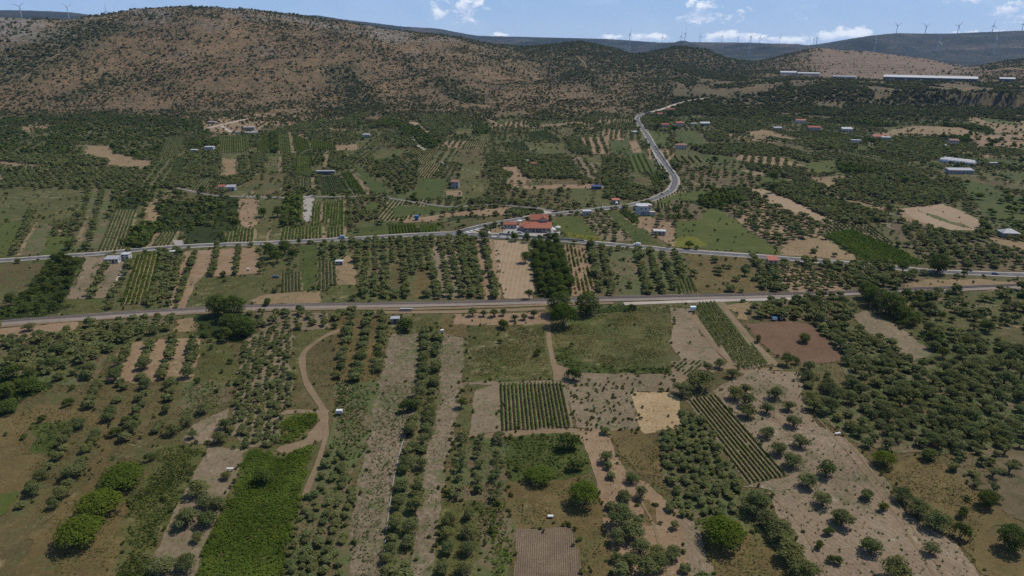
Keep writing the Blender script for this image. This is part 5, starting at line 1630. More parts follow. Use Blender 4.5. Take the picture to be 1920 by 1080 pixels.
def make_vines():
    r = np.random.default_rng(5)
    n = 0
    for ri, reg in enumerate(REG):
        for sp in reg['plants']:
            if sp[0] != 'vines': continue
            _, gap, dr, h, w, mat, name, fill = sp
            W = reg['W']
            a, b = pp(reg['fr'], dr); v = np.array(GF(*b)) - np.array(GF(*a)); v = v / np.linalg.norm(v); nn = np.array([-v[1], v[0]])
            t = W @ nn; s = W @ v
            later = [q['W'] for q in REG[ri + 1:]] + EXCL
            dist = np.hypot(*W.mean(0))
            near = dist < 330
            dens = 40 if near else (9 if dist < 520 else 5)
            leaf = 0.25 if near else (0.62 if dist < 520 else 0.9)
            off = t.min() + gap * 0.55
            while off < t.max() - gap * 0.3:
                ss = np.arange(s.min(), s.max(), 0.6)
                L = ss[:, None] * v + off * nn
                ins = in_poly(L[:, 0], L[:, 1], W)
                for q in later:
                    if not ins.any(): break
                    ins &= ~in_poly(L[:, 0], L[:, 1], q)
                off0 = off; off += gap * (1 + r.normal() * 0.03)
                runs = np.split(np.where(ins)[0], np.where(np.diff(np.where(ins)[0]) > 3)[0] + 1)
                for run in runs:
                    if len(run) < 6: continue
                    L = (ss[:, None] * v + off0 * nn)[run]; sr = ss[run]
                    m = int(len(L) * 0.6 * dens)
                    k = r.integers(0, len(L), m)
                    g = vnoise(sr / 1.3, sr * 0 + off0, 3) * 0.55 + vnoise(sr / 5.0, sr * 0 + off0 * 3, 6) * 0.45
                    keep = g[k] > (1 - fill) * 0.9 + 0.12
                    k = k[keep]; m = len(k)
                    if m < 5: continue
                    hh = h * (0.62 + 0.6 * g[k]); ww = w * (0.6 + 0.7 * g[k])
                    th = r.uniform(-0.15, math.pi + 0.15, m)
                    ca, sa = np.cos(th), np.maximum(np.sin(th), 0)
                    base = L[k] + v * r.uniform(-.3, .3, m)[:, None]
                    rr = r.uniform(0.6, 1.0, m)
                    p = np.column_stack([base + nn * (ca * rr * ww * 0.5)[:, None], 0.25 * h + sa * rr * hh * 0.8])
                    nr = np.column_stack([nn[None, :] * ca[:, None], sa + 0.2])
                    o0 = np.array([L[0][0], L[0][1], SOIL_TOP])
                    V = leaves(p + np.array([0, 0, SOIL_TOP]) - o0, nr, leaf, r, 0.6, True)
                    T = np.clip(0.5 + r.normal(size=m) * 0.2, 0, 1)
                    nm = 'hedge_row' if mat in ('bush', 'tree') else 'vine_row'
                    o = add_obj(nm, np_mesh(nm, V.reshape(-1, 3), np.arange(m * 3).reshape(m, 3), [LM[mat]], attrs={'tint': ('FACE', T)}), loc=tuple(o0))
                    lab = name or VROW.get(ri, None)
                    if lab is None:
                        lab = f"{('pale' if mat == 'greyvine' else 'bright' if mat == 'limevine' else 'green')} vine row in {vine_place(reg)}"
                    tag(o, lab, 'hedge row' if nm == 'hedge_row' else 'vine row', 'rows: ' + lab)
                    n += 1
    print('VINE ROWS', n)


VROW = {}


def vine_place(reg):
    c = np.mean(np.array(reg['px']), 0)
    marks = [((393, 280), 'the white flat roofed house'), ((427, 352), 'the orange roofed cottage'), ((615, 322), 'the long green shed'), ((470, 240), 'the unfinished grey building'), ((580, 385), 'the white paved compound'),
             ((1010, 415), 'the orange roofed restaurant'), ((1208, 390), 'the grey tower like house'), ((1276, 274), 'the pale house with brown roof'), ((781, 408), 'the blue hut'), ((1000, 309), 'the tiny orange roofed cabin'),
             ((1445, 488), 'the red roofed hut'), ((1260, 345), 'the bend of the climbing road'), ((214, 485), 'the white roadside house'), ((1790, 305), 'the long white greenhouse'), ((1480, 360), 'the long bare strip'), ((520, 465), 'the main road')]
    d = [math.hypot((c[0] - m[0][0]), 2.2 * (c[1] - m[0][1])) for m in marks]
    k = int(np.argmin(d)); m = marks[k]
    dx = c[0] - m[0][0]; dy = c[1] - m[0][1]
    if abs(dx) > 1.6 * abs(dy):
        rel = 'right of' if dx > 0 else 'left of'
    else:
        rel = 'in front of' if dy > 0 else 'behind'
    dist = 'just ' if d[k] < 60 else ''
    key = f"the plot {dist}{rel} {m[1]}"
    BARE[key] = BARE.get(key, 0) + 1
    return key


def make_cover():
    """brambles, meadow tufts and other growth nobody could count"""
    r = np.random.default_rng(11)
    acc = {}
    for ri, reg in enumerate(REG):
        W = reg['W']; later = [q['W'] for q in REG[ri + 1:]] + EXCL
        specs = [sp for sp in reg['plants'] if sp[0] == 'cover']
        c = np.hypot(*W.mean(0))
        if reg['mat'] in ('dry', 'drygold', 'grass', 'weedy', 'scrub', 'olivebase', 'tan', 'soilgrey', 'soilpink', 'soilpeach', 'clods', 'green', 'straw') and c < 420:
            dn = {'dry': 0.8, 'drygold': 0.9, 'grass': 0.9, 'weedy': 1.1, 'scrub': 1.0, 'olivebase': 0.7, 'tan': 0.3, 'soilgrey': 0.08, 'soilpink': 0.05, 'soilpeach': 0.09, 'clods': 0.30, 'green': 0.9, 'straw': 0.1}[reg['mat']]
            dry = reg['mat'] in ('dry', 'drygold', 'tan', 'straw')
            specs = specs + [('cover', 'drygrass', 0.35, dn * (1.7 if dry else 0.9), 0.30), ('cover', 'greengrass', 0.35, dn * (0.9 if dry else 2.0), 0.30)]
        for (_, mat, h, dens, leaf) in specs:
            lo = np.maximum(W.min(0), [-400, 95]); hi = np.minimum(W.max(0), [400, 1000])
            if (hi <= lo).any(): continue
            sc = np.clip((240.0 / max(c, 118)) ** 1.6, 0.25, 1.6)
            N = int(np.prod(hi - lo) * dens * sc)
            P = lo + r.random((N, 2)) * (hi - lo)
            P = P[np.abs(np.arctan2(P[:, 0], P[:, 1])) < RD(40)]
            P = P[in_poly(P[:, 0], P[:, 1], W)]
            for q in later:
                if not len(P): break
                b = (q[:, 0].min(), q[:, 0].max(), q[:, 1].min(), q[:, 1].max())
                m = np.where((P[:, 0] > b[0]) & (P[:, 0] < b[1]) & (P[:, 1] > b[2]) & (P[:, 1] < b[3]))[0]
                if len(m):
                    kk = in_poly(P[m, 0], P[m, 1], q); keep = np.ones(len(P), bool); keep[m[kk]] = False; P = P[keep]
            if mat in ('drygrass', 'greengrass'):
                g = fbm(P[:, 0] / 7, P[:, 1] / 7, 13 if mat == 'drygrass' else 14, 3)
                P = P[r.random(len(P)) < np.clip((g - 0.40) * 5, 0.05, 1)]
            if len(P):
                ed = edge_dist(P[:, 0], P[:, 1], W)
                P = P[ed + (fbm(P[:, 0] / 5, P[:, 1] / 5, 91, 3) - 0.5) * 9.0 > 0.4 + r.random(len(P)) * 1.2]
            n = len(P)
            if not n: continue
            z = SOIL_TOP * 0.8 + h * (0.12 + 0.95 * fbm(P[:, 0] / 3.2, P[:, 1] / 3.2, 60, 3) ** 1.3) * r.uniform(0.55, 1.05, n)
            e = 0.35
            gx = fbm((P[:, 0] + e) / 3.2, P[:, 1] / 3.2, 60, 3) - fbm((P[:, 0] - e) / 3.2, P[:, 1] / 3.2, 60, 3)
            gy = fbm(P[:, 0] / 3.2, (P[:, 1] + e) / 3.2, 60, 3) - fbm(P[:, 0] / 3.2, (P[:, 1] - e) / 3.2, 60, 3)
            nr = np.stack([-gx * h * 1.3 / (2 * e), -gy * h * 1.3 / (2 * e), np.ones(n)], -1)
            V = leaves(np.column_stack([P, z]), nr, leaf, r, 0.32 if h > 0.5 else 0.8, True)
            big = fbm(P[:, 0] / 9, P[:, 1] / 9, 33, 3)
            T = np.clip(0.5 + (big - 0.5) * 2.1 + r.normal(size=n) * 0.12, 0, 1)
            acc.setdefault('low_growth' if mat not in ('drygrass', 'greengrass') else 'grass', []).append((V.reshape(-1, 3), T, mat))
    for nm, lst in acc.items():
        mats = sorted(set(l[2] for l in lst))
        V = np.concatenate([l[0] for l in lst]); T = np.concatenate([l[1] for l in lst]); M = np.concatenate([np.full(len(l[1]), mats.index(l[2])) for l in lst])
        C3 = V[::3]; H = np.clip(fbm(C3[:, 0] / 6, C3[:, 1] / 6, 55, 3) * 1.6 - 0.3 + r.normal(size=len(C3)) * 0.15, 0, 1)
        o = add_obj(nm, np_mesh(nm, V, np.arange(len(V)).reshape(-1, 3), [LM[m] for m in mats], matidx=M, attrs={'tint': ('FACE', T), 'plant': ('FACE', H)}))
        tag(o, {'low_growth': 'brambles and rank green growth covering fields', 'grass': 'dry and green grass tufts over the fields'}[nm], {'low_growth': 'undergrowth', 'grass': 'grass'}[nm], kind='stuff')
        print('COVER', nm, len(T))

# ------------------------------------------------------------------ buildings
PM = {
    'white': plain('white_render', (0.50, 0.48, 0.45), 0.8, 0.06, 0.6),
    'cream': plain('cream_render', (0.52, 0.46, 0.38), 0.85, 0.08, 0.6),
    'grey': plain('grey_render', (0.47, 0.455, 0.44), 0.85, 0.10, 0.6),
    'greyblue': plain('greyblue_render', (0.32, 0.305, 0.29), 0.8, 0.10, 0.6),
    'pinkish': plain('pinkish_render', (0.50, 0.39, 0.35), 0.85, 0.10, 0.6),
    'stone': plain('stone_wall', (0.30, 0.28, 0.255), 0.95, 0.22, 1.6),
    'tile': plain('orange_tiles', (0.28, 0.095, 0.054), 0.85, 0.16, 2.2),
    'redtile': plain('red_tiles', (0.36, 0.125, 0.085), 0.85, 0.16, 2.2),
    'browntile': plain('brown_tiles', (0.25, 0.135, 0.10), 0.85, 0.16, 2.2),
    'slab': plain('pale_roof_slab', (0.42, 0.42, 0.41), 0.7, 0.08, 0.5),
    'greyroof': plain('grey_roof_sheet', (0.30, 0.30, 0.31), 0.6, 0.12, 0.8),
    'whiteroof': plain('white_roof_sheet', (0.42, 0.42, 0.415), 0.75, 0.10, 0.4),
    'darkwall': plain('dark_blue_cladding', (0.085, 0.098, 0.098), 0.95, 0.12, 0.4),
    'glass': plain('window_glass', (0.03, 0.04, 0.05), 0.15, 0.1, 1.0, 0.0, 0.6),
    'wood': plain('brown_wood', (0.11, 0.065, 0.04), 0.8, 0.15, 2.0),
    'blue': plain('blue_paint', (0.035, 0.14, 0.36), 0.5, 0.08, 1.0),
    'navy': plain('navy_tarpaulin', (0.025, 0.05, 0.13), 0.6, 0.10, 1.0),
    'dark': plain('dark_opening', (0.02, 0.02, 0.022), 0.9, 0.1, 1.0),
    'tank': plain('translucent_tank_plastic', (0.62, 0.72, 0.70), 0.4, 0.05, 2.0),
    'metal': plain('grey_metal', (0.40, 0.41, 0.42), 0.45, 0.08, 1.5, 0.5),
    'canvas': plain('white_canvas', (0.55, 0.54, 0.51), 0.9, 0.05, 1.0),
    'turbine': plain('turbine_white', (0.62, 0.65, 0.68), 0.4, 0.03, 0.05),
    'rubber': plain('black_rubber', (0.02, 0.02, 0.02), 0.9, 0.1, 3.0),
    'concrete': plain('cast_concrete', (0.36, 0.345, 0.325), 0.9, 0.12, 1.0),
    'polytunnel': plain('greenhouse_film', (0.44, 0.44, 0.43), 0.55, 0.14, 0.35),
}


def roof_gable(m, w, d, h, rise, ov=0.4, th=0.18, axis='x'):
    """two slabs; ridge along x or y"""
    if axis == 'x':
        for s in (-1, 1):
            y0 = s * (d / 2 + ov); z0 = h - rise * ov / (d / 2)
            a = [(-w / 2 - ov, y0, z0), (w / 2 + ov, y0, z0), (w / 2 + ov, 0, h + rise), (-w / 2 - ov, 0, h + rise)]
            b = [(p[0], p[1], p[2] + th) for p in a]
            m.quadbox(a + b if s < 0 else [a[3], a[2], a[1], a[0], b[3], b[2], b[1], b[0]])
    else:
        for s in (-1, 1):
            x0 = s * (w / 2 + ov); z0 = h - rise * ov / (w / 2)
            a = [(x0, -d / 2 - ov, z0), (0, -d / 2 - ov, h + rise), (0, d / 2 + ov, h + rise), (x0, d / 2 + ov, z0)]
            b = [(p[0], p[1], p[2] + th) for p in a]
            m.quadbox(a + b)


def wall_block(m, w, d, h, rise=0.0, axis='x'):
    m.box(-w / 2, w / 2, -d / 2, d / 2, -0.4, h)
    if rise:
        if axis == 'x':
            for s in (-1, 1):
                m.poly([(s * w / 2, -d / 2, h), (s * w / 2, d / 2, h), (s * w / 2, 0, h + rise)])
        else:
            for s in (-1, 1):
                m.poly([(-w / 2, s * d / 2, h), (w / 2, s * d / 2, h), (0, s * d / 2, h + rise)])


def hip_roof(m, w, d, h, rise, ov=0.45):
    W = w / 2 + ov; D = d / 2 + ov; r = max(0.0, (w - d) / 2)
    z0 = h - 0.05
    e = [(-W, -D, z0), (W, -D, z0), (W, D, z0), (-W, D, z0)]
    m.box(-W, W, -D, D, z0 - 0.12, z0 - 0.001)
    a = (-r, 0, h + rise); b = (r, 0, h + rise)
    m.poly([e[0], e[1], b, a]); m.poly([e[2], e[3], a, b]); m.poly([e[1], e[2], b]); m.poly([e[3], e[0], a])


def window(root, x, z, y, w=1.1, h=1.2, side='front', frame='white'):
    f = MB(); g = MB(); t = 0.08
    if side == 'front':
        for (a, b, c, e) in ((-w / 2 - t, w / 2 + t, -t, 0), (-w / 2 - t, w / 2 + t, h, h + t), (-w / 2 - t, -w / 2, 0, h), (w / 2, w / 2 + t, 0, h), (-0.03, 0.03, 0, h)):
            f.box(x + a, x + b, y - 0.07, y - 0.002, z + c, z + e)
        g.box(x - w / 2, x + w / 2, y - 0.035, y - 0.003, z, z + h)
    else:     # on the x = y plane face (side wall), x is along y
        s = 1 if y > 0 else -1
        for (a, b, c, e) in ((-w / 2 - t, w / 2 + t, -t, 0), (-w / 2 - t, w / 2 + t, h, h + t), (-w / 2 - t, -w / 2, 0, h), (w / 2, w / 2 + t, 0, h), (-0.03, 0.03, 0, h)):
            f.box(min(y + s * .002, y + s * .07), max(y + s * .002, y + s * .07), x + a, x + b, z + c, z + e)
        g.box(min(y + s * .003, y + s * .035), max(y + s * .003, y + s * .035), x - w / 2, x + w / 2, z, z + h)
    o = f.build('window', PM[frame], root)
    g.build('pane', PM['glass'], o)
    return o


def door(root, x, y, w=1.0, h=2.1, mat='wood'):
    m = MB(); m.box(x - w / 2, x + w / 2, y - 0.06, y - 0.002, 0.02, h)
    o = m.build('door', PM[mat], root)
    k = MB(); k.tube((x + w * .35, y - 0.12, 1.0), (x + w * .35, y - 0.061, 1.0), 0.04, 0.04, 6); k.build('handle', PM['metal'], o)
    return o


def house(name, label, cat, px, py, w, d, h, rot=0.0, wall='cream', roof='tile', kind='gable', rise=None, axis='x', nwin=2, storeys=1, dr=True, chim=False, loc=None, sidewin=True):
    p = loc or G1(px, py)
    z = p[2] + (0.30 if p[2] < 0.05 else 0.1)
    t = thing(name, label, cat, (p[0], p[1], z), rot, None, 0.86)
    EXC_CIRC.append((p[0], p[1], 0.56 * max(w, d)))
    rise = rise if rise is not None else 0.22 * min(w, d)
    m = MB()
    if kind == 'gable':
        wall_block(m, w, d, h, rise, axis)
    else:
        wall_block(m, w, d, h)
    m.build('wall', PM[wall], t)
    m = MB()
    if kind == 'gable':
        roof_gable(m, w, d, h + 0.02, rise, axis=axis)
    elif kind == 'hip':
        hip_roof(m, w, d, h + 0.14, rise)
    elif kind == 'flat':
        m.box(-w / 2 - .25, w / 2 + .25, -d / 2 - .25, d / 2 + .25, h + 0.003, h + 0.25)
    elif kind == 'shed':
        m.quadbox([(-w / 2 - .3, -d / 2 - .4, h - .10 + .15), (w / 2 + .3, -d / 2 - .4, h - .10 + .15), (w / 2 + .3, d / 2 + .3, h + rise * .4 + .15), (-w / 2 - .3, d / 2 + .3, h + rise * .4 + .15),
                   (-w / 2 - .3, -d / 2 - .4, h + .2), (w / 2 + .3, -d / 2 - .4, h + .2), (w / 2 + .3, d / 2 + .3, h + rise * .4 + .3), (-w / 2 - .3, d / 2 + .3, h + rise * .4 + .3)])
    r_ = m.build('roof', PM[roof], t)
    if chim:
        m = MB(); m.box(w * .22, w * .22 + .6, d * .12, d * .12 + .6, h, h + rise + 1.0); m.box(w * .22 - .08, w * .22 + .68, d * .12 - .08, d * .12 + .68, h + rise + 1.002, h + rise + 1.15); m.build('chimney', PM['cream'], r_)
    sh = h / storeys
    for s in range(storeys):
        for i in range(nwin):
            x = -w / 2 + w * (i + 0.5) / nwin
            if s == 0 and dr and i == nwin // 2:
                door(t, x, -d / 2)
            else:
                window(t, x, s * sh + 0.95, -d / 2, min(1.3, w / nwin * .5), min(1.25, sh * .45))
        if sidewin:
            for sx in (-1, 1):
                window(t, 0.0, s * sh + 0.95, sx * w / 2, 1.1, min(1.2, sh * .45), 'side')
    return t


# the restaurant in the road fork: two storey block with a cross gable, long low wing, all orange tiles
def restaurant():
    p = G1(1008, 433.5)
    t = thing('restaurant', 'two storey restaurant with orange tiled roofs in the fork of the roads', 'restaurant', (p[0], p[1], 0.35), RD(-3), None, 0.86)
    EXC_CIRC.append((p[0], p[1] + 5, 12))
    m = MB(); m.box(-5.4, 7.0, 6.6, 16.0, -0.4, 6.2)
    m.poly([(-5.4, 6.6, 6.2), (-5.4, 16, 6.2), (-5.4, 11.3, 8.8)]); m.poly([(7.0, 6.6, 6.2), (7, 16, 6.2), (7, 11.3, 8.8)])
    m.box(1.2, 6.8, 5.6, 6.598, -0.4, 6.2); m.poly([(1.2, 5.6, 6.2), (6.8, 5.6, 6.2), (4.0, 5.6, 8.2)])
    m.build('wall', PM['pinkish'], t)
    m = MB()
    m.quadbox([(-5.9, 6.0, 6.0), (7.5, 6.0, 6.0), (7.5, 11.3, 9.0), (-5.9, 11.3, 9.0), (-5.9, 6.0, 6.2), (7.5, 6.0, 6.2), (7.5, 11.3, 9.2), (-5.9, 11.3, 9.2)])
    m.quadbox([(7.5, 16.6, 6.0), (-5.9, 16.6, 6.0), (-5.9, 11.31, 9.0), (7.5, 11.31, 9.0), (7.5, 16.6, 6.2), (-5.9, 16.6, 6.2), (-5.9, 11.31, 9.2), (7.5, 11.31, 9.2)])
    m.quadbox([(0.7, 5.0, 6.15), (4.0, 5.0, 8.5), (4.0, 10.6, 8.5), (0.7, 6.8, 6.15), (0.7, 5.0, 6.35), (4.0, 5.0, 8.7), (4.0, 10.6, 8.7), (0.7, 6.8, 6.35)])
    m.quadbox([(4.0, 5.0, 8.5), (7.3, 5.0, 6.15), (7.3, 6.8, 6.15), (4.0, 10.6, 8.5), (4.0, 5.0, 8.7), (7.3, 5.0, 6.35), (7.3, 6.8, 6.35), (4.0, 10.6, 8.7)])
    rf = m.build('roof', PM['tile'], t)
    c = MB(); c.box(-3.4, -2.6, 12.0, 12.8, 7.5, 9.9); c.build('chimney', PM['cream'], rf)
    m = MB(); m.box(-9.5, 9.5, -3.2, 6.598, -0.4, 2.9); m.box(-13.0, -9.502, 1.5, 8.5, -0.4, 2.8)
    m.build('wing_wall', PM['pinkish'], t)
    m = MB()
    m.quadbox([(-10.0, -4.2, 2.75), (10.2, -4.2, 2.75), (10.0, 5.55, 4.9), (-5.0, 5.55, 4.9), (-10.0, -4.2, 2.95), (10.2, -4.2, 2.95), (10.0, 5.55, 5.1), (-5.0, 5.55, 5.1)])
    m.quadbox([(-13.6, 1.0, 2.7), (-9.0, -1.0, 2.78), (-5.4, 5.56, 4.9), (-10.5, 9.0, 4.4), (-13.6, 1.0, 2.92), (-9.0, -1.0, 3.0), (-5.4, 5.56, 5.12), (-10.5, 9.0, 4.6)])
    m.build('wing_roof', PM['tile'], t)
    for x in (-3.8, -1.2): window(t, x, 4.2, 6.598, 1.1, 1.3)
    for x in (2.6, 5.4): window(t, x, 4.2, 5.6, 1.0, 1.3)
    for x in (-8, -5.5, -0.5, 2.0, 4.5, 7.5): window(t, x, 0.9, -3.2, 1.7, 1.4)
    door(t, -2.9, -3.2, 1.6, 2.2)
    for y in (9, 13): window(t, y, 4.0, 7.0, 1.1, 1.3, 'side')
    for x in (-9.2, -4.6, 0, 4.6, 9.2):
        m = MB(); m.box(x - .12, x + .12, -4.0, -3.76, -0.3, 2.7); m.build('porch_post', PM['wood'], t)
    return t


def tower_house():
    p = G1(1209, 403)
    t = thing('tower_house', 'grey two storey house with rounded corners and white flat roof beside the climbing road', 'house', (p[0], p[1], 0.35), RD(8), None, 0.84)
    EXC_CIRC.append((p[0], p[1] + 4, 9))
    pts = []
    for k in range(16):
        a = 2 * math.pi * (k + .5) / 16
        pts.append((6.2 * np.sign(math.cos(a)) * abs(math.cos(a)) ** 0.62, 4 + 5.0 * np.sign(math.sin(a)) * abs(math.sin(a)) ** 0.62))
    m = MB(); n = len(pts)
    for k in range(n):
        a = pts[k]; b = pts[(k + 1) % n]
        m.poly([(*a, -0.4), (*b, -0.4), (*b, 6.6), (*a, 6.6)])
    m.build('wall', PM['grey'], t)
    m = MB()
    o = [(x * 1.05, 4 + (y - 4) * 1.06) for x, y in pts]
    m.poly([(*q, 6.95) for q in o]); m.poly([(*q, 6.6) for q in o][::-1])
    for k in range(n):
        a = o[k]; b = o[(k + 1) % n]; m.poly([(*a, 6.6), (*b, 6.6), (*b, 6.95), (*a, 6.95)])
    m.build('roof', PM['slab'], t)
    m = MB(); m.box(2.6, 5.0, -2.2, 0.8, 6.951, 7.5, 0.1, 0.1); m.build('roof_hatch', PM['redtile'], t)
    for z in (1.0, 4.2):
        for x in (-3.2, 0.2, 3.4): window(t, x, z, -1.06, 1.0, 1.2)
    m = MB(); m.box(3.0, 7.2, -3.4, -1.1, -0.3, 2.6); m.box(2.8, 7.4, -3.6, -1.0, 2.601, 2.8); m.build('porch', PM['cream'], t)
    door(t, -1.6, -1.06)
    return t


def warehouse(label, px0, px1, py, depth, h, wall, roof, dist=None, name='warehouse'):
    a = G1(px0, py); b = G1(px1, py)
    if dist:
        def at(px):
            d = px_dir(px, py); k = dist / math.hypot(d[0], d[1]); return Vector((d[0] * k, d[1] * k, 0))
        a, b = at(px0), at(px1)
    mid = (a + b) / 2; w = (b - a).length; rot = math.atan2(b[1] - a[1], b[0] - a[0])
    z = float(min(height(np.array([a[0], b[0], mid[0]]), np.array([a[1], b[1], mid[1]])))) + 0.4
    t = thing(name, label, 'warehouse', (mid[0], mid[1], z), rot)
    EXC_CIRC.append((mid[0], mid[1] + depth / 2, w * 0.5))
    m = MB(); m.box(-w / 2, w / 2, 0, depth, -6, h); m.build('wall', PM[wall], t)
    m = MB(); m.quadbox([(-w / 2 - .6, -.6, h), (w / 2 + .6, -.6, h), (w / 2 + .6, depth / 2, h + depth * .055), (-w / 2 - .6, depth / 2, h + depth * .055), (-w / 2 - .6, -.6, h + .9), (w / 2 + .6, -.6, h + .9), (w / 2 + .6, depth / 2, h + depth * .055 + .9), (-w / 2 - .6, depth / 2, h + depth * .055 + .9)])
    m.quadbox([(w / 2 + .6, depth + .6, h), (-w / 2 - .6, depth + .6, h), (-w / 2 - .6, depth / 2 + .01, h + depth * .055), (w / 2 + .6, depth / 2 + .01, h + depth * .055), (w / 2 + .6, depth + .6, h + .9), (-w / 2 - .6, depth + .6, h + .9), (-w / 2 - .6, depth / 2 + .01, h + depth * .055 + .9), (w / 2 + .6, depth / 2 + .01, h + depth * .055 + .9)])
    m.build('roof', PM[roof], t)
    for k in range(max(2, int(w / 28))):
        x = -w / 2 + w * (k + .5) / max(2, int(w / 28))
        m = MB(); m.box(x - 2, x + 2, -.08, -.002, 0.0, min(4.2, h * .7)); m.build('loading_door', PM['metal'], t)
    return t


def boxy(name, label, cat, px, py, w, d, h, mat='white', rot=0.0, group=None, lid=None, legs=False, z=None):
    """small trailer, crate or tank with lid, skids and strap ribs"""
    p = G1(px, py)
    t = thing(name, label, cat, (p[0], p[1], 0.35 if z is None else z), rot, group)
    EXC_CIRC.append((p[0], p[1], max(w, d) * .8))
    m = MB(); b = 0.55 if legs else 0.12
    m.box(-w / 2, w / 2, -d / 2, d / 2, b, b + h); m.build('body', PM[mat], t, bevel=min(.08, h * .1))
    m = MB(); m.box(-w / 2 - .06, w / 2 + .06, -d / 2 - .06, d / 2 + .06, b + h + .002, b + h + .10); m.build('lid', PM[lid or mat], t, bevel=.03)
    m = MB()
    for x in (-w * .36, w * .36):
        if legs:
            m.box(x - .08, x + .08, -d / 2, -d / 2 + .16, -.1, b - .002); m.box(x - .08, x + .08, d / 2 - .16, d / 2, -.1, b - .002)
        else:
            m.box(x - .1, x + .1, -d / 2, d / 2, -.1, b - .002)
    m.build('skid', PM['metal'], t)
    return t


# ------------------------------------------------------------------ vehicles
CARM = {}


def car_paint(name, col):
    if name not in CARM:
        CARM[name] = plain('car_paint_' + name, col, 0.28, 0.02, 1.0, 0.0, 0.6)
    return CARM[name]


LAMP = plain('lamp_glass', (0.75, 0.75, 0.72), 0.2, 0.02)
TAIL = plain('tail_lamp', (0.30, 0.02, 0.02), 0.3, 0.02)


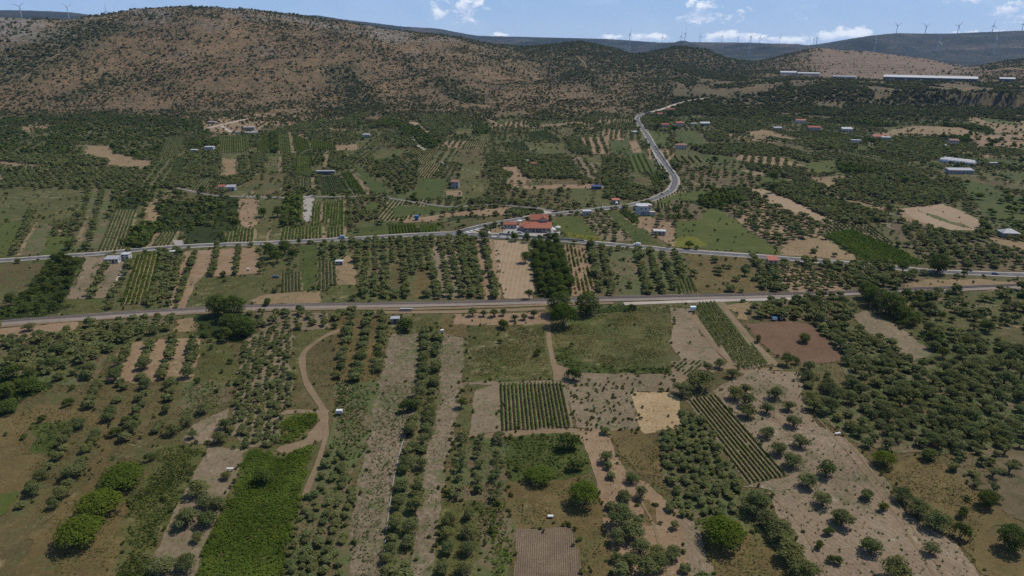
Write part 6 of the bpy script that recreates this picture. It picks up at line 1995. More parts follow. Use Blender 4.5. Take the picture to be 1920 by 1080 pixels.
def vehicle(label, px=None, py=None, rot=0.0, paint=('white', (0.75, 0.75, 0.75)), kind='car', loc=None, z=None, group=None):
    p = loc if loc is not None else G1(px, py)
    nm = {'car': 'parked_car' if group and 'parked' in group else 'car', 'van': 'van', 'truck': 'truck'}[kind]
    t = thing(nm, label, {'car': 'car', 'van': 'van', 'truck': 'truck'}[kind], (p[0], p[1], ZR + 0.05 if z is None else z), rot, group, 0.72)
    pm = car_paint(*paint)
    if kind == 'car':
        L, W, hb, hr = 4.3, 1.78, 0.88, 1.47
        m = MB()
        m.box(-L / 2, L / 2, -W / 2, W / 2, 0.28, hb - .14, 0.04, 0.02)
        m.quadbox([(-L / 2 + .04, -W / 2 + .02, hb - .139), (L / 2 - .04, -W / 2 + .02, hb - .139), (L / 2 - .04, W / 2 - .02, hb - .139), (-L / 2 + .04, W / 2 - .02, hb - .139),
                   (-L / 2 + .18, -W / 2 + .12, hb + .02), (L / 2 - .5, -W / 2 + .12, hb - .02), (L / 2 - .5, W / 2 - .12, hb - .02), (-L / 2 + .18, W / 2 - .12, hb + .02)])
        m.build('body', pm, t, bevel=.05)
        c = MB(); c.quadbox([(-L / 2 + .25, -W / 2 + .14, hb + .021), (L / 2 - 1.05, -W / 2 + .14, hb + .0), (L / 2 - 1.05, W / 2 - .14, hb + .0), (-L / 2 + .25, W / 2 - .14, hb + .021),
                             (-L / 2 + .75, -W / 2 + .32, hr - .06), (L / 2 - 1.85, -W / 2 + .32, hr - .06), (L / 2 - 1.85, W / 2 - .32, hr - .06), (-L / 2 + .75, W / 2 - .32, hr - .06)])
        c.build('windows', PM['glass'], t)
        r_ = MB(); r_.box(-L / 2 + .70, L / 2 - 1.80, -W / 2 + .28, W / 2 - .28, hr - .058, hr); r_.build('roof', pm, t, bevel=.02)
        wx = (-1.35, 1.35); wr = 0.33
    elif kind == 'van':
        L, W = 5.2, 2.0
        m = MB(); m.box(-L / 2, L / 2, -W / 2, W / 2, 0.32, 1.15)
        m.quadbox([(-L / 2, -W / 2, 1.151), (L / 2 - .9, -W / 2, 1.151), (L / 2 - .9, W / 2, 1.151), (-L / 2, W / 2, 1.151), (-L / 2 + .1, -W / 2 + .14, 2.25), (L / 2 - 1.6, -W / 2 + .14, 2.25), (L / 2 - 1.6, W / 2 - .14, 2.25), (-L / 2 + .1, W / 2 - .14, 2.25)])
        m.build('body', pm, t, bevel=.06)
        g = MB()
        for s in (-1, 1):
            y = s * (W / 2 - .035); y2 = s * (W / 2 - .105)
            q = [(-1.9, y, 1.3), (1.1, y, 1.3), (0.85, y2, 1.95), (-1.9, y2, 1.95)]
            g.poly(q if s < 0 else q[::-1])
        g.poly([(L / 2 - .93, -W / 2 + .12, 1.25), (L / 2 - .93, W / 2 - .12, 1.25), (L / 2 - 1.42, W / 2 - .2, 2.05), (L / 2 - 1.42, -W / 2 + .2, 2.05)])
        g.build('windows', PM['glass'], t)
        wx = (-1.6, 1.6); wr = 0.36
    else:
        L, W = 8.5, 2.5
        m = MB(); m.box(-L / 2, 1.9, -W / 2, W / 2, 0.95, 3.7); m.build('cargo_box', pm, t, bevel=.05)
        m = MB(); m.box(2.1, L / 2, -W / 2 + .05, W / 2 - .05, 0.5, 2.7, .12, .08); m.build('cab', PM['white'], t, bevel=.08)
        m = MB(); m.poly([(L / 2 - .03, -W / 2 + .25, 1.6), (L / 2 - .03, W / 2 - .25, 1.6), (L / 2 - .10, W / 2 - .28, 2.45), (L / 2 - .10, -W / 2 + .28, 2.45)]); m.build('windscreen', PM['glass'], t)
        m = MB(); m.box(-L / 2 + .2, 2.09, -W / 2 + .5, W / 2 - .5, 0.55, 0.94); m.build('chassis', PM['dark'], t)
        wx = (-2.6, 3.0); wr = 0.48
    for x in wx:
        for s in (-1, 1):
            m = MB(); m.tube((x, s * (W / 2 - .22), wr), (x, s * (W / 2 + .012), wr), wr, wr, 14); w_ = m.build('wheel', PM['rubber'], t)
            m = MB(); m.tube((x, s * (W / 2 + .013), wr), (x, s * (W / 2 + .025), wr), wr * .6, wr * .55, 10); m.build('rim', PM['metal'], w_)
    for s in (-1, 1):
        m = MB(); m.box(L / 2 - .03, L / 2 + .012, s * (W / 2 - .35) - .16, s * (W / 2 - .35) + .16, .58, .72); m.build('headlight', LAMP, t)
        m = MB(); m.box(-L / 2 - .012, -L / 2 + .03, s * (W / 2 - .3) - .13, s * (W / 2 - .3) + .13, .60, .76); m.build('tail_light', TAIL, t)
    return t


def on_road(L, px, py, off, flip=False):
    """nearest spot of a road's lane to a photo pixel"""
    p = np.array(GF(px, py)); k = int(np.argmin(np.hypot(*(L - p).T))); k = min(max(k, 1), len(L) - 2)
    t = L[k + 1] - L[k - 1]; t = t / np.linalg.norm(t); n = np.array([-t[1], t[0]])
    q = L[k] + n * off
    a = math.atan2(t[1], t[0]) + (math.pi if flip else 0)
    return Vector((q[0], q[1], 0)), a


# ------------------------------------------------------------------ wind turbines
def turbine_meshes():
    m = MB(); m.tube((0, 0, 0), (0, 0, 1), 1.0, 0.5, 12); tower = m.build('tower', PM['turbine'], smooth_=True)
    m = MB(); m.box(-1.9, 1.9, -3.2, 7.5, -1.7, 2.3, .4, .5); nac = m.build('nacelle', PM['turbine'], bevel=.3)
    m = MB(); m.tube((0, -5.2, 0), (0, -3.2, 0), 0.9, 1.9, 12); hub = m.build('hub', PM['turbine'])
    m = MB()
    pr = [(0.0, 1.1, .9), (4, 2.0, .6), (9, 2.3, .42), (20, 1.6, .3), (34, 0.95, .2), (45, 0.25, .1)]
    for (a, b) in zip(pr, pr[1:]):
        m.quadbox([(-a[1] * .4, -a[2], a[0]), (a[1] * .6, -a[2], a[0]), (a[1] * .6, a[2], a[0]), (-a[1] * .4, a[2], a[0]),
                   (-b[1] * .4, -b[2], b[0]), (b[1] * .6, -b[2], b[0]), (b[1] * .6, b[2], b[0]), (-b[1] * .4, b[2], b[0])])
    bl = m.build('blade', PM['turbine'])
    d = [o.data for o in (tower, nac, hub, bl)]
    for o in (tower, nac, hub, bl): bpy.data.objects.remove(o)
    return d


def turbines():
    tw, nc, hb, bl = turbine_meshes()
    T = [  # px, hub py, distance, spin, yaw, label
        (36, 12, 5600, 50, 40, 'wind turbine on the far left ridge, leftmost of three'), (125, 13, 5600, 62, 60, 'wind turbine on the far left ridge, middle of three, blade up left'), (199, 21, 5400, 0, 10, 'wind turbine half hidden behind the big brown hill crest'),
        (1181, 64, 4700, 20, 62, 'tall wind turbine on the dark plateau right of the second hill'), (1242, 70, 7200, 0, 30, 'small wind turbine above the low clouds, leftmost on the middle ridge'), (1277, 68, 7000, 10, 40, 'small wind turbine just left of a tall one'),
        (1285, 63, 4900, 5, 74, 'tall wind turbine rising behind the second hill crest'), (1313, 68, 8200, 0, 20, 'small wind turbine just right of a tall one'), (1354, 68, 8600, 15, 20, 'small wind turbine in front of the long low cloud'),
        (1384, 70, 9000, 30, 20, 'smallest wind turbine on the middle ridge'), (1408, 69, 4700, 22, 64, 'tall wind turbine standing on the dark forested plateau'), (1425, 71, 8800, 0, 20, 'small wind turbine right of the tall plateau turbine'),
        (1463, 70, 8300, 5, 15, 'small wind turbine alone above the ridge dip'), (1526, 73, 8600, 12, 20, 'small wind turbine paired closely with a larger one'), (1532, 71, 5600, 16, 70, 'larger wind turbine of the close pair above the brown hill'),
        (1683, 48, 6500, 65, 8, 'wind turbine on the right hill crest, first from the left'), (1737, 49, 6500, 60, 10, 'wind turbine on the right hill crest, second from the left'), (1798, 48, 6500, 40, 10, 'wind turbine on the right hill crest, third from the left'),
        (1863, 48, 6450, 0, 14, 'wind turbine on the right hill crest, fourth from the left'), (1919, 45, 6400, 12, 20, 'wind turbine on the right hill crest cut by the picture edge'),
        (1642, 80, 5000, 30, 82, 'pale wind turbine low in front of the right hill, first of three'), (1760, 79, 4900, 10, 84, 'pale wind turbine low in front of the right hill, middle of three'), (1868, 75, 4900, 45, 70, 'pale wind turbine low in front of the right hill, last of three')]
    for (px, py, dist, spin, yaw, lab) in T:
        d = px_dir(px, py); k = dist / math.hypot(d[0], d[1])
        x, y, zh = d[0] * k, d[1] * k, CAM_H + d[2] * k
        zg = float(height(x, y)[0]) - 2
        t = thing('wind_turbine', 'white ' + lab, 'wind turbine', (x, y, zg), RD(yaw), 'wind turbines on the ridges')
        H = zh - zg
        add_obj('tower', tw, t, scale=(2.5, 2.5, H - 1.6))
        add_obj('nacelle', nc, t, (0, 0, H))
        h_ = add_obj('hub', hb, t, (0, 0, H))
        for b in range(3):
            add_obj('blade', bl, t, (0, -4.2, H), (0, RD(spin + 120 * b), 0), (1.5, 1.5, 1.0))


# ------------------------------------------------------------------ small things
def pole(label, px, py, h=8.0, arm=True, cat='utility pole', name='utility_pole'):
    p = G1(px, py)
    t = thing(name, label, cat, (p[0], p[1], 0.2), 0.2)
    m = MB(); m.tube((0, 0, 0), (0, 0, h), 0.14, 0.09, 8); m.build('post', PM['wood'], t)
    if arm:
        m = MB(); m.box(-0.8, 0.8, -0.19, -0.09, h - .6, h - .45); a = m.build('crossarm', PM['wood'], t)
        for x in (-.7, .7):
            k = MB(); k.tube((x, -.14, h - .449), (x, -.14, h - .25), .06, .04, 6); k.build('insulator', PM['white'], a)
    return t


def road_sign(label, px, py, mat='white'):
    p = G1(px, py)
    t = thing('road_sign', label, 'road sign', (p[0], p[1], 0.4), 0.1)
    m = MB(); m.tube((0, 0, 0), (0, 0, 2.8), 0.05, 0.05, 8); m.build('post', PM['metal'], t)
    m = MB(); m.box(-0.5, 0.5, -0.10, -0.055, 1.9, 2.9); m.build('sign_plate', PM[mat], t, bevel=.01)


def wall_line(name, label, cat, pxs, h, w, mat, step=3.0, wob=0.0, gaps=False):
    L = catmull([tuple(G1(*q)[:2]) for q in pxs], step)
    N = normals2(L); n = len(L); o0 = L[n // 2]
    s = np.arange(n)
    hh = h * (1 + wob * (vnoise(s / 1.7, s * 0 + 2, 4) - 0.5) * 2)
    z = np.maximum(height(L[:, 0], L[:, 1]), 0) + 0.2
    prof = [(-w / 2, 0), (-w / 2 * .8, 1), (w / 2 * .8, 1), (w / 2, 0)]
    v = np.vstack([np.column_stack([L + N * a - o0, z - 0.4 + (hh + 0.4) * b]) for a, b in prof])
    f = []
    for k in range(3):
        f += [((k + 1) * n + i, (k + 1) * n + i + 1, k * n + i + 1, k * n + i) for i in range(n - 1)]
    o = add_obj(name, np_mesh(name, v, f, [PM[mat]]), loc=(o0[0], o0[1], 0))
    tag(o, label, cat)
    return o


def guard_rail(label, road, i0, i1, off, mat='metal', name='guard_rail'):
    L = road[i0:i1]; N = normals2(L); P = L + N * off; n = len(P)
    c = P[n // 2]
    t = thing(name, label, 'guard rail', (c[0], c[1], ZR - .1))
    prof = [(-.05, .45), (.05, .45), (.05, .80), (-.05, .80)]
    v = np.vstack([np.column_stack([P + N * a - c, np.full(n, b)]) for a, b in prof]); f = []
    for k in range(4):
        k2 = (k + 1) % 4
        f += [(k * n + i, k2 * n + i, k2 * n + i + 1, k * n + i + 1) for i in range(n - 1)]
    add_obj('rail_beam', np_mesh('rail_beam', v, f, [PM[mat]]), t)
    m = MB()
    for i in range(0, n, 1):
        q = P[i] - c + N[i] * 0.13 * (1 if off < 0 else -1); m.box(q[0] - .06, q[0] + .06, q[1] - .06, q[1] + .06, -.4, .78)
    tag(m.build('posts', PM['metal'], t), kind='stuff')


def parasol(px, py, label, mat='canvas'):
    p = G1(px, py)
    t = thing('parasol', label, 'parasol', (p[0], p[1], 0.35), 0.3, 'parasols on the restaurant terrace')
    m = MB(); m.tube((0, 0, 0), (0, 0, 2.5), .05, .04, 8); m.build('pole', PM['metal'], t)
    m = MB()
    for k in range(8):
        a, b = 2 * math.pi * k / 8, 2 * math.pi * (k + 1) / 8
        m.poly([(1.8 * math.cos(a), 1.8 * math.sin(a), 2.2), (1.8 * math.cos(b), 1.8 * math.sin(b), 2.2), (0, 0, 3.0)])
        m.poly([(1.8 * math.cos(b), 1.8 * math.sin(b), 2.2), (1.8 * math.cos(a), 1.8 * math.sin(a), 2.2), (1.8 * math.cos(a), 1.8 * math.sin(a), 1.98), (1.8 * math.cos(b), 1.8 * math.sin(b), 1.98)])
    m.build('canopy', PM[mat], t)


def greenhouse():
    a = G1(1760, 304); b = G1(1826, 312)
    d = b - a; w = d.length; rot = math.atan2(d[1], d[0]); mid = (a + b) / 2
    t = thing('greenhouse', 'long white plastic greenhouse on the right of the valley', 'greenhouse', (mid[0], mid[1], .35), rot)
    EXC_CIRC.append((mid[0], mid[1] + 8, w * .5))
    for k, y0 in enumerate((0, 8.2)):
        m = MB(); n = 10
        ring = [(y0 + 4 - 4 * math.cos(math.pi * i / n), 3.6 * math.sin(math.pi * i / n)) for i in range(n + 1)]
        for i in range(n):
            m.poly([(-w / 2, *ring[i]), (w / 2, *ring[i]), (w / 2, *ring[i + 1]), (-w / 2, *ring[i + 1])][::-1])
        for s in (-1, 1): m.poly([(s * w / 2, *q) for q in ring])
        m.build('tunnel', PM['polytunnel'], t)
        m = MB()
        for x in np.arange(-w / 2, w / 2 + .1, 3.0):
            for i in range(n):
                m.tube((x, ring[i][0], ring[i][1] + .03), (x, ring[i + 1][0], ring[i + 1][1] + .03), .05, .05, 4, False)
        tag(m.build('hoops', PM['metal'], t), kind='stuff')


def build_objects():
    restaurant(); tower_house(); greenhouse()
    house('outbuilding', 'low orange roofed outbuilding left of the restaurant car park', 'outbuilding', 957, 427, 9.0, 5.0, 2.7, RD(-2), 'pinkish', 'tile', 'gable', 1.2, nwin=4)
    house('hut', 'small red roofed stone hut with open porch beside the main road', 'hut', 1447, 495, 5.6, 4.4, 2.6, RD(-4), 'pinkish', 'redtile', 'shed', 3.4, nwin=2)
    house('modern_house', 'white flat roofed modern house with large windows between vineyards', 'house', 394, 284, 10.5, 7, 5.4, RD(4), 'white', 'whiteroof', 'flat', nwin=5, storeys=2)
    house('annex', 'small white annex left of the flat roofed modern house', 'outbuilding', 365, 286, 8, 5, 3.0, RD(4), 'greyblue', 'whiteroof', 'flat', nwin=3)
    house('cottage', 'cottage with orange tiled roof and blue grey extension', 'cottage', 418, 357, 5.4, 6, 3.6, RD(6), 'pinkish', 'tile', 'gable', 1.2, nwin=2)
    house('extension', 'blue grey flat extension standing right of the orange roofed cottage', 'outbuilding', 434, 357, 7.6, 6, 3.2, RD(6), 'greyblue', 'greyroof', 'shed', 2.0, nwin=2)
    house('stone_house', 'two storey grey house with reddish roof among dark trees', 'house', 854, 352, 6.6, 6.6, 5.6, RD(-4), 'greyblue', 'browntile', 'gable', 1.2, nwin=2, storeys=2)
    house('cabin', 'tiny cabin with orange roof in the olive grove', 'cabin', 1000.5, 311, 6.0, 4.2, 2.6, 0, 'cream', 'tile', 'gable', .9, nwin=2)
    house('cabin', 'tiny flat white hut left of the orange roofed cabin', 'hut', 988, 304, 4.0, 3, 1.8, 0, 'white', 'whiteroof', 'flat', nwin=1)
    house('villa', 'pale villa with brownish roof right of the climbing road', 'house', 1276.5, 279, 13.5, 8, 4.6, RD(-8), 'cream', 'browntile', 'hip', 1.6, nwin=4, storeys=2)
    house('village_house', 'two storey pinkish house with red roof above the bend in the hamlet', 'house', 1274, 238, 12.5, 9, 6.2, RD(-10), 'pinkish', 'redtile', 'hip', 2.0, nwin=3, storeys=2)
    house('village_house', 'low red roofed house left of the pinkish two storey one', 'house', 1246, 238, 12, 8, 3.8, RD(-8), 'pinkish', 'tile', 'gable', 1.6, nwin=3)
    house('village_house', 'small orange roofed house nearest the dark blue truck', 'house', 1237, 217, 9, 7, 3.4, RD(-10), 'cream', 'tile', 'gable', 1.4, nwin=3)
    house('village_house', 'long orange roofed house hidden behind trees above the hamlet', 'house', 1256, 209, 16, 8, 3.4, RD(-14), 'cream', 'tile', 'gable', 1.6, nwin=4)
    house('shed', 'pale flat roofed shed left of the grey sheeted shed', 'shed', 1300.5, 235, 9, 6, 2.8, RD(-4), 'cream', 'slab', 'flat', nwin=2)
    house('shed', 'shed with pale grey sheet roof right of the hamlet', 'shed', 1321.5, 235, 14, 8, 3.2, RD(-4), 'greyblue', 'whiteroof', 'shed', 3.0, nwin=3)
    house('farm_house', 'white house with dull red roof below the dark wooded slope', 'house', 1500, 231, 15, 9, 4.6, RD(-6), 'white', 'redtile', 'gable', 1.4, nwin=3)
    house('farm_house', 'long house with orange roof right of the white slope house', 'house', 1525, 244, 17, 9, 4.0, RD(-8), 'greyblue', 'tile', 'gable', 1.8, nwin=4)
    house('farm_house', 'low blue grey house below the terraced slope', 'house', 1457, 244, 11, 7, 3.4, RD(-6), 'greyblue', 'greyroof', 'gable', 1.2, nwin=3)
    house('farm_house', 'pale ruined looking house with grey roof among trees', 'house', 1587, 247, 14, 9, 4.2, RD(-10), 'white', 'slab', 'shed', 3.0, nwin=3)
    house('farm_house', 'small white house beside the pale driveway', 'house', 1604, 268, 12, 7, 3.6, RD(-4), 'white', 'greyroof', 'flat', nwin=3)
    house('farm_house', 'house with faded red roof right of the pale driveway', 'house', 1645, 261, 14, 9, 3.8, RD(-8), 'pinkish', 'redtile', 'gable', 1.8, nwin=3)
    house('farm_house', 'blue grey house touching the faded red roofed one', 'house', 1660, 264, 11, 8, 4.6, RD(-8), 'greyblue', 'slab', 'flat', nwin=2, storeys=2)
    house('farm_house', 'two storey brown house standing in dry fields at right', 'house', 1785, 272, 11, 8, 6.0, RD(-4), 'pinkish', 'browntile', 'gable', 1.5, nwin=3, storeys=2)
    house('well_house', 'small round looking pale hut beside the brown two storey house', 'hut', 1771, 277, 8, 6, 2.2, RD(-4), 'cream', 'slab', 'hip', 1.4, nwin=1)
    house('long_shed', 'long low grey shed below the white greenhouse', 'shed', 1798, 325, 24, 8, 3.4, RD(-4), 'greyblue', 'greyroof', 'shed', 2.4, nwin=6)
    house('mobile_home', 'small white mobile home right of the greenhouse', 'mobile home', 1861, 311, 8, 3.4, 3.2, RD(-3), 'white', 'whiteroof', 'flat', nwin=3)
    house('barn', 'grey roofed barn under trees at the right edge', 'barn', 1889, 443, 10.5, 8, 2.8, RD(-8), 'stone', 'greyroof', 'hip', 2.2, nwin=2)
    house('shed', 'low grey shed beside the green strip right of the tower house', 'shed', 1236, 440, 8, 4.6, 2.6, RD(-8), 'greyblue', 'slab', 'flat', nwin=3)
    house('hut', 'small white hut below the climbing road near its start', 'hut', 1100, 403, 6.4, 4.2, 3.0, RD(6), 'white', 'slab', 'flat', nwin=3)
    house('hut', 'shack with dark roof and white tank on the road side', 'hut', 1154, 381, 6, 4, 2.6, RD(6), 'greyblue', 'redtile', 'shed', 1.5, nwin=2)
    house('long_shed', 'long dark green shed behind two vineyards', 'shed', 611, 327, 18, 5, 3.2, RD(2), 'darkwall', 'greyroof', 'flat', nwin=5)
    house('roadside_house', 'long low white roadside house with pale flat roof', 'house', 213, 492, 7.8, 5.0, 2.4, RD(5), 'white', 'greyroof', 'shed', 1.6, nwin=4)
    house('roadside_house', 'small white two storey building by the main road', 'house', 238.5, 487, 4.4, 4.4, 3.6, RD(5), 'white', 'slab', 'flat', nwin=2, storeys=2)
    house('shed', 'small grey shed on the road side above the striped vineyard', 'shed', 326, 477, 4.2, 3.0, 1.8, RD(5), 'stone', 'slab', 'flat', nwin=1, sidewin=False)
    house('hut', 'grey stone hut just below the railway', 'hut', 741.5, 605.5, 4.0, 3.0, 2.3, RD(4), 'stone', 'greyroof', 'flat', nwin=1, sidewin=False)
    house('hut', 'small grey hut in the tan plot left of the large grove', 'hut', 637, 496, 4.2, 3.0, 2.0, RD(2), 'stone', 'slab', 'flat', nwin=2, sidewin=False)
    house('hut', 'blue hut on the tan field left of the restaurant', 'hut', 781.5, 413, 2.4, 2.4, 3.0, 0, 'blue', 'blue', 'flat', nwin=1, sidewin=False)
    house('shed', 'dark shed with blue roof in a small yard beside the road grove', 'shed', 1118, 354, 8.5, 5, 2.2, 0, 'navy', 'navy', 'gable', 1.0, nwin=2)
    house('shed', 'white roofed lean-to at the top of the climbing road', 'shed', 1189, 251, 7.5, 4, 2.6, 0, 'white', 'whiteroof', 'shed', 1.5, nwin=2)
    house('farm_house', 'grey house with white terrace among trees above the green field', 'house', 687, 258, 10, 7, 4.0, RD(6), 'greyblue', 'greyroof', 'hip', 1.4, nwin=3)
    house('unfinished_building', 'unfinished grey building above the retaining wall', 'building', 468, 244, 16, 8, 4.2, RD(4), 'stone', 'concrete', 'flat', nwin=4)
    house('ruin', 'roofless looking pale stone ruin at the foot of the hill', 'ruin', 398, 232, 12, 8, 2.8, RD(2), 'stone', 'stone', 'flat', nwin=2)
    wall_line('retaining_wall', 'long grey retaining wall below the unfinished building', 'wall', [(442, 251), (460, 251), (487, 249)], 2.4, 0.8, 'concrete', 4)
    warehouse('very long white roofed warehouse below the quarried hill', 1656, 1834, 147.5, 60, 6.5, 'darkwall', 'whiteroof', 1760)
    warehouse('white roofed warehouse at the left foot of the quarried hill', 1464, 1494, 130, 40, 6, 'white', 'whiteroof', 1850)
    warehouse('low grey warehouse right of the left white warehouse', 1497, 1538, 131.5, 30, 4, 'grey', 'slab', 1860)
    warehouse('small grey shed row between the two white warehouses', 1563, 1606, 137, 24, 3, 'grey', 'greyroof', 1800)
    warehouse('small white roofed warehouse at the right edge', 1874, 1903, 149, 36, 5.5, 'darkwall', 'whiteroof', 1780)

    # field things
    boxy('trailer', 'small white beehive trailer beside the curved track', 'trailer', 637, 778, 1.9, 1.1, .8, 'canvas', 0.05, legs=True)
    boxy('bench', 'low white board table on the stony strip', 'table', 432, 884, 1.7, 0.5, .08, 'canvas', 0.05, legs=True, lid='canvas')
    boxy('bath_tub', 'white tub lying on the brown grass above the ploughed plot', 'tub', 1032, 971.5, 1.3, 0.6, .2, 'canvas', 0.02)
    boxy('bath_tub', 'white trough under the trees at the edge of the big grove', 'tub', 1570, 816, 1.7, 0.45, .25, 'canvas', 0.25)
    boxy('water_tank', 'pale green water tank beside the railway above the slanting vineyard', 'water tank', 1299, 584, 2.3, 1.4, 1.3, 'tank', 0.05, legs=True)
    boxy('water_tank', 'blue and white water tank above the reddish field', 'water tank', 1452, 601, 1.7, 1.2, 1.0, 'tank', 0.02, lid='blue')
    boxy('water_tank', 'small white tank at the top of the right stony strip', 'water tank', 829, 625, 1.2, 1.0, 1.0, 'canvas', 0.3)
    boxy('crate', 'pale crate beside the tank above the reddish field', 'crate', 1465, 600, .9, .7, .4, 'canvas', 0.1)
    boxy('crate', 'white crate under an olive at the foot of the spaced rows', 'crate', 466, 507.5, 1.0, .8, .7, 'canvas', 0.1)
    boxy('crate', 'small white crate on bare soil upper right', 'crate', 1496, 792, .8, .5, .3, 'canvas', 0.1)
    boxy('culvert', 'dark stone culvert opening under the railway', 'culvert', 762, 583, 5.0, 1.0, 1.0, 'stone', 0.0, lid='concrete', z=0.0)

    # vehicles
    roads = [('white car at the bend of the climbing road', ROAD_B, 1251, 358, 1.7, False, ('white', (0.78, 0.78, 0.78))), ('dark car following the white one at the bend', ROAD_B, 1240, 366, 1.7, True, ('black', (0.03, 0.035, 0.045))),
             ('dark car on the climbing road, lowest of three in a row', ROAD_B, 1252, 320, -1.7, True, ('black', (0.03, 0.035, 0.045))), ('dark car on the climbing road, middle of three in a row', ROAD_B, 1245, 309, -1.7, True, ('charcoal', (0.05, 0.05, 0.055))),
             ('dark car on the climbing road, highest of three in a row', ROAD_B, 1240, 300, -1.7, True, ('black', (0.03, 0.035, 0.045))), ('silver car higher up beside the side lane', ROAD_B, 1234, 286, -1.7, True, ('silver', (0.5, 0.52, 0.55))),
             ('black car at the top bend near the truck', ROAD_B, 1199, 222, -1.7, True, ('black', (0.03, 0.035, 0.045))), ('white car passing the shack on the road', ROAD_B, 1137, 391, 1.7, False, ('white', (0.78, 0.78, 0.78))),
             ('blue car on the main road at the right edge', ROAD_A, 1866, 513, -1.7, False, ('blue', (0.03, 0.07, 0.19)))]
    for lab, L, px, py, off, fl, pt in roads:
        q, a = on_road(L, px, py, off * .75, fl)
        vehicle(lab, rot=a, paint=pt, loc=q, group='cars driving on the roads')
    q, a = on_road(ROAD_A, 1194, 461, 1.7, True); vehicle('white van driving left on the main road', rot=a, paint=('white', (0.78, 0.78, 0.78)), kind='van', loc=q)
    q, a = on_road(ROAD_A, 637, 446, 1.7, True); vehicle('pale blue van on the main road left of the fork', rot=a, paint=('paleblue', (0.28, 0.38, 0.50)), kind='van', loc=q)
    q, a = on_road(ROAD_B, 1216, 212.5, -1.5, True); vehicle('dark blue truck at the top of the climbing road', rot=a, paint=('navy', (0.02, 0.045, 0.15)), kind='truck', loc=q)
    for lab, px, py, rot, pt in (('white parked car nearest the low outbuilding', 966, 427, 0.1, ('white', (0.78, 0.78, 0.78))), ('dark green parked car, left of the close pair', 954, 437, 1.5, ('green', (0.02, 0.06, 0.05))), ('dark green parked car, right of the close pair', 961, 437, 1.5, ('green', (0.02, 0.06, 0.05))),
                                 ('silver parked car behind the roadside tree', 975, 438, 0.1, ('silver', (0.5, 0.52, 0.55))), ('bright red parked car in front of the restaurant', 1023, 442.5, 0.05, ('red', (0.42, 0.02, 0.035))), ('white parked car right of the red one', 1037, 442.5, 1.45, ('white', (0.78, 0.78, 0.78))),
                                 ('black parked car beside the restaurant porch', 1011, 436.5, 0.2, ('black', (0.03, 0.035, 0.045)))):
        p = G1(px, py); vehicle(lab, rot=rot, paint=pt, loc=p, z=0.2, group='cars parked at the restaurant')
    vehicle('blue car parked by the vegetable plot', rot=0.15, paint=('petrol', (0.04, 0.11, 0.20)), loc=G1(517, 521), z=0.2)
    vehicle('dark blue car parked under the shed by the tower house', rot=0.3, paint=('navy', (0.02, 0.045, 0.15)), loc=G1(1167, 394), z=0.2)
    vehicle('white van parked beside the shack', rot=1.2, paint=('white', (0.78, 0.78, 0.78)), kind='van', loc=G1(1156, 383), z=0.2)
    for (px, py, lab) in ((974, 421, 'white parasol between the outbuilding and the restaurant'), (1032, 434, 'white parasol at the left of the terrace'), (1037, 437, 'white parasol in the terrace middle'), (1046, 433, 'white parasol at the right of the terrace')):
        parasol(px, py, lab)
    wall_line('terrace_wall', 'low pale wall round the restaurant terrace', 'wall', [(1026, 438.5), (1036, 440), (1050, 438)], 0.9, .3, 'white', 2)
    wall_line('boundary_wall', 'dark low wall along the front of the restaurant yard', 'wall', [(936, 439.5), (960, 442), (985, 444.5), (1010, 446.5), (1040, 449), (1095, 452.5)], 0.9, .4, 'stone', 3, .1)
    wall_line('stone_wall', 'thin pale dry stone wall between the stony strip and the olive row', 'wall', [(783, 715), (781, 738), (773, 780), (752, 840), (739, 895), (729, 960), (722, 1020), (719, 1090)], 0.10, .22, 'stone', 2.0, .4)
    wall_line('road_barrier', 'white concrete barrier along the left side of the climbing road', 'barrier', [(1224, 286), (1230, 299), (1237, 311), (1240, 318), (1245, 328), (1249, 337)], 1.1, .5, 'white', 4)
    wall_line('road_barrier', 'dark wall along the right side of the climbing road', 'barrier', [(1229, 274), (1236, 285), (1246, 300), (1255, 314), (1263, 325)], 0.9, .5, 'stone', 4)
    n = len(ROAD_A)
    k0 = int(np.argmin(np.hypot(*(ROAD_A - np.array(GF(1240, 467))).T))); k1 = int(np.argmin(np.hypot(*(ROAD_A - np.array(GF(1425, 481))).T)))
    guard_rail('grey guard rail along the lower side of the main road near the red roofed hut', ROAD_A, k0, k1, -3.4)
    pole('wooden utility pole at the left of the restaurant car park', 942, 437, 8)
    pole('tall wooden utility pole rising from the tree line at the left', 1115, 473, 7)
    road_sign('white road sign on the fork island, left one', 891, 434)
    road_sign('white road sign on the fork island, right one', 900, 428)
    road_sign('blue road sign at the mouth of the side track', 118, 487, 'blue')

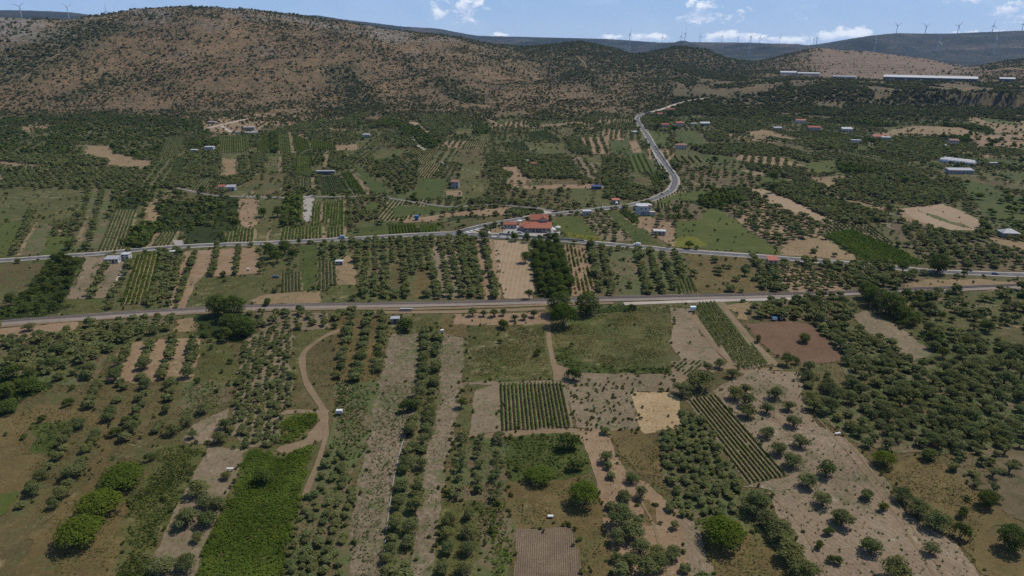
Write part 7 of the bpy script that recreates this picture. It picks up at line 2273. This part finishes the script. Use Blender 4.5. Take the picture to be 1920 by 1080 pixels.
    # single trees and bushes that stand out
    for a in [
        ('round', 1380 / 3 + 640, 360 + 690 / 3, 52, 'large round dark tree beside the railway', 1.0),
        ('dome', 640 + 1250 / 3, 360 + 755 / 3, 52, 'bright green rounded bush below the two big railway trees', 1.3), ('round', 640 + 1225 / 3, 360 + 690 / 3, 54, 'bushy dark tree where the farm track meets the railway', 0.95),
        ('round', 1757, 512, 46, 'big dark tree hanging over the main road at the right', .95), ('tree', 1667, 515, 24, 'dark round tree left of the big roadside tree', .9), ('tree', 1692, 512, 28, 'dark tree between the round tree and the big roadside tree', .9),
        ('round', 1508, 642, 25, 'lone tree in the middle of the reddish ploughed field', .85), ('bush', 1421, 642, 18, 'dark round bush beside the pale track left of the reddish field', 1.2), ('tree', 1475, 685, 30, 'dark leafy tree at the lower corner of the reddish field', .9), ('tree', 1492, 683, 18, 'small greyish tree at the lower corner of the reddish field', .9),
        ('bush', 764, 772, 34, 'lone dark tree on the pale stony strip beside the wall', 1.2), ('tree', 865, 765, 24, 'dark round tree at the right edge of the grey brown strip', .95),
        ('dome', 1094, 945, 60, 'large dark round bush at the edge of the brown grass', 1.15), ('dome', 1012, 902, 54, 'bright yellow green bush in the green plot', .75), ('bush', 1068, 842, 50, 'grey green bush at the top of the green plot', 1.0), ('bush', 1080, 882, 36, 'greyish scrub bush left of the bare soil trees', 1.0),
        ('dome', 152, 1016, 84, 'big rounded dark green mound bush, lowest of the three', .85), ('dome', 190, 965, 88, 'broad rounded mound bush, middle of the three', .75), ('dome', 232, 908, 82, 'flat rounded mound bush, topmost of the three', .65),
        ('tree', 495, 905, 42, 'dark tree standing in the bramble field', .8), ('bush', 282, 865, 22, 'small dark bush right of the topmost mound bush', 1.2), ('bush', 129, 762, 24, 'small dark bush below the left thicket', 1.1), ('bush', 80, 790, 20, 'small round bush at the left edge field', 1.0),
        ('dome', 1356, 1018, 84, 'broad dark bush above the brown grass patch', .85), ('olive', 1418, 960, 66, 'largest olive tree at the left edge of the pinkish ground', .8), ('olive', 1438, 985, 44, 'olive tree below the largest one on the pinkish edge', .9),
        ('olive', 1462, 1012, 58, 'broad silvery olive on the left margin of the pinkish ground', .9), ('olive', 1480, 1050, 62, 'silvery olive low on the left margin of the pinkish ground', .9), ('olive', 1505, 1083, 60, 'silvery olive at the bottom edge of the picture', .9),
        ('olive', 1577, 983, 54, 'flat topped olive alone in the middle of the pinkish ground', .8), ('olive', 1542, 948, 40, 'lone olive above the flat topped one', .95), ('olive', 1513, 913, 42, 'olive at the end of the slanting vineyard', .9), ('olive', 1548, 893, 42, 'olive with dark shadow right of the slanting vineyard', .95),
        ('olive', 1625, 935, 34, 'small olive near the right side of the pinkish ground', .8), ('olive', 1632, 1036, 46, 'lone olive in the lower pinkish ground', .9), ('olive', 1677, 1086, 62, 'dark olive at the bottom of the pinkish ground', 1.0), ('bush', 1655, 957, 24, 'small bush near the right side of the pinkish ground', 1.0),
        ('bush', 1553, 1003, 26, 'small bush on the pinkish ground below the flat topped olive', .9), ('bush', 1564, 1056, 28, 'straggly bush on the lower pinkish ground', .9), ('bush', 1535, 1028, 24, 'thin grey bush on the lower pinkish ground', .9),
        ('olive', 1690, 940, 40, 'olive on the right rim of the pinkish ground, upper one', .95), ('olive', 1720, 965, 50, 'olive on the right rim of the pinkish ground, second one', .9), ('olive', 1752, 990, 56, 'olive on the right rim of the pinkish ground, third one', .9), ('bush', 1800, 1008, 40, 'dark bush at the end of the right rim olives', 1.2),
        ('olive', 1743, 1038, 34, 'small pale olive on the right rim near the bottom', .9), ('dome', 1656, 872, 42, 'dark round bush at the lower corner of the big grove', 1.0), ('bush', 1740, 862, 38, 'brownish bush on top of the yellowish grass', .8),
        ('round', 1848, 950, 40, 'grey green bush on the yellowish grass', 1.0), ('bush', 1802, 970, 28, 'small greyish bush on the yellowish grass', 1.1), ('round', 1893, 1030, 56, 'dark bush on the yellowish grass at the right edge', 1.1), ('olive', 1735, 862, 30, 'olive at the upper rim of the yellowish grass', .8),
        ('olive', 1485, 875, 40, 'olive right of the slanting vineyard, lower of the column', .9), ('olive', 1460, 852, 38, 'olive right of the slanting vineyard, middle of the column', .9), ('olive', 1437, 820, 32, 'olive right of the slanting vineyard, beside the bare track', .9), ('olive', 1487, 800, 34, 'olive near the white crate on the bare soil', .95), ('olive', 1500, 838, 36, 'olive standing left of the big grove edge', .95),
        ('olive', 1437, 775, 32, 'olive above the bare track at the top of the pinkish ground', .9), ('olive', 1478, 770, 30, 'olive right of the one above the bare track', .9), ('olive', 1453, 748, 36, 'olive at the top of the pinkish ground', .9), ('olive', 1397, 738, 30, 'olive beside the farm track crossing, right one', .9), ('olive', 1400, 762, 40, 'olive at the top right corner of the slanting vineyard', .9), ('olive', 1378, 748, 36, 'olive at the top of the slanting vineyard', .9), ('olive', 1402, 782, 38, 'olive on the right edge of the slanting vineyard', .9),
        ('olive', 1349, 690, 24, 'olive tree on the farm track below the slanting green vineyard, right one', 1.0), ('olive', 1326, 697, 24, 'olive tree on the farm track below the slanting green vineyard, left one', 1.0), ('olive', 1373, 708, 26, 'olive tree by the farm track crossing', .95), ('olive', 1310, 728, 64, 'spreading olive left of the farm track crossing', .8), ('olive', 1280, 742, 40, 'olive above the right corner of the straw field', .9),
        ('olive', 886, 593, 22, 'olive in the single row below the railway, first from left', 1.0), ('olive', 907, 594, 16, 'olive in the single row below the railway, second from left', 1.1), ('olive', 927, 594, 22, 'olive in the single row below the railway, third from left', 1.0), ('olive', 944, 592, 17, 'olive in the single row below the railway, fourth from left', 1.1),
        ('olive', 965, 602, 18, 'olive in the single row below the railway, fifth from left', 1.0), ('olive', 983, 600, 17, 'olive in the single row below the railway, sixth from left', 1.0), ('olive', 1001, 595, 20, 'olive in the single row below the railway, last on the right', 1.1), ('bush', 944, 616, 28, 'brown tinged bush on the upper edge of the square meadow', 1.0),
        ('bush', 1008, 667, 20, 'lone dark bush on the square meadow near the farm track', 1.0), ('bush', 1075, 712, 38, 'dark bush at the foot of the farm track', .9), ('bush', 1186, 582, 17, 'small dark round bush below the railway on the large meadow', 1.1), ('bush', 762, 618, 44, 'dark bush below the grey stone hut', .8),
        ('tree', 985, 493, 27, 'dark round tree in the bare tan field', .85), ('tree', 992, 561, 20, 'dark round tree at the foot of the bare tan field', 1.1), ('tree', 988, 455, 17, 'roadside tree in front of the restaurant yard', 1.2), ('tree', 906, 453, 28, 'dark tree beside the road left of the bare tan field', .8), ('tree', 862, 447, 18, 'dark roadside tree below the fork', 1.0),
        ('tree', 494, 407, 21, 'round dark tree on the grey lawn, left one', .95), ('tree', 521, 407, 24, 'round dark tree on the grey lawn, right one', .95), ('tree', 443, 430, 24, 'dark round tree beside the tan sapling plot', 1.0), ('bush', 502, 572, 24, 'dark bush on the pale grass above the railway', .8), ('bush', 234, 459, 22, 'dark roadside bush left of the pale vineyard', .9), ('bush', 262, 464, 22, 'dark roadside bush at the foot of the pale vineyard', .8), ('bush', 130, 468, 28, 'dark roadside bush beside the bright green patch', .9),
        ('tree', 508, 484, 34, 'dense dark tree in the roadside clump, left one', .9), ('tree', 535, 478, 34, 'dense dark tree in the roadside clump, middle one', .9), ('tree', 520, 492, 30, 'dense dark tree in the roadside clump, front one', .8), ('tree', 548, 486, 24, 'dense dark tree in the roadside clump, right one', .9),
        ('round', 410, 592, 46, 'tall dark tree growing over the railway, left one', 1.1), ('round', 440, 600, 52, 'tall dark tree growing over the railway, middle one', 1.1), ('round', 460, 630, 50, 'broad dark tree below the railway clump', .9), ('round', 432, 622, 46, 'leafy tree in front of the railway clump', .9), ('tree', 425, 640, 30, 'small leafy tree at the foot of the railway clump', 1.0),
        ('tree', 1447, 362, 20, 'dark tree beside the long bare strip at its top', 1.0), ('tree', 1434, 378, 16, 'dark round tree on the long bare strip', .9), ('tree', 1665, 402, 22, 'dark round tree beside the tan twin fields', .9), ('tree', 1450, 344, 22, 'tall dark tree at the track junction in the right valley', 1.2), ('tree', 1233, 244, 18, 'dark round tree left of the low red roofed house', .9), ('tree', 1264, 249, 18, 'dark round tree in front of the pinkish two storey house', .9), ('tree', 1258, 220, 17, 'dark round tree behind the low red roofed house', .9),
        ('tree', 1696, 348, 20, 'dark round tree in the large right grove', .9), ('tree', 1465, 287, 16, 'dark round tree above the striped orchard', .9), ('tree', 1340, 307, 18, 'dark round tree right of the small green plots', .9), ('tree', 1850, 435, 18, 'dark tree left of the grey roofed barn', 1.0),
        ('round', 1640, 574, 50, 'big bushy tree over the railway at the right, left one', .9), ('round', 1668, 590, 57, 'big bushy tree below the railway at the right', .9), ('round', 1625, 560, 41, 'big bushy tree over the railway at the right, rear one', .9), ('round', 1690, 600, 41, 'bushy tree right of the big ones below the railway', .85), ('tree', 1712, 608, 30, 'small bushy tree at the end of the railway clump', .85),
        ('tree', 12, 745, 46, 'dark tree in the left edge thicket, lower one', .7), ('tree', 60, 735, 46, 'dark tree in the left edge thicket, right one', .7), ('tree', 15, 775, 40, 'dark tree at the corner of the left edge thicket', .7), ('tree', 25, 710, 44, 'dark tree in the left edge thicket, upper one', .7),
        ('olive', 1165, 985, 60, 'big olive at the top of the dark column on bare soil', .95), ('olive', 1185, 1010, 52, 'big olive in the dark column, second from top', .95), ('olive', 1158, 1018, 40, 'big olive in the dark column, left side', 1.0), ('olive', 1200, 1040, 48, 'big olive in the dark column, third from top', .95), ('olive', 1178, 1062, 42, 'big olive low in the dark column, left one', .9), ('olive', 1212, 1078, 56, 'big olive low in the dark column, right one', .95),
        ('olive', 352, 985, 54, 'rounded silvery olive on the stony strip, upper left', .85), ('olive', 386, 950, 40, 'rounded silvery olive on the stony strip, topmost', .85), ('olive', 372, 928, 48, 'silvery olive left of the white board table', .85), ('olive', 408, 955, 38, 'rounded silvery olive on the stony strip, right one', .9), ('olive', 390, 985, 44, 'rounded silvery olive on the stony strip, lower right', .9), ('olive', 425, 898, 24, 'small silvery olive beside the white board table', .9), ('olive', 372, 1015, 28, 'small silvery olive on the lower stony strip', .9), ('olive', 305, 1078, 58, 'large silvery olive at the bottom of the stony strip, left one', .9), ('olive', 350, 1068, 46, 'large silvery olive at the bottom of the stony strip, right one', .9),
        ('olive', 413, 830, 34, 'olive at the bottom of the pinkish clearing', .9), ('olive', 422, 805, 30, 'olive right of the pinkish clearing', 1.0), ('olive', 362, 822, 24, 'small olive left in the pinkish clearing', .9), ('olive', 382, 775, 32, 'dark olive on the upper left of the pinkish clearing', .9), ('olive', 325, 815, 34, 'dark olive left of the pinkish clearing', .9), ('olive', 350, 800, 30, 'dark olive between the loose rows and the pinkish clearing', 1.0), ('bush', 218, 818, 30, 'dark bush on the brown grass below the loose rows', .9), ('bush', 240, 795, 26, 'green bush on the brown grass below the loose rows', .9),
        ('olive', 844, 983, 36, 'rounded dark tree of the double row, left column, top one', .95),
        ('olive', 880, 973, 32, 'rounded dark tree of the double row, right column, top one', .95),
        ('olive', 840, 1011, 36, 'rounded dark tree of the double row, left column, second from top', .95),
        ('olive', 880, 1006, 36, 'rounded dark tree of the double row, right column, second from top', .95),
        ('olive', 840, 1038, 38, 'rounded dark tree of the double row, left column, third from top', .95),
        ('olive', 877, 1038, 36, 'rounded dark tree of the double row, right column, third from top', .95),
        ('olive', 830, 1075, 38, 'rounded dark tree of the double row, left column, lowest one', .95),
        ('olive', 870, 1076, 36, 'rounded dark tree of the double row, right column, lowest one', .95),
    ]:
        single(*a)
    turbines()


build_objects()
make_vines()
plant_all()
make_cover()

# ------------------------------------------------------------------ the air over the valley
hz_m = bpy.data.materials.new('valley_air')
hz_m.use_nodes = True
nt = hz_m.node_tree
nt.nodes.remove(nt.nodes['Principled BSDF'])
pv = nt.nodes.new('ShaderNodeVolumePrincipled')
pv.inputs['Color'].default_value = (0.36, 0.60, 1.0, 1)
pv.inputs['Density'].default_value = 3.2e-5
pv.inputs['Anisotropy'].default_value = 0.1
link(nt, pv.outputs[0], nt.nodes['Material Output'].inputs['Volume'])
m = MB()
m.box(-10600, 10600, -10600, 10600, -260, 460)
hz = m.build('haze', hz_m)
tag(hz, 'thin blue air filling the valley', 'haze', kind='stuff')
